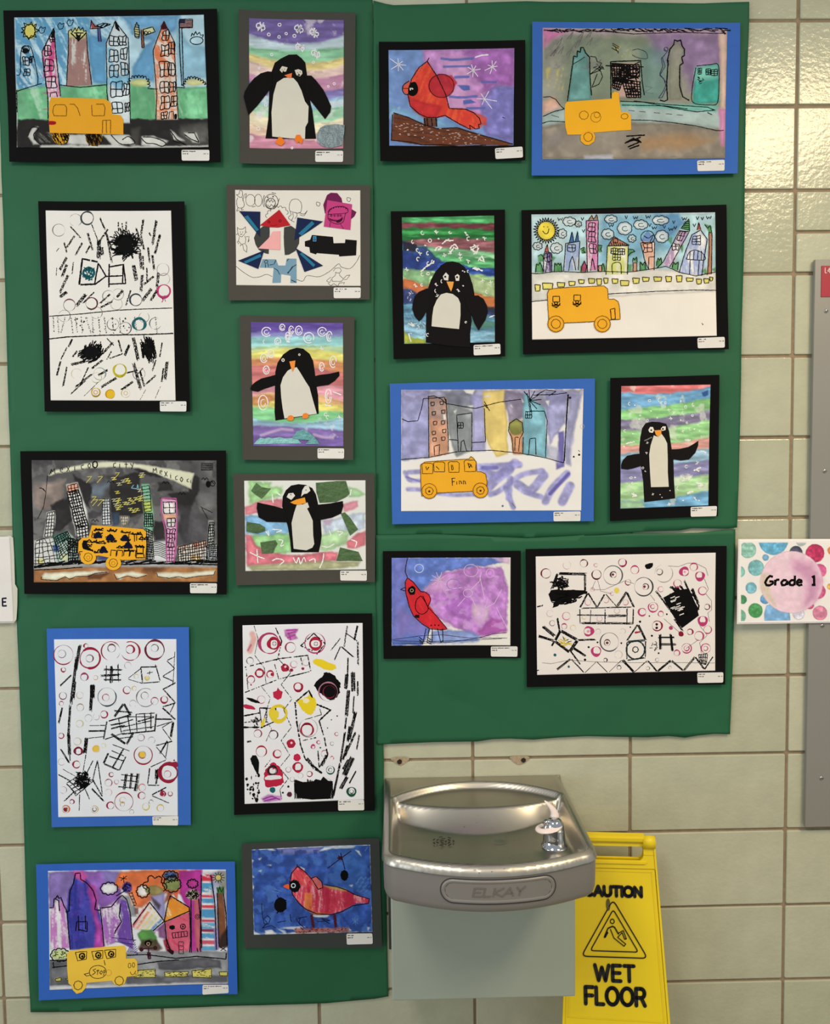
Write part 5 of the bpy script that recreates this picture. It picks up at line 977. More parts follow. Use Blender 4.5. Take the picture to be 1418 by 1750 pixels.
for k in range(60): x = 110 + k * 20; a.ln([(x, 80 + a.rr.uniform(-6, 14)), (x + 40, 84 + a.rr.uniform(-8, 18))], 7, (26, 22, 26))
a.ln([(110, 86), (500, 92), (700, 110), (1000, 100), (1240, 110), (1300, 108)], 5, (40, 30, 40)); a.lines([[(1270, 95), (1300, 115)], [(1285, 90), (1290, 118)]], 5)
a.ln([(265, 550), (300, 300), (305, 255), (328, 260), (330, 220), (350, 230), (352, 198), (370, 198), (385, 235), (410, 260), (412, 380), (422, 512)], 7); a.ln([(300, 310), (380, 260)], 4)
a.ln([(415, 255), (450, 260), (460, 290), (490, 300), (470, 330), (410, 375), (480, 345), (495, 390), (470, 440), (425, 460), (460, 370)], 5); a.scrib(470, 330, 40, 28, 16, 4)
a.ln([(550, 530), (548, 290), (745, 282), (755, 420), (768, 510)], 7); a.lines([[(515, 316), (765, 324)], [(550, 300), (700, 310), (740, 290)]], 7)
a.grid([(555, 310), (670, 310), (660, 420), (560, 420)], 7, 8, 9); a.grid([(655, 310), (735, 310), (735, 390), (660, 400)], 4, 3, 9); a.grid([(560, 400), (640, 400), (600, 480), (560, 460)], 4, 4, 8); a.grid([(620, 410), (740, 420), (745, 525), (655, 525)], 6, 6, 8); a.scrib(650, 370, 90, 70, 40, 7); a.scrib(690, 490, 50, 35, 18, 6); a.lines([[(575, 190), (600, 235)], [(560, 170), (605, 195)], [(560, 180), (600, 205)], [(555, 200), (600, 225)]], 5, (50, 50, 50))
a.ln([(690, 215), (730, 208), (780, 230), (785, 270), (720, 262), (690, 245)], 4, (70, 66, 76), spl=True); a.ln([(925, 310), (920, 280), (935, 210), (960, 180), (965, 150), (985, 158), (1005, 150), (1015, 190), (1030, 210), (1030, 250), (1012, 262), (1022, 300), (1000, 315), (1000, 450), (1020, 520), (1062, 545)], 8); a.ln([(925, 280), (915, 440), (920, 540), (900, 550), (870, 542)], 8)
a.lines([[(900, 210), (920, 225), (880, 270), (890, 320), (870, 370), (915, 430), (895, 480), (860, 530), (885, 525), (915, 460), (895, 400), (870, 380), (905, 320), (885, 260)]], 5, (60, 58, 84)); a.circ(910, 210, 14, 5, (70, 66, 96)); a.lines([[(775, 450), (820, 460), (770, 490), (830, 500)]], 3, (110, 120, 116))
a.ln([(1110, 320), (1200, 312), (1250, 318), (1255, 450), (1245, 560), (1200, 575), (1090, 560), (1080, 480), (1105, 330)], 5, spl=True); [a.grid(rrect(x, y, x + wd_, y + 38), 2, 3, 5) for x, y, wd_ in ((1120, 335, 22), (1170, 340, 30), (1205, 345, 40))]; a.scrib(1135, 412, 26, 24, 10, 4)
a.lines([[(105, 525), (150, 520), (190, 540), (225, 585), (245, 600)], [(105, 650), (170, 620), (245, 600)], [(100, 695), (150, 680), (260, 685)], [(660, 672), (800, 675), (950, 690), (1100, 712), (1240, 745), (1285, 744)], [(610, 550), (760, 555), (960, 595), (1110, 620), (1230, 610), (1180, 590), (900, 570), (700, 548)], [(620, 575), (900, 580), (1050, 600)], [(1180, 625), (1210, 640)]], 5)
for x in (665, 735, 830, 910, 980): a.ln([(x, 610 + (x - 665) * .09), (x + 40, 614 + (x - 665) * .09)], 4, (90, 90, 90))
for k in range(9): a.ln([(640 + k * 10, 825 - k * 4 + a.rr.uniform(-6, 6)), (700 + k * 6, 790 + k * 4)], 8)
a.lines([[(650, 778), (772, 772)], [(660, 850), (740, 815)], [(670, 862), (735, 838)], [(650, 820), (745, 785)]], 9); a.lines([[(160, 640), (210, 655)]], 4, (90, 90, 90))
for k in range(14): x, y = a.rr.uniform(130, 480), a.rr.uniform(130, 330); a.ln([(x, y), (x + 40, y - 50), (x + 20, y)], 4, (112, 112, 112))
b = a.flat('bus', [(250, 570), (262, 556), (400, 545), (555, 535), (556, 500), (575, 487), (600, 495), (606, 560), (616, 625), (650, 620), (680, 640), (682, 738), (560, 745), (440, 755), (360, 768), (265, 770), (252, 720), (246, 640)], (244, 178, 42), .002)
a.on(b, .002); gc = (150, 106, 30); a.circ(372, 642, 30, 4, gc, ry=28); a.circ(450, 655, 34, 3, gc); a.circ(638, 650, 24, 4, gc, ry=18); a.circ(458, 640, 20, 3, gc)
wl = a.flat('wheel', [(350, 780), (362, 755), (400, 738), (432, 750), (446, 780), (440, 815), (405, 838), (380, 836), (352, 812)], (240, 172, 40), .0028); a.on(wl, .0028); a.circ(400, 785, 30, 4, (120, 84, 28))
a.done()

# ---- bus with smiling sun, black mount
a = Art('school_bus_collage', 'bus collage with smiling sun and crooked towers on a white road, black mount', 'artwork', 880, 340, .26798, [(40, 72), (700, 54), (1345, 38), (1350, 500), (1356, 960), (700, 975), (50, 992), (44, 500)], BLACK, [(104, 100), (1272, 88), (1280, 875), (108, 898)], [(1158, 888), (1330, 882), (1330, 950), (1160, 954)], (.001, .003, .0, .004), paper=(236, 229, 222))
c = a.cv
c.poly([(104, 100), (1275, 90), (1275, 470), (1060, 470), (600, 460), (105, 470)], (170, 206, 218), .9, 8, 6, .2); c.poly([(560, 100), (1040, 100), (1040, 330), (930, 330), (700, 400), (540, 420), (540, 200)], (116, 172, 206), .75, 40, 30, .3); c.poly([(900, 110), (1040, 100), (1080, 160), (960, 260), (910, 250)], (92, 146, 196), .8, 24, 20); c.poly([(180, 150), (104, 140), (104, 110), (330, 100), (300, 180), (320, 320), (130, 330), (110, 470), (105, 200)], (206, 222, 224), .5, 20, 12)
c.poly([(105, 475), (600, 465), (900, 450), (1275, 470), (1278, 590), (105, 650)], (222, 218, 212), .97, 6, 5)
Y = (226, 214, 110)
c.poly(oval(198, 205, 58, 60), (228, 206, 70), 1, 5, 3)
for x, y, wd_, h_ in ((143, 568, 36, 42), (207, 557, 68, 40), (292, 548, 50, 30), (362, 540, 42, 28), (422, 528, 38, 26), (487, 524, 42, 32), (535, 530, 34, 42), (578, 522, 30, 34), (636, 525, 40, 30), (697, 538, 56, 34), (770, 523, 44, 36), (832, 514, 44, 28), (908, 512, 52, 30), (978, 512, 40, 36), (1045, 510, 38, 42), (1112, 516, 46, 24), (1170, 528, 34, 34), (1218, 524, 36, 30), (1248, 512, 22, 26)):
    P = [(x - wd_ / 2, y - h_ / 2), (x + wd_ / 2, y - h_ / 2 + 2), (x + wd_ / 2 - 4, y + h_ / 2 - 2), (x - wd_ / 2 + 5, y + h_ / 2)]; c.poly(P, Y, .95, 3, 2)
def tower(P, col, alt, hat=None):
    c.poly(P, (226, 222, 222), .97, 3, 2); c.hatch(P, col, 88, 12, .85, .58)
tower([(180, 360), (205, 330), (235, 355), (232, 465), (178, 468)], (96, 72, 140), 0); tower([(322, 290), (412, 272), (400, 455), (308, 460)], (136, 160, 206), 0); tower([(452, 140), (530, 135), (525, 455), (455, 455)], (206, 112, 170), 0); tower([(590, 300), (720, 300), (715, 480), (575, 480)], (206, 210, 110), 0); tower([(800, 270), (890, 275), (888, 455), (850, 450)], (224, 164, 140), 0); tower([(1045, 200), (1105, 210), (1000, 430), (940, 430)], (168, 132, 180), 0); tower([(1120, 230), (1180, 205), (1220, 260), (1200, 490), (1045, 470)], (150, 168, 216), 0)
c.poly([(188, 335), (205, 290), (210, 335)], (208, 80, 56), .95, 3, 1); c.poly([(345, 280), (362, 210), (375, 275)], (44, 92, 160), .95, 3, 1); c.poly([(382, 275), (398, 205), (402, 270)], (44, 92, 160), .95, 3, 1); c.poly([(598, 295), (630, 240), (725, 295)], (176, 112, 84), .95, 4, 2); c.poly([(800, 270), (845, 202), (892, 270)], (112, 148, 206), .95, 4, 2); c.poly([(1060, 190), (1106, 130), (1112, 205)], (78, 150, 90), .95, 3, 1); c.poly([(1158, 200), (1168, 155), (1180, 195)], (170, 60, 56), .95, 3, 1); c.poly([(1235, 215), (1252, 220), (1248, 480), (1222, 485)], (186, 120, 90), .95, 4, 2); c.poly([(1208, 165), (1250, 180), (1250, 220), (1232, 215)], (78, 140, 84), .95, 4, 3); c.poly([(470, 135), (490, 105), (500, 130)], (170, 120, 84), .9, 3, 1); c.poly([(505, 130), (520, 100), (526, 130)], (170, 120, 84), .9, 3, 1)
G = (86, 150, 92)
for P in ([(125, 470), (130, 420), (160, 400), (180, 470)], [(245, 465), (250, 410), (290, 410), (298, 465)], [(145, 365), (180, 355), (180, 400), (150, 400)], [(235, 365), (258, 375), (240, 400)], [(415, 320), (450, 310), (452, 345), (425, 345)], [(528, 295), (552, 300), (548, 340), (525, 335)], [(720, 320), (762, 335), (720, 365)], [(790, 400), (830, 420), (835, 450), (795, 460)], [(898, 400), (930, 375), (935, 420), (905, 440)], [(970, 260), (1000, 245), (995, 290)], [(1000, 420), (1040, 400), (1035, 455), (1000, 445)], [(720, 420), (745, 420), (742, 460), (720, 465)], [(745, 390), (775, 370), (778, 405)], [(530, 440), (570, 410), (572, 460)], [(410, 430), (450, 440), (450, 465), (415, 465)], [(1050, 300), (1072, 295), (1065, 340)], [(1190, 460), (1215, 440), (1220, 485)], [(1255, 450), (1275, 440), (1275, 470)]): c.poly(P, G, .9, 4, 4); c.hatch(P, (50, 110, 60), 90, 8, .7, .4)
for P in ([(420, 430), (440, 400), (455, 430), (450, 465), (425, 465)],): c.poly(P, (170, 60, 96), .9, 3, 2)
c.poly([(530, 425), (552, 425), (552, 465), (530, 465)], (214, 150, 120), .9, 3, 1); c.poly([(750, 405), (775, 405), (775, 465), (750, 465)], (206, 150, 120), .9, 3, 1)
for x, y, rx, ry in ((345, 145, 42, 24), (402, 160, 18, 14), (300, 222, 24, 26), (262, 315, 36, 30), (142, 302, 26, 20), (610, 130, 38, 22), (590, 225, 38, 30), (698, 188, 44, 38), (745, 252, 22, 20), (800, 165, 44, 26), (925, 138, 54, 24), (935, 240, 40, 36)): c.poly(oval(x, y, rx, ry), (214, 222, 226), .85, 6, 4)
a.on(*SHEET); w = 5
for t in np.linspace(0, 2 * math.pi, 27, endpoint=False): a.ln([(198 + 58 * math.cos(t - .1), 203 + 60 * math.sin(t - .1)), (198 + 84 * math.cos(t), 203 + 86 * math.sin(t)), (198 + 58 * math.cos(t + .1), 203 + 60 * math.sin(t + .1))], w)
a.circ(198, 203, 57, w, ry=60); a.lines([[(180, 175), (184, 182)], [(205, 178), (210, 182)]], 5); a.ln([(175, 205), (190, 222), (208, 218), (215, 190)], w, spl=True)
for x, y, rx, ry in ((345, 145, 42, 24), (402, 160, 18, 14), (300, 222, 24, 26), (262, 315, 36, 30), (142, 302, 26, 20), (610, 130, 38, 22), (590, 225, 38, 30), (698, 188, 44, 38), (745, 252, 22, 20), (800, 165, 44, 26), (925, 138, 54, 24), (935, 240, 40, 36)): a.scallop(oval(x, y, rx, ry) + [oval(x, y, rx, ry)[0]], 7, 7, w); a.circ(x + 4, y + 2, rx * .45, w - 1, ry=ry * .4, a0=30, a1=300)
def bld(P): a.ln(P, w + .5)
bld([(178, 468), (180, 360), (190, 338), (232, 345), (234, 465)]); a.ln([(188, 338), (205, 290), (212, 338)], w); a.win(192, 348, 222, 400, w); a.lines([[(195, 468), (200, 405), (220, 405), (222, 466)]], w)
bld([(308, 460), (322, 285), (412, 270), (402, 455)]); a.lines([[(345, 282), (362, 210), (374, 276)], [(382, 275), (398, 206), (404, 268)]], w); a.win(338, 290, 385, 335, w); a.ln([(340, 460), (350, 400), (364, 365), (375, 400), (385, 455)], w)
bld([(460, 465), (452, 140), (530, 135), (525, 460)]); a.lines([[(468, 135), (488, 104), (500, 132), (520, 100), (528, 132)]], w); a.win(470, 155, 512, 205, w); a.win(468, 215, 510, 275, w); a.win(475, 290, 515, 345, w); a.ln([(480, 460), (492, 375), (510, 455)], w)
bld([(578, 485), (588, 300), (722, 298), (715, 482)]); a.ln([(592, 300), (630, 240), (728, 296)], w); [a.ln([(x, 270 + abs(x - 640) * .3), (x + 8, 296)], w) for x in range(610, 720, 14)]; a.circ(640, 266, 16, w); a.grid(rrect(610, 315, 655, 350), 3, 2, w); a.grid(rrect(655, 318, 698, 355), 3, 2, w); a.grid(rrect(622, 355, 670, 392), 3, 2, w); a.ln([(620, 480), (618, 420), (645, 405), (672, 415), (676, 480)], w, spl=True)
bld([(850, 450), (825, 390), (800, 280), (890, 275), (886, 455)]); a.circ(845, 245, 44, w, ry=42); a.win(820, 288, 872, 340, w); a.lines([[(850, 445), (852, 370), (885, 370)]], w); a.ln([(820, 235), (850, 250), (880, 230), (860, 275)], w, spl=True)
bld([(905, 440), (945, 400), (1045, 205), (1108, 210), (985, 435)]); a.ln([(1055, 190), (1106, 128), (1110, 208)], w); [a.ln([(1060 + k * 4, 190 - k * 10), (1110, 200 - k * 14)], w) for k in range(5)]; a.grid([(1050, 205), (1085, 210), (1060, 270), (1030, 262)], 2, 2, w); a.win(1005, 285, 1040, 325, w)
bld([(1045, 470), (1080, 350), (1125, 230), (1180, 200), (1222, 260), (1200, 395), (1188, 490)]); a.ln([(1158, 200), (1168, 152), (1182, 198)], w); a.grid([(1132, 240), (1180, 235), (1178, 295), (1125, 290)], 2, 3, w); a.ln([(1090, 385), (1110, 340), (1150, 328), (1195, 350), (1205, 390), (1090, 385)], w, spl=True); [a.ln([(x, 332), (x - 4, 388)], w) for x in (1115, 1140, 1165, 1188)]; a.ln([(1110, 485), (1115, 390)], w); a.ln([(1165, 490), (1172, 392)], w)
a.lines([[(1232, 215), (1236, 330), (1224, 485)], [(1252, 220), (1250, 480)], [(1205, 165), (1225, 190), (1240, 170), (1252, 220), (1232, 215)]], w)
a.ln([(105, 475), (150, 478), (240, 466), (310, 464), (420, 470), (560, 462), (720, 468), (850, 450), (900, 442), (960, 430), (1050, 470), (1150, 492), (1275, 468)], w); a.ln([(106, 655), (400, 625), (620, 605), (900, 590), (1130, 582), (1278, 584)], w)
for x, y in ((285, 130), (428, 128), (708, 118), (765, 120), (845, 115), (1010, 150), (1075, 128), (1160, 125), (1230, 122), (885, 185), (858, 168), (950, 180), (990, 195), (1140, 170), (435, 205), (610, 170), (1190, 128), (1020, 185)): a.ln([(x - 14, y - 10), (x - 6, y + 10), (x + 2, y - 6), (x + 10, y + 8), (x + 18, y - 10)] if a.rr.random() < .5 else [(x - 8, y - 10), (x, y + 10), (x + 9, y - 11)], w)
for x, y, wd_, h_ in ((143, 568, 36, 42), (207, 557, 68, 40), (292, 548, 50, 30), (362, 540, 42, 28), (422, 528, 38, 26), (487, 524, 42, 32), (535, 530, 34, 42), (578, 522, 30, 34), (636, 525, 40, 30), (697, 538, 56, 34), (770, 523, 44, 36), (832, 514, 44, 28), (908, 512, 52, 30), (978, 512, 40, 36), (1045, 510, 38, 42), (1112, 516, 46, 24), (1170, 528, 34, 34), (1218, 524, 36, 30), (1248, 512, 22, 26)): a.ln([(x - wd_ / 2, y - h_ / 2), (x + wd_ / 2, y - h_ / 2 + 2), (x + wd_ / 2 - 4, y + h_ / 2 - 2), (x - wd_ / 2 + 5, y + h_ / 2)], w, closed=True)
for P in ([(130, 470), (135, 415), (148, 425), (158, 405), (168, 425), (178, 468)], [(248, 465), (252, 408), (262, 425), (275, 410), (284, 425), (292, 408), (298, 465)], [(145, 365), (165, 355), (182, 375), (178, 400)], [(415, 320), (440, 308), (430, 330), (450, 345), (425, 345)], [(530, 295), (554, 298), (545, 320), (552, 338)], [(720, 320), (750, 322), (764, 336), (735, 345), (722, 362)], [(795, 455), (798, 400), (812, 425), (825, 400), (835, 450)], [(898, 430), (910, 375), (920, 395), (930, 375), (935, 410)], [(1000, 440), (1010, 400), (1020, 420), (1040, 402), (1036, 455)], [(748, 405), (752, 375), (762, 390), (775, 370), (778, 405)], [(420, 465), (425, 430), (440, 395), (455, 430), (450, 465)], [(532, 465), (532, 425), (552, 425), (552, 462)], [(750, 465), (752, 408), (775, 408), (775, 462)], [(572, 460), (560, 410), (550, 430)]): a.ln(P, w)
a.lines([[(1185, 793), (1196, 803)], [(1190, 800), (1194, 806)]], 4, (80, 80, 80))
bP = [(205, 605), (215, 580), (245, 572), (400, 562), (565, 556), (588, 575), (592, 640), (630, 640), (655, 655), (664, 690), (668, 768), (600, 772), (480, 784), (310, 792), (215, 800), (208, 700)]
b = a.flat('bus', bP, (240, 174, 48), .002); a.on(b, .002); a.ln(bP, 4, (90, 62, 24), closed=True)
for x, y in ((260, 640), (394, 632)): a.ln(rrect(x - 20, y - 18, x + 22, y + 18), 5, closed=True); a.circ(x, y + 26, 10, 6); a.circ(x, y + 42, 10, 6); a.lines([[(x - 26, y + 24), (x - 16, y + 50)], [(x + 26, y + 24), (x + 14, y + 48)], [(x - 28, y + 40), (x + 28, y + 38)], [(x - 8, y + 52), (x + 8, y + 54)]], 6)
a.ln([(612, 770), (606, 705), (634, 698), (638, 768)], 5, closed=True)
for x, y in ((258, 798), (554, 798)): wl = a.flat('wheel', oval(x, y, 54, 55, 16), (238, 170, 46), .0028); a.on(wl, .0028); a.circ(x, y, 51, 4, (100, 70, 26)); a.circ(x, y, 30, 4, (90, 62, 24))
a.done()

# ---- bus on violet washes, blue mount
a = Art('school_bus_collage', 'yellow bus collage over violet watercolour washes on white, blue mount', 'artwork', 655, 635, .26093, [(42, 80), (700, 60), (1382, 46), (1380, 500), (1372, 978), (700, 988), (58, 998), (48, 500)], BLUE, [(116, 120), (1308, 114), (1292, 910), (116, 914)], [(1112, 918), (1288, 914), (1286, 978), (1112, 980)], (.002, .003, .001, .006), paper=(234, 230, 228))
c = a.cv; V_ = (150, 148, 200)
c.poly([(118, 122), (300, 120), (300, 560), (118, 580)], (152, 152, 202), .95, 8, 12, .25); c.poly([(118, 122), (1300, 116), (1290, 180), (1040, 240), (700, 230), (120, 180)], (140, 138, 178), .8, 16, 24, .4); c.poly([(400, 130), (600, 130), (590, 240), (420, 280)], (120, 124, 142), .85, 20, 14, .3); c.poly([(580, 150), (660, 160), (665, 520), (580, 520)], (158, 156, 206), .9, 10, 8, .2)
c.poly([(300, 170), (410, 180), (425, 540), (300, 560)], (206, 150, 122), .95, 7, 8, .25); c.poly([(300, 170), (405, 180), (400, 330), (310, 300)], (150, 132, 132), .7, 20, 14); c.poly([(420, 210), (580, 260), (580, 520), (480, 560), (430, 420)], (140, 146, 152), .95, 8, 8, .25); c.poly([(655, 130), (800, 125), (815, 540), (740, 555), (690, 480), (660, 400)], (226, 200, 120), .97, 6, 8, .12); c.poly([(800, 130), (920, 140), (920, 300), (830, 330), (790, 190)], (134, 124, 152), .9, 10, 12, .3); c.poly([(820, 330), (915, 320), (912, 540), (850, 540)], (196, 138, 100), .95, 6, 6, .2); c.poly(oval(868, 365, 46, 50), (128, 134, 66), .9, 6, 5, .2)
c.poly([(915, 140), (1060, 240), (1075, 560), (915, 540)], (120, 176, 196), .95, 7, 8, .25); c.poly([(1060, 130), (1200, 130), (1190, 330), (1080, 480)], (150, 150, 200), .9, 10, 12, .3); c.poly([(1220, 150), (1300, 150), (1240, 400), (1220, 620), (1190, 600), (1200, 300)], (160, 160, 206), .9, 12, 10, .3); c.poly([(1150, 400), (1180, 390), (1180, 620), (1130, 640)], (106, 100, 176), .95, 7, 6); c.poly([(1070, 480), (1140, 500), (1150, 600), (1075, 560)], (190, 190, 222), .7, 14, 10)
for P, w_ in (([(140, 660), (170, 710), (240, 715)], 26), ([(165, 660), (250, 655)], 30), ([(160, 770), (260, 775), (420, 805), (600, 805)], 28), ([(620, 625), (740, 620), (890, 610)], 44), ([(650, 660), (760, 680), (860, 600)], 60), ([(680, 760), (740, 700), (820, 640)], 70), ([(700, 805), (760, 780), (900, 680), (1040, 650)], 36), ([(800, 760), (850, 890)], 34), ([(880, 740), (960, 780), (1050, 680)], 60), ([(1060, 850), (1110, 760), (1200, 670)], 50), ([(1170, 850), (1220, 750)], 60), ([(830, 700), (820, 830)], 40), ([(960, 800), (1030, 820)], 36)): c.line(P, w_, (146, 144, 204), .85, 12, 0, .3, True)
c.line([(1090, 800), (1210, 670)], 24, (96, 90, 170), .9, 8); c.line([(650, 630), (740, 630)], 26, (96, 96, 176), .7, 10); c.line([(150, 690), (240, 720)], 12, (110, 108, 180), .7, 6)
for P in ([(550, 225), (590, 220), (580, 240)], [(460, 260), (480, 250), (470, 275)], [(388, 280), (405, 275), (410, 312), (395, 318)], [(655, 165), (700, 150), (690, 170)], [(1060, 195), (1085, 190), (1080, 225)], [(905, 175), (918, 200), (910, 205)], [(835, 215), (845, 235), (832, 228)], [(525, 120), (600, 118), (585, 150), (540, 140)]): c.poly(P, (238, 236, 232), .95, 3, 2)
a.on(*SHEET); w = 5
a.lines([[(120, 310), (160, 328), (225, 322), (250, 240), (262, 178), (400, 168), (412, 210), (600, 242), (760, 200), (900, 182)], [(116, 576), (300, 562), (480, 525), (700, 515), (900, 535), (1060, 565), (1180, 598)], [(295, 160), (298, 560)], [(410, 180), (425, 450), (425, 520)], [(290, 165), (330, 160), (380, 180), (410, 210)], [(480, 285), (580, 270), (578, 520)], [(480, 285), (490, 520)], [(430, 445), (490, 450)], [(580, 465), (668, 460), (660, 240)], [(505, 520), (510, 460), (525, 448), (545, 520)], [(850, 525), (840, 430), (818, 390), (825, 340), (870, 310), (910, 335), (915, 400), (892, 440), (885, 525)], [(915, 430), (912, 540)], [(860, 520), (862, 430), (885, 430)], [(950, 545), (958, 440), (996, 436), (998, 545)], [(1060, 560), (1072, 320), (1052, 260), (960, 258)], [(1205, 150), (1195, 330), (1185, 585)], [(1180, 596), (1210, 150)], [(980, 155), (1120, 150), (1200, 140)], [(660, 195), (695, 258)], [(660, 215), (680, 240)]], w)
for x, y in ((322, 212), (382, 206), (330, 274), (392, 264), (338, 338), (390, 334), (330, 402), (398, 390), (335, 446), (392, 440)): a.ln([(x - 12, y - 10), (x + 12, y - 12), (x + 10, y + 10), (x - 10, y + 12)], w, closed=True)
a.ln([(335, 550), (332, 490), (368, 478), (365, 545)], w); a.grid(rrect(488, 335, 522, 370), 2, 2, w); a.grid(rrect(930, 262, 970, 305), 3, 2, w)
for t in range(7): a.ln([(955, 190), (955 + 80 * math.cos(t * .5 - 1.6), 190 + 70 * math.sin(t * .5 - 1.6))], w)
a.lines([[(920, 130), (970, 190)], [(940, 140), (960, 260)], [(1000, 155), (1060, 120), (1130, 130), (1080, 160)]], w); a.disc(1220, 172, 8, (40, 30, 60)); a.disc(1245, 558, 6); a.disc(1280, 545, 7); a.ln([(1275, 515), (1285, 525)], 4); a.disc(780, 880, 7, (110, 108, 150)); a.ln([(840, 860), (865, 892)], 4, (110, 108, 150)); a.circ(1300, 360, 14, 2, (200, 196, 196))
bP = [(244, 610), (270, 592), (400, 582), (560, 572), (572, 555), (590, 570), (606, 590), (612, 655), (640, 656), (668, 672), (678, 720), (676, 780), (560, 785), (350, 795), (250, 815), (244, 720)]
b = a.flat('bus', bP, (238, 172, 44), .002); a.on(b, .002); bc = (44, 34, 26); a.ln(bP, 4, (110, 76, 26), closed=True)
for q in ((252, 600, 325, 668), (328, 592, 402, 656), (425, 590, 496, 660), (528, 580, 606, 655)): a.ln([(q[0], q[1] + 8), (q[0] + 10, q[1]), (q[2] - 12, q[1]), (q[2], q[1] + 10), (q[2] - 2, q[3]), (q[0] + 4, q[3])], 4, bc, closed=True)
a.lines([[(278, 622), (285, 645), (298, 625)], [(345, 620), (365, 642)], [(445, 610), (448, 645), (458, 640), (452, 612)], [(555, 605), (562, 632), (572, 610), (580, 628)], [(550, 600), (575, 612)]], 5, bc)
a.lines([[(452, 748), (448, 700)], [(446, 700), (470, 698)], [(450, 722), (466, 720)], [(480, 740), (480, 720)], [(498, 738), (496, 716), (508, 718), (512, 736)], [(524, 738), (522, 716), (534, 718), (538, 738)]], 5, bc)
for x, y in ((300, 782), (635, 778)): wl = a.flat('wheel', oval(x, y, 52, 51, 16), (236, 168, 42), .0028); a.on(wl, .0028); a.circ(x, y, 49, 4, (110, 76, 26)); a.circ(x, y, 26, 4, (80, 56, 24)); a.disc(x, y + 2, 7, (70, 40, 20))
a.done()
# ---- dark city with an arch of lettering, black mount
a = Art('school_bus_collage', 'dark night city collage with lettered arch and orange bus, black mount', 'artwork', 25, 760, .26446, [(38, 42), (700, 40), (1366, 38), (1370, 500), (1372, 966), (700, 968), (70, 962), (52, 500)], BLACK, [(112, 100), (1306, 102), (1312, 886), (130, 888)], [(1134, 894), (1310, 894), (1308, 958), (1136, 958)], (.002, .002, .0, .005), paper=(226, 224, 218))
c = a.cv
c.wash((82, 80, 82), .97, .3, 110); c.cloud((120, 118, 118), .55, 110, .7); c.cloud((52, 50, 54), .6, 90, .7)
c.poly([(120, 260), (320, 230), (320, 350), (200, 420), (125, 380)], (150, 132, 124), .8, 16, 18, .3); c.poly([(480, 270), (620, 240), (560, 340), (480, 330)], (116, 130, 146), .8, 16, 14)
for P in ([(240, 390), (340, 340), (380, 480), (300, 560), (240, 560), (260, 440)], [(640, 210), (800, 180), (830, 440), (640, 480), (610, 320)], [(1150, 190), (1190, 220), (1190, 300), (1140, 400), (1100, 640), (1060, 560), (1080, 440), (1000, 320), (1130, 300)], [(780, 150), (960, 180), (980, 210), (830, 190)], [(930, 240), (1000, 240), (1020, 300), (930, 300)], [(380, 200), (500, 260), (480, 400), (440, 340)], [(905, 490), (965, 490), (970, 610), (905, 620)]): c.poly(P, (30, 27, 28), .93, 8, 14, .2)
c.poly([(1190, 320), (1300, 330), (1300, 400), (1220, 430), (1180, 380)], (126, 124, 126), .7, 14, 12); c.poly([(1060, 400), (1250, 460), (1300, 600), (1080, 640)], (74, 72, 78), .7, 30, 20, .3)
arch = [(230, 180), (330, 150), (440, 125), (560, 112), (700, 112), (840, 130), (980, 155), (1160, 182), (1140, 285), (1060, 245), (920, 190), (800, 150), (640, 145), (480, 150), (340, 172), (220, 200)]
c.poly(arch, (222, 222, 196), .97, 4, 5, .05)
c.poly([(130, 790), (1312, 778), (1312, 890), (130, 890)], (166, 112, 66), .98, 6, 6, .25); c.poly([(480, 840), (560, 825), (610, 830), (560, 860), (480, 870)], (96, 54, 28), .9, 8, 8); c.poly([(840, 790), (1000, 785), (900, 830), (830, 815)], (96, 54, 30), .7, 20, 10)
for P in ([(180, 850), (200, 830), (380, 820), (560, 815), (605, 822), (480, 840), (350, 862), (330, 850), (280, 872), (190, 868)], [(645, 835), (720, 825), (760, 820), (800, 830), (855, 840), (800, 858), (730, 845), (680, 870)], [(918, 830), (1000, 825), (1120, 830), (1240, 815), (1295, 812), (1285, 842), (1180, 850), (1000, 862), (925, 850)]): c.poly(P, (232, 230, 208), .97, 5, 6)
Wt = (222, 222, 220)
blds = [([(212, 440), (262, 428), (262, 520), (240, 600), (190, 600)], Wt), ([(130, 620), (250, 600), (300, 700), (300, 770), (130, 785)], (216, 216, 214)), ([(335, 260), (410, 240), (470, 440), (480, 600), (400, 600), (350, 340)], Wt), ([(570, 350), (612, 345), (622, 520), (568, 520)], (214, 220, 224)), ([(820, 255), (870, 255), (900, 480), (890, 600), (840, 590), (835, 400)], (128, 186, 156)), ([(950, 350), (1045, 345), (1045, 700), (1030, 760), (975, 755), (985, 560), (955, 440)], (222, 160, 200)), ([(1055, 660), (1240, 620), (1250, 740), (1060, 760)], (226, 216, 206)), ([(1240, 660), (1310, 640), (1310, 770), (1230, 760)], (206, 212, 218)), ([(1255, 490), (1285, 490), (1290, 660), (1250, 650)], (214, 220, 214)), ([(680, 460), (740, 460), (725, 520), (695, 525)], (206, 200, 186)), ([(250, 600), (340, 560), (400, 620), (410, 740), (280, 770)], (176, 200, 190)), ([(870, 630), (980, 620), (985, 755), (860, 755)], (212, 214, 216)), ([(850, 560), (880, 560), (900, 620), (870, 640)], (216, 218, 214))]
for P, cc in blds: c.poly(P, cc, .97, 4, 5, .08)
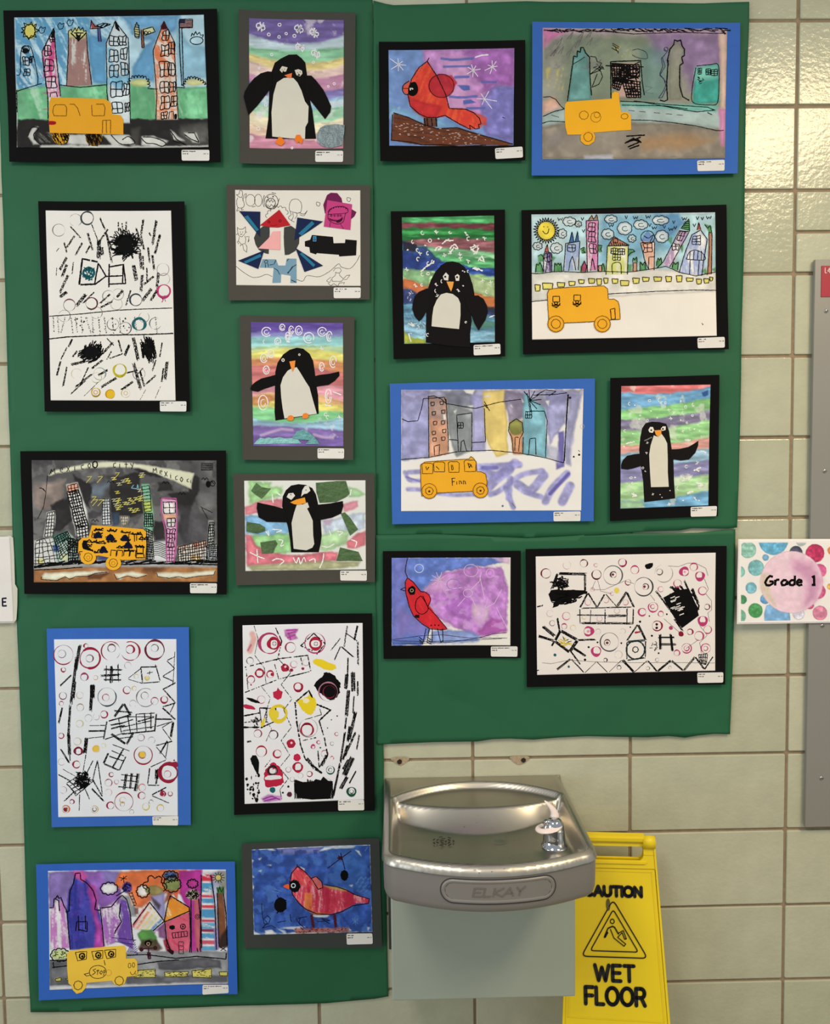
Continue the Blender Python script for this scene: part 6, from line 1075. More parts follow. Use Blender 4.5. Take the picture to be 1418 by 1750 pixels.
c.poly([(340, 265), (405, 250), (415, 300), (345, 310)], (226, 140, 108), .7, 8, 6); c.poly([(250, 590), (330, 560), (350, 620), (260, 640)], (66, 120, 108), .8, 12, 10); c.poly([(245, 650), (280, 645), (290, 690), (255, 690)], (40, 76, 140), .9, 6, 5); c.poly([(835, 360), (885, 360), (888, 430), (838, 435)], (190, 206, 96), .9, 8, 6); c.poly([(960, 375), (1030, 375), (1035, 445), (962, 448)], (230, 226, 224), .95, 4, 3); c.poly([(960, 450), (1045, 450), (1040, 475), (965, 480)], (232, 176, 140), .9, 4, 3); c.poly([(985, 480), (1040, 480), (1030, 530), (990, 530)], (230, 226, 224), .95, 4, 3); c.poly([(635, 440), (680, 440), (670, 520), (635, 520)], (52, 70, 92), .9, 8, 6); c.poly([(150, 740), (190, 735), (190, 765), (155, 770)], (222, 214, 130), .9, 4, 3); c.poly([(300, 710), (345, 705), (345, 750), (310, 752)], (216, 218, 170), .9, 6, 3); c.poly([(1140, 720), (1200, 715), (1200, 755), (1150, 758)], (226, 190, 130), .9, 6, 3); c.hatch([(1055, 650), (1240, 620), (1240, 660), (1060, 690)], (170, 96, 70), 90, 8, .7, .5)
c.poly([(545, 725), (600, 725), (600, 765), (550, 765)], (60, 70, 140), .8, 6, 4)
c.poly([(130, 770), (420, 745), (900, 755), (1312, 755), (1312, 790), (900, 790), (420, 790), (130, 805)], (176, 176, 178), .9, 6, 4)
a.on(*SHEET); w = 4.5
a.grid([(215, 440), (260, 432), (250, 590), (195, 595)], 3, 7, w); a.grid([(135, 620), (250, 600), (295, 765), (135, 775)], 5, 6, w, jit=7); a.grid([(340, 305), (415, 290), (475, 520), (400, 540)], 5, 12, 7, jit=4); a.grid([(345, 262), (405, 250), (415, 300), (350, 310)], 3, 2, w); a.grid([(398, 530), (475, 520), (480, 600), (405, 620)], 4, 4, 6); a.grid([(570, 350), (612, 348), (622, 515), (568, 518)], 3, 9, w); a.grid([(255, 600), (335, 560), (400, 640), (300, 740)], 7, 9, 5, jit=5); a.grid([(345, 600), (410, 620), (410, 745), (350, 755)], 5, 8, 7, jit=4); a.grid([(822, 270), (870, 265), (885, 430), (840, 435)], 1, 8, w); a.grid([(840, 445), (890, 445), (895, 530), (840, 530)], 4, 5, 6); a.grid([(845, 540), (890, 560), (900, 740), (850, 740)], 5, 12, 5); a.grid([(958, 370), (1038, 370), (1040, 440), (965, 445)], 2, 2, 5); a.grid([(985, 475), (1040, 475), (1035, 530), (990, 530)], 2, 2, 5); a.grid([(985, 545), (1040, 545), (1030, 660), (980, 660)], 3, 4, 5, jit=5); a.grid([(980, 660), (1040, 660), (1030, 755), (985, 755)], 3, 4, 4); a.grid([(1058, 660), (1235, 620), (1245, 740), (1062, 755)], 12, 6, 5, jit=4); a.grid([(1245, 650), (1308, 640), (1308, 765), (1235, 760)], 7, 9, 5); a.grid([(1258, 500), (1288, 500), (1290, 640), (1250, 650)], 3, 8, 6); a.grid([(682, 462), (738, 462), (724, 520), (696, 522)], 4, 3, 3, (90, 80, 60))
for k in range(8): a.ln([(868 + k * 2, 640 + k * 12), (920, 628 + k * 12), (980, 650 + k * 12)], 4, spl=True)
a.lines([[(950, 345), (945, 420), (975, 560), (985, 760)], [(1045, 350), (1052, 440), (1045, 640), (1030, 760)], [(952, 345), (1045, 348)]], 6, (190, 90, 150)); a.lines([[(940, 345), (1050, 355)]], 5)
for k in range(46): x = 130 + k * 25.5; a.ln([(x, 780 - min(x, 420) * .06 + a.rr.uniform(-8, 20)), (x + 70, 778 - min(x + 50, 420) * .06 + a.rr.uniform(-10, 18))], a.rr.uniform(5, 11))
a.ln([(130, 790), (300, 772), (420, 752)], 14); a.ln([(690, 775), (900, 768), (1120, 770), (1312, 775)], 9); a.ln([(130, 808), (300, 802), (440, 790)], 6)
a.lines([[(180, 850), (175, 868), (190, 870), (280, 875), (330, 852), (360, 868), (400, 850), (480, 850), (520, 830), (600, 822)], [(645, 835), (660, 870), (730, 848), (790, 862), (855, 842)], [(918, 828), (925, 852), (1000, 862), (1060, 852), (1110, 862), (1180, 850), (1290, 840), (1298, 815)]], 4); a.lines([[(160, 280), (190, 285), (205, 310), (190, 400), (150, 480)], [(170, 275), (205, 305), (215, 200)]], 4)
for x, y in ((520, 490), (620, 240), (975, 245), (1080, 315), (1265, 245), (1230, 220)): a.lines([[(x - 22, y + 6), (x - 10, y - 8), (x, y + 8), (x + 12, y - 8), (x + 24, y + 8)]], 4.5)
a.disc(1252, 255, 16, K, 22); a.circ(1280, 250, 18, 5); [a.ln([(1205, 120 + k * 9), (1285, 122 + k * 8)], 5) for k in range(6)]; a.lines([[(1280, 440), (1200, 400)], [(1250, 480), (1210, 410)]], 4)
# writing on the arch
def let(s, x, y, h, sl, c_=(40, 38, 36), w_=4.5):
    G = {'m': [[(0, 1), (.05, .2), (.35, .7), (.65, .1), (.8, 1)]], 'e': [[(.1, .6), (.6, .5), (.5, .2), (.15, .3), (.1, .8), (.6, .9)]], 'x': [[(0, .1), (.6, 1)], [(.6, .1), (0, 1)]], 'i': [[(.2, .3), (.2, 1)], [(.2, .05), (.22, .1)]], 'c': [[(.6, .2), (.1, .4), (.15, .9), (.6, .9)]], 'o': [[(.3, .1), (0, .5), (.3, 1), (.6, .5), (.3, .1)]], 't': [[(.3, 0), (.3, 1)], [(0, .35), (.65, .35)]], 'y': [[(0, .1), (.3, .6)], [(.65, .0), (.2, 1.1)]]}
    for i, ch in enumerate(s):
        if ch in G:
            for st in G[ch]: a.ln([(x + px * h * .85, y + py * h) for px, py in st], w_, c_)
        x += h * (.95 if ch != 'm' else 1.15) * sl[0]; y += sl[1]
let('mexico', 238, 150, 38, (1.25, -7)); let('city', 635, 110, 38, (1.05, 2)); let('mexico', 895, 145, 36, (.98, 12)); let('ci', 1112, 214, 28, (.85, 6)); a.ln([(228, 195), (240, 160)], 5); a.circ(520, 128, 16, 8, K, ry=22)
for k in range(26): x, y = a.rr.uniform(620, 820), a.rr.uniform(180, 430); a.lines([[(x, y), (x + 28, y - 4), (x + 6, y + 14), (x + 36, y + 8)]], 4, a.rr.choice([(206, 196, 90), (190, 184, 150), (214, 206, 110)]))
for x, y in ((470, 220), (540, 220), (650, 195), (510, 370), (545, 370), (500, 350)): a.ln([(x, y - 12), (x + 30, y - 16), (x - 6, y + 26)], 4, (206, 196, 90))
a.ln([(770, 260), (755, 280), (790, 285), (795, 255), (800, 285)], 4, (130, 190, 210))
bP = [(500, 520), (640, 528), (830, 545), (850, 560), (852, 640), (845, 740), (700, 745), (640, 735), (545, 715), (430, 735), (412, 690), (415, 625), (440, 600), (478, 600), (490, 560)]
b = a.flat('bus', bP, (238, 172, 44), .002); a.on(b, .002)
for x, y, n in ((545, 545, 3), (630, 550, 3), (720, 560, 3), (790, 572, 2), (500, 622, 3), (560, 630, 3), (630, 620, 2), (690, 660, 4), (740, 680, 3), (470, 650, 2), (520, 690, 2), (620, 600, 3), (720, 610, 3), (540, 580, 2), (810, 655, 1), (835, 605, 1)):
    a.ln([(x - 32, y + a.rr.uniform(-4, 6))] + [(x - 32 + i * 8, y + a.rr.uniform(-13, 13)) for i in range(1, 9)], 8, (18, 18, 34)); a.ln([(x - 30, y + 6), (x + 30, y + 8)], 6, (18, 18, 34))
for x, y in ((540, 585), (620, 600), (715, 605), (575, 680), (735, 650)): a.blob([(x - 26, y + 16), (x - 22, y - 6), (x, y - 26), (x + 22, y - 4), (x + 26, y + 18)], (14, 16, 40), 3); 
a.blob([(442, 625), (470, 622), (478, 660), (510, 680), (500, 690), (445, 670)], (16, 14, 24), 3)
for x0 in (620, 660, 705, 745): a.ln([(x0, 718), (x0 + 6, 680), (x0 + 40, 684), (x0 + 36, 722)], 5, K)
for x0 in (740, 790): a.ln([(x0, 620), (x0, 575), (x0 + 36, 580), (x0 + 36, 625)], 5, K)
a.ln(rrect(790, 655, 832, 700), 6, closed=True); a.ln([(785, 730), (840, 730), (835, 705), (790, 705)], 6, closed=True)
a.lines([[(505, 558), (500, 600), (530, 605)], [(440, 690), (420, 690), (425, 715)]], 5, (60, 20, 20))
for x, y in ((478, 728), (640, 765)): wl = a.flat('wheel', oval(x, y, 50, 45, 16), (240, 176, 46), .0028); a.on(wl, .0028); a.circ(x, y - 2, 28, 4, (110, 76, 26)); a.circ(x, y, 12, 2.5, (170, 120, 36))
a.done()

# ---- purple city with castle, blue mount, bottom left
a = Art('school_bus_collage', 'bright purple and orange city collage with yellow stop bus, blue mount, bottom left', 'artwork', 50, 1460, .26093, [(48, 62), (700, 52), (1348, 42), (1356, 500), (1366, 908), (700, 925), (68, 948), (56, 500)], (52, 100, 190), [(126, 106), (1290, 96), (1304, 842), (138, 882)], [(1136, 852), (1306, 848), (1308, 900), (1136, 914)], (.002, .003, .001, .004), paper=(226, 228, 236))
c = a.cv
c.poly([(130, 115), (290, 108), (290, 320), (250, 380), (135, 350)], (128, 106, 178), .95, 10, 10, .25); c.poly([(270, 110), (480, 105), (600, 125), (600, 320), (470, 360), (400, 220), (320, 160)], (142, 92, 186), .95, 10, 12, .3); c.poly([(480, 110), (600, 110), (570, 200), (500, 180)], (140, 132, 200), .8, 20, 12)
c.poly([(600, 115), (860, 100), (1030, 100), (1000, 260), (900, 250), (740, 340), (690, 340), (640, 240), (560, 200)], (222, 112, 62), .97, 10, 10, .2); c.poly([(980, 110), (1135, 100), (1135, 640), (1060, 650), (1050, 380), (990, 260)], (176, 44, 148), .97, 8, 8, .2)
c.poly([(1190, 120), (1290, 100), (1300, 340), (1230, 600), (1200, 600)], (150, 150, 178), .9, 12, 10, .3); c.poly([(1240, 110), (1290, 110), (1290, 220), (1250, 200)], (150, 156, 140), .8, 14, 8); c.poly([(600, 270), (680, 280), (700, 400), (640, 400)], (146, 150, 160), .9, 8, 8); c.poly([(790, 280), (880, 240), (890, 420), (830, 420), (820, 330)], (150, 146, 206), .9, 10, 8)
castle = [(300, 120), (345, 110), (375, 160), (420, 230), (450, 350), (480, 450), (490, 610), (270, 620), (245, 380), (265, 230), (290, 180)]
c.poly(castle, (64, 66, 172), .98, 6, 6, .2); c.hatch(castle, (36, 40, 140), 85, 22, .7, .45); c.hatch(castle, (140, 60, 180), 95, 30, .6, .35); c.poly([(290, 110), (350, 105), (380, 150), (360, 180), (300, 150)], (222, 90, 170), .9, 8, 6); c.poly([(380, 180), (430, 210), (450, 320), (440, 400), (480, 480), (490, 610), (430, 610), (440, 480), (400, 300)], (206, 70, 170), .8, 12, 12, .3)
for P, cc in (([(140, 380), (180, 290), (230, 320), (265, 610), (140, 620)], (190, 110, 190)), ([(470, 360), (570, 300), (620, 560), (500, 600)], (160, 90, 186))): c.poly(P, (228, 224, 232), .97, 5, 4); c.hatch(P, cc, 86, 18, .85, .5)
dress = [(600, 290), (640, 300), (665, 440), (680, 620), (560, 560), (610, 440), (590, 350)]; c.poly(dress, (210, 202, 226), .97, 5, 4); c.hatch(dress, (96, 56, 160), 80, 14, .9, .62)
rb = [(790, 310), (880, 430), (800, 500), (690, 490), (680, 450)]; c.poly(rb, (232, 226, 222), .97, 4, 3)
for i, cc in enumerate([(214, 70, 80), (232, 120, 80), (226, 200, 130), (200, 214, 150), (60, 120, 196), (150, 90, 170)]): c.line([(680 + i * 28, 470 + i * 8), (775 + i * 22, 325 + i * 26)], 16, cc, .8, 8, .6)
c.poly([(710, 520), (740, 495), (800, 495), (835, 540), (830, 600), (740, 600)], (84, 146, 70), .97, 6, 6, .15); c.poly([(740, 560), (830, 560), (870, 610), (840, 630), (720, 620)], (70, 50, 40), .8, 10, 10); c.poly([(850, 480), (890, 450), (900, 560), (850, 540)], (120, 60, 120), .8, 8, 8); c.poly([(880, 560), (910, 550), (940, 640), (900, 640)], (170, 40, 66), .95, 5, 4)
hs = [(890, 440), (1050, 370), (1055, 600), (1030, 660), (940, 650), (905, 540)]; c.poly(hs, (214, 92, 120), .98, 5, 5, .15); c.hatch(hs, (190, 50, 90), 30, 14, .5, .35); rf = [(920, 270), (1048, 350), (1045, 375), (885, 440), (900, 340)]; c.poly(rf, (236, 206, 160), .98, 4, 3); c.hatch(rf, (228, 140, 40), 70, 14, .95, .6); c.line([(885, 425), (1045, 362)], 14, (228, 150, 50), .9, 4)
tw = [(1135, 120), (1180, 115), (1225, 480), (1225, 630), (1130, 630), (1125, 300)]; c.poly(tw, (226, 222, 226), .98, 4, 3)
for i, (y, cc, hh) in enumerate([(150, (206, 40, 66), 44), (215, (72, 150, 200), 60), (272, (206, 50, 80), 16), (302, (72, 150, 200), 30), (340, (206, 60, 80), 20), (385, (70, 146, 200), 56), (432, (190, 40, 80), 14), (465, (90, 160, 206), 40), (495, (130, 30, 60), 18), (530, (76, 150, 200), 34), (572, (206, 80, 110), 26), (612, (90, 160, 206), 28)]): c.hatch(rrect(1130, y - hh / 2, 1205 + i * 2, y + hh / 2), cc, 15, 12, .95, .68)
c.poly([(1235, 250), (1270, 250), (1300, 600), (1245, 605)], (126, 74, 44), .98, 5, 5, .2); c.poly([(1260, 520), (1300, 480), (1300, 600), (1250, 605)], (40, 26, 22), .9, 10, 8); c.poly([(1230, 215), (1275, 205), (1275, 250), (1235, 250)], (74, 130, 60), .95, 4, 5); c.poly([(1080, 290), (1110, 290), (1130, 620), (1090, 620)], (206, 110, 110), .8, 6, 5); c.poly([(1210, 480), (1240, 480), (1240, 620), (1215, 620)], (150, 130, 196), .9, 5, 4)
for P, cc in ((oval(525, 222, 50, 32), (236, 236, 238)), (oval(745, 240, 34, 34), (236, 236, 236)), (oval(820, 235, 60, 32), (140, 130, 80)), (oval(935, 195, 52, 44), (120, 134, 80)), (oval(925, 135, 46, 22), (66, 96, 150)), (oval(1070, 262, 44, 34), (190, 180, 160)), (oval(1070, 188, 28, 20), (196, 60, 150)), (oval(1240, 148, 22, 20), (226, 206, 120)), (oval(642, 215, 34, 36), (70, 50, 140)), (oval(205, 655, 54, 34), (206, 222, 150))): c.poly(P, cc, .97, 5, 5, .2)
c.poly([(800, 280), (860, 330), (850, 360), (820, 330)], (60, 50, 50), .8, 10, 8); c.poly([(665, 250), (690, 330), (670, 335), (650, 250)], (226, 190, 170), .9, 3, 2); c.poly([(690, 350), (712, 350), (715, 388), (695, 388)], (120, 80, 80), .9, 4, 2); c.poly([(910, 250), (940, 240), (930, 290), (885, 320)], (160, 74, 50), .9, 8, 6); c.poly([(940, 250), (975, 240), (970, 300)], (220, 90, 60), .9, 5, 4)
c.poly([(138, 690), (700, 640), (1300, 630), (1304, 850), (138, 880)], (146, 148, 154), .98, 7, 6, .15); c.poly([(138, 700), (300, 700), (300, 860), (138, 870)], (90, 92, 98), .9, 14, 12, .3); c.poly([(840, 710), (1000, 690), (1150, 670), (1250, 690), (1260, 740), (1100, 740), (980, 760), (850, 750)], (84, 84, 92), .95, 8, 8, .2); c.poly([(640, 800), (1300, 790), (1300, 850), (640, 860)], (98, 98, 106), .9, 10, 8, .25); c.poly([(138, 855), (600, 850), (1300, 835), (1300, 850), (600, 872), (138, 885)], (226, 228, 234), .9, 6, 5)
for P in ([(680, 760), (825, 750), (828, 805), (690, 805)], [(885, 770), (1045, 765), (1030, 800), (890, 800)], [(1065, 760), (1195, 745), (1195, 805), (1070, 802)], [(1245, 765), (1300, 762), (1300, 790), (1250, 790)], [(175, 810), (210, 800), (215, 822), (178, 826)], [(240, 808), (258, 806), (258, 822)]): c.poly(P, (216, 206, 106), .97, 4, 3); a.on(*SHEET); a.ln(P, 4, closed=True)
a.on(*SHEET); w = 7
for k in range(70): x, y = a.rr.choice([(a.rr.uniform(690, 820), a.rr.uniform(758, 800)), (a.rr.uniform(895, 1030), a.rr.uniform(772, 796)), (a.rr.uniform(1075, 1190), a.rr.uniform(755, 800))]); a.ln([(x, y), (x + a.rr.uniform(5, 18), y + a.rr.uniform(-3, 3))], 3.5, (60, 54, 40))
a.lines([[(135, 348), (160, 345), (165, 290), (180, 280), (188, 265), (195, 285), (210, 280), (228, 330), (250, 375), (255, 480), (270, 620)], [(200, 370), (195, 300), (175, 290)], [(240, 375), (262, 370), (268, 240), (290, 190), (300, 150), (305, 122), (335, 120), (340, 160), (380, 185), (420, 235), (440, 300), (430, 360), (470, 365)], [(465, 345), (480, 480), (490, 600)], [(472, 350), (540, 340), (580, 290)], [(570, 270), (640, 230)], [(580, 290), (610, 265), (640, 295), (662, 380), (670, 470), (680, 570)], [(600, 320), (590, 400), (605, 440), (565, 500), (560, 520)], [(305, 500), (312, 440), (380, 440), (380, 505), (320, 490)], [(322, 400), (326, 500)], [(368, 400), (370, 490)], [(680, 460), (790, 312), (885, 435), (810, 500)], [(885, 440), (905, 330), (925, 268)], [(925, 270), (1048, 345), (1052, 380), (1058, 560), (1050, 640)], [(888, 440), (1048, 370)], [(888, 440), (900, 560), (930, 640)], [(1128, 130), (1125, 400), (1120, 620)], [(1190, 130), (1215, 300), (1228, 620)], [(1060, 290), (1062, 640)], [(1110, 290), (1128, 480), (1130, 610)], [(1232, 250), (1245, 600)], [(1272, 250), (1290, 380), (1298, 590)], [(138, 690), (250, 690)], [(155, 735), (250, 725)], [(160, 700), (165, 740)], [(640, 660), (760, 655), (960, 680), (1100, 665), (1290, 680), (1292, 640)], [(710, 720), (850, 700), (980, 690)]], w, (26, 20, 34))
for P in (oval(525, 222, 52, 34), oval(745, 240, 36, 36), oval(935, 195, 54, 46), oval(925, 138, 48, 24), oval(1070, 190, 30, 22), oval(205, 655, 58, 36)): a.scallop(P + [P[0]], 9, 9, w, (26, 20, 30))
a.scallop([(770, 230), (780, 170), (830, 155), (870, 190), (878, 240)], 4, 26, w); a.scrib(1070, 262, 46, 36, 50, 4); a.scrib(642, 215, 34, 38, 20, 5, (30, 20, 70)); a.scrib(925, 138, 44, 20, 18, 5, (24, 30, 60)); a.scrib(205, 655, 50, 30, 14, 4); a.lines([[(590, 150), (640, 160)], [(600, 170), (640, 140)], [(618, 140), (622, 185)]], 5); [a.ln([(655 + k * 7, 255 + k * 20), (678 + k * 6, 250 + k * 20)], 4) for k in range(5)]; a.lines([[(652, 250), (690, 335)], [(672, 245), (702, 325)]], 4); a.scallop([(900, 190), (990, 170)], 5, 8, 5)
for t in np.linspace(0, 6.28, 12, endpoint=False): a.ln([(1240 + 24 * math.cos(t), 148 + 22 * math.sin(t)), (1240 + 42 * math.cos(t), 148 + 38 * math.sin(t))], 4)
a.circ(1240, 148, 22, 4); a.disc(935, 475, 20, K, 14, .2); a.circ(1007, 470, 17, 6); a.lines([[(1000, 470), (1015, 470)], [(1007, 460), (1007, 480)]], 5); a.grid([(935, 512), (1035, 500), (1036, 535), (942, 548)], 5, 1, 5, (60, 20, 40)); a.grid([(980, 570), (1010, 570), (1010, 650), (980, 650)], 1, 3, 4, (70, 20, 40)); a.circ(1102, 405, 16, 4); a.circ(1102, 405, 7, 4)
a.lines([[(1230, 215), (1240, 245), (1248, 205), (1258, 245), (1275, 208), (1272, 250)]], 5, (30, 60, 30)); a.disc(780, 580, 24, (30, 18, 20), 20, .2); a.circ(780, 585, 10, 5, (190, 150, 130)); a.lines([[(780, 605), (785, 680)], [(720, 620), (840, 610)], [(775, 640), (780, 685), (795, 680), (790, 640)]], 8, (70, 30, 50)); a.disc(735, 622, 14, (60, 30, 30)); a.disc(825, 612, 14, (60, 30, 30)); a.lines([[(895, 555), (930, 630)], [(905, 560), (900, 600), (935, 630)]], 5, (50, 14, 24)); a.blob([(905, 620), (945, 630), (940, 655), (915, 640)], (40, 16, 24)); [a.ln([(640 + k * 8, 640), (690 + k * 4, 560 + k * 14)], 4, (90, 60, 150)) for k in range(8)]; a.lines([[(540, 545), (700, 560)], [(560, 570), (690, 590)]], 4, (60, 40, 110))
a.lines([[(1100, 610), (1105, 635)], [(1120, 605), (1125, 635)], [(1250, 600), (1290, 625)], [(1255, 625), (1285, 605)]], 6)
bP = [(250, 645), (262, 630), (400, 612), (560, 600), (620, 596), (632, 610), (635, 682), (690, 680), (708, 700), (710, 790), (642, 798), (628, 840), (600, 858), (560, 845), (545, 822), (380, 835), (372, 870), (350, 895), (315, 905), (290, 880), (280, 850), (262, 838), (252, 740)]
b = a.flat('bus', bP, (240, 196, 70), .002); a.on(b, .002)
for x, y in ((342, 660), (448, 655), (532, 648)): a.ln([(x - 38, y - 22), (x + 36, y - 28), (x + 34, y + 22), (x - 22, y + 32)], 4.5, closed=True); a.circ(x + 6, y + 2, 18, 9); a.disc(x + 8, y + 4, 8)
a.ln(oval(452, 765, 55, 42), 4, spl=True, closed=True); a.ln([(400, 770), (362, 778), (380, 790), (410, 785)], 4); a.lines([[(440, 745), (420, 752), (436, 768), (415, 785)], [(452, 750), (450, 782)], [(442, 758), (462, 755)], [(475, 756), (464, 770), (474, 780), (484, 766), (475, 756)], [(492, 752), (490, 788)], [(492, 754), (506, 760), (494, 770)], [(492, 690), (500, 722)]], 4.5, (60, 50, 30)); a.circ(658, 725, 9, 3.5, ry=16); a.circ(684, 722, 8, 3.5, ry=16); a.ln([(662, 765), (672, 785), (690, 780), (700, 760), (692, 775), (704, 782)], 3.5, (80, 64, 30)); a.circ(522, 770, 20, 2.5, (206, 160, 60))
for x, y in ((325, 850), (592, 822)): a.circ(x, y, 29, 4.5, (90, 70, 30))
a.done()
RED, TEAL, YEL, MAG = (172, 36, 62), (28, 96, 104), (228, 196, 40), (184, 62, 116)
WP = (231, 228, 228)
# ---- tall black print, black mount
a = Art('print_artwork', 'tall white sheet of black brush strokes with two long rules, black mount', 'artwork', 50, 335, .21707, [(72, 42), (650, 44), (1226, 48), (1245, 800), (1272, 1698), (700, 1698), (128, 1698), (100, 800)], BLACK, [(132, 116), (1120, 120), (1156, 1612), (176, 1610)], [(1030, 1618), (1244, 1618), (1242, 1698), (1032, 1696)], (.002, .006, .0, .003), group='printed ring pictures', paper=(230, 225, 220))
a.on(*SHEET)
for x0, y0, x1, y1, w in ((555, 170, 600, 270, 12), (490, 220, 545, 360, 8), (325, 240, 410, 335, 10), (360, 310, 295, 410, 14), (275, 365, 300, 450, 12), (420, 365, 365, 470, 14), (460, 290, 500, 430, 16), (480, 390, 445, 455, 12), (620, 260, 545, 370, 14), (600, 280, 650, 420, 14), (610, 300, 650, 530, 14), (550, 340, 545, 500, 30), (570, 400, 575, 470, 26), (700, 200, 705, 290, 10), (730, 210, 740, 290, 10), (765, 200, 760, 280, 12), (840, 250, 890, 400, 14), (900, 180, 880, 320, 16), (1005, 190, 970, 390, 20), (1035, 300, 990, 460, 18), (945, 290, 960, 320, 12), (880, 310, 905, 430, 14), (835, 310, 850, 400, 14), (935, 400, 950, 530, 14), (970, 460, 985, 590, 16), (870, 440, 885, 580, 22), (895, 470, 900, 590, 10), (820, 540, 845, 670, 30), (925, 560, 930, 690, 12), (985, 630, 900, 700, 16), (890, 620, 880, 760, 22), (965, 730, 890, 830, 24), (1010, 740, 955, 830, 20), (300, 480, 240, 590, 18), (300, 540, 260, 640, 20), (350, 520, 340, 620, 8), (310, 620, 240, 770, 20), (300, 755, 240, 800, 24), (450, 770, 370, 870, 26), (520, 750, 420, 850, 10), (640, 770, 555, 850, 14), (660, 830, 560, 880, 14), (800, 740, 760, 870, 12), (740, 740, 690, 800, 18), (1020, 600, 1005, 730, 22), (240, 410, 215, 440, 6), (220, 560, 215, 640, 6)): a.dry((x0, y0), (x1, y1), w, den=.6)
for x0, x1 in ((190, 200), (225, 235), (285, 250), (330, 345), (365, 380), (445, 490), (500, 500), (590, 610), (655, 665), (715, 720), (830, 850), (995, 1010), (410, 420), (545, 560)): a.dry((x0, 950), (x1, 1090), 9, den=.3)
for k in range(26): x = a.rr.uniform(330, 800); a.disc(x, a.rr.uniform(960, 1080), a.rr.uniform(3, 7), K, rough=.4)
for x0, y0, x1, y1, w in ((340, 1125, 310, 1190, 14), (300, 1190, 250, 1290, 10), (380, 1220, 340, 1270, 14), (450, 1300, 330, 1330, 20), (580, 1290, 490, 1360, 16), (620, 1370, 540, 1415, 16), (660, 1150, 590, 1230, 16), (700, 1130, 730, 1230, 12), (790, 1170, 750, 1260, 20), (650, 1220, 610, 1290, 10), (610, 1120, 670, 1180, 8), (740, 1240, 630, 1280, 10), (690, 1430, 560, 1510, 18), (820, 1460, 720, 1530, 18), (820, 1110, 860, 1300, 26), (820, 1310, 880, 1530, 24), (870, 1370, 910, 1510, 14), (970, 1130, 1000, 1290, 24), (1000, 1410, 910, 1490, 14), (1050, 1150, 1030, 1270, 10), (1060, 1350, 1045, 1470, 14), (1090, 1300, 1070, 1450, 24), (1000, 1290, 970, 1380, 12), (500, 1400, 360, 1510, 14), (450, 1450, 330, 1560, 10), (250, 1300, 220, 1420, 14), (300, 1340, 270, 1510, 12), (470, 1340, 400, 1500, 10), (920, 1520, 870, 1610, 3), (1040, 1490, 990, 1600, 3), (550, 1460, 430, 1580, 4), (860, 1370, 740, 1400, 10), (900, 1350, 840, 1420, 8)): a.dry((x0, y0), (x1, y1), w, den=.65)
for x, y, rx, ry, n in ((755, 385, 105, 100, 150), (490, 1230, 95, 75, 90), (935, 1210, 62, 90, 80)): a.scrib(x, y, rx, ry, n, 8, K, None if n > 100 else (70 if y > 1000 and x > 700 else 130), .75); a.disc(x, y, rx * .6, K, ry * .62, .15)
a.ln([(160, 948), (400, 930), (700, 900), (900, 890), (1128, 884)], 7); a.ln([(162, 1126), (300, 1110), (600, 1096), (900, 1092), (1138, 1084)], 9)
a.lines([[(395, 700), (420, 495), (540, 520)], [(395, 700), (515, 695)]], 14, gap=.1); a.lines([[(515, 700), (545, 530), (605, 632), (515, 700)], [(600, 634), (735, 628)], [(630, 535), (628, 720)], [(628, 560), (740, 540), (735, 690), (630, 695)], [(742, 535), (760, 690), (740, 690)]], 11)
a.scrib(470, 610, 60, 60, 46, 8, TEAL); a.ring(470, 605, 42, 14, TEAL, .2, 2)
for x, y, r, w, cc, m in ((235, 270, 48, 4, (90, 90, 92), .1), (365, 190, 48, 4, (120, 120, 120), .7), (457, 172, 48, 10, (60, 66, 72), .3), (318, 860, 46, 7, (110, 60, 80), .3), (492, 845, 46, 9, (100, 44, 62), .3), (625, 790, 46, 4, (120, 116, 116), .5), (700, 775, 44, 4, (110, 110, 110), .6), (688, 850, 46, 4, (150, 146, 146), .7), (840, 820, 46, 9, (50, 66, 80), .2), (278, 945, 46, 4, (110, 106, 106), .5), (530, 920, 46, 4, (130, 126, 126), .5), (660, 1010, 46, 5, (90, 90, 92), .5), (757, 1042, 47, 6, (70, 72, 74), .1), (865, 1010, 46, 18, TEAL, .2), (995, 1005, 46, 6, (90, 90, 90), .6), (905, 955, 40, 4, (120, 120, 120), .7), (1055, 580, 48, 4, (130, 110, 120), .4), (1065, 655, 44, 3, (170, 150, 160), .4), (1062, 750, 50, 16, MAG, .2), (555, 1400, 48, 6, (120, 140, 140), .5), (715, 1372, 48, 16, (196, 186, 40), .2), (865, 1400, 48, 5, (110, 110, 110), .5), (525, 1545, 34, 10, (206, 170, 70), .2), (760, 1552, 34, 5, (206, 180, 130), .5), (375, 1400, 40, 3, (206, 180, 150), .6), (530, 1430, 40, 5, (180, 176, 90), .6)): a.ring(x, y, r, w, cc, m, 2 if w > 8 else 1)
a.scrib(1060, 800, 36, 40, 8, 6, MAG); a.disc(640, 1560, 34, (222, 180, 46), 36, .05); a.ring(640, 1560, 35, 8, (190, 140, 30), .2); a.circ(525, 1545, 16, 5, (196, 150, 60)); a.circ(760, 1552, 16, 4, (206, 180, 130))
a.done('print_sheet')

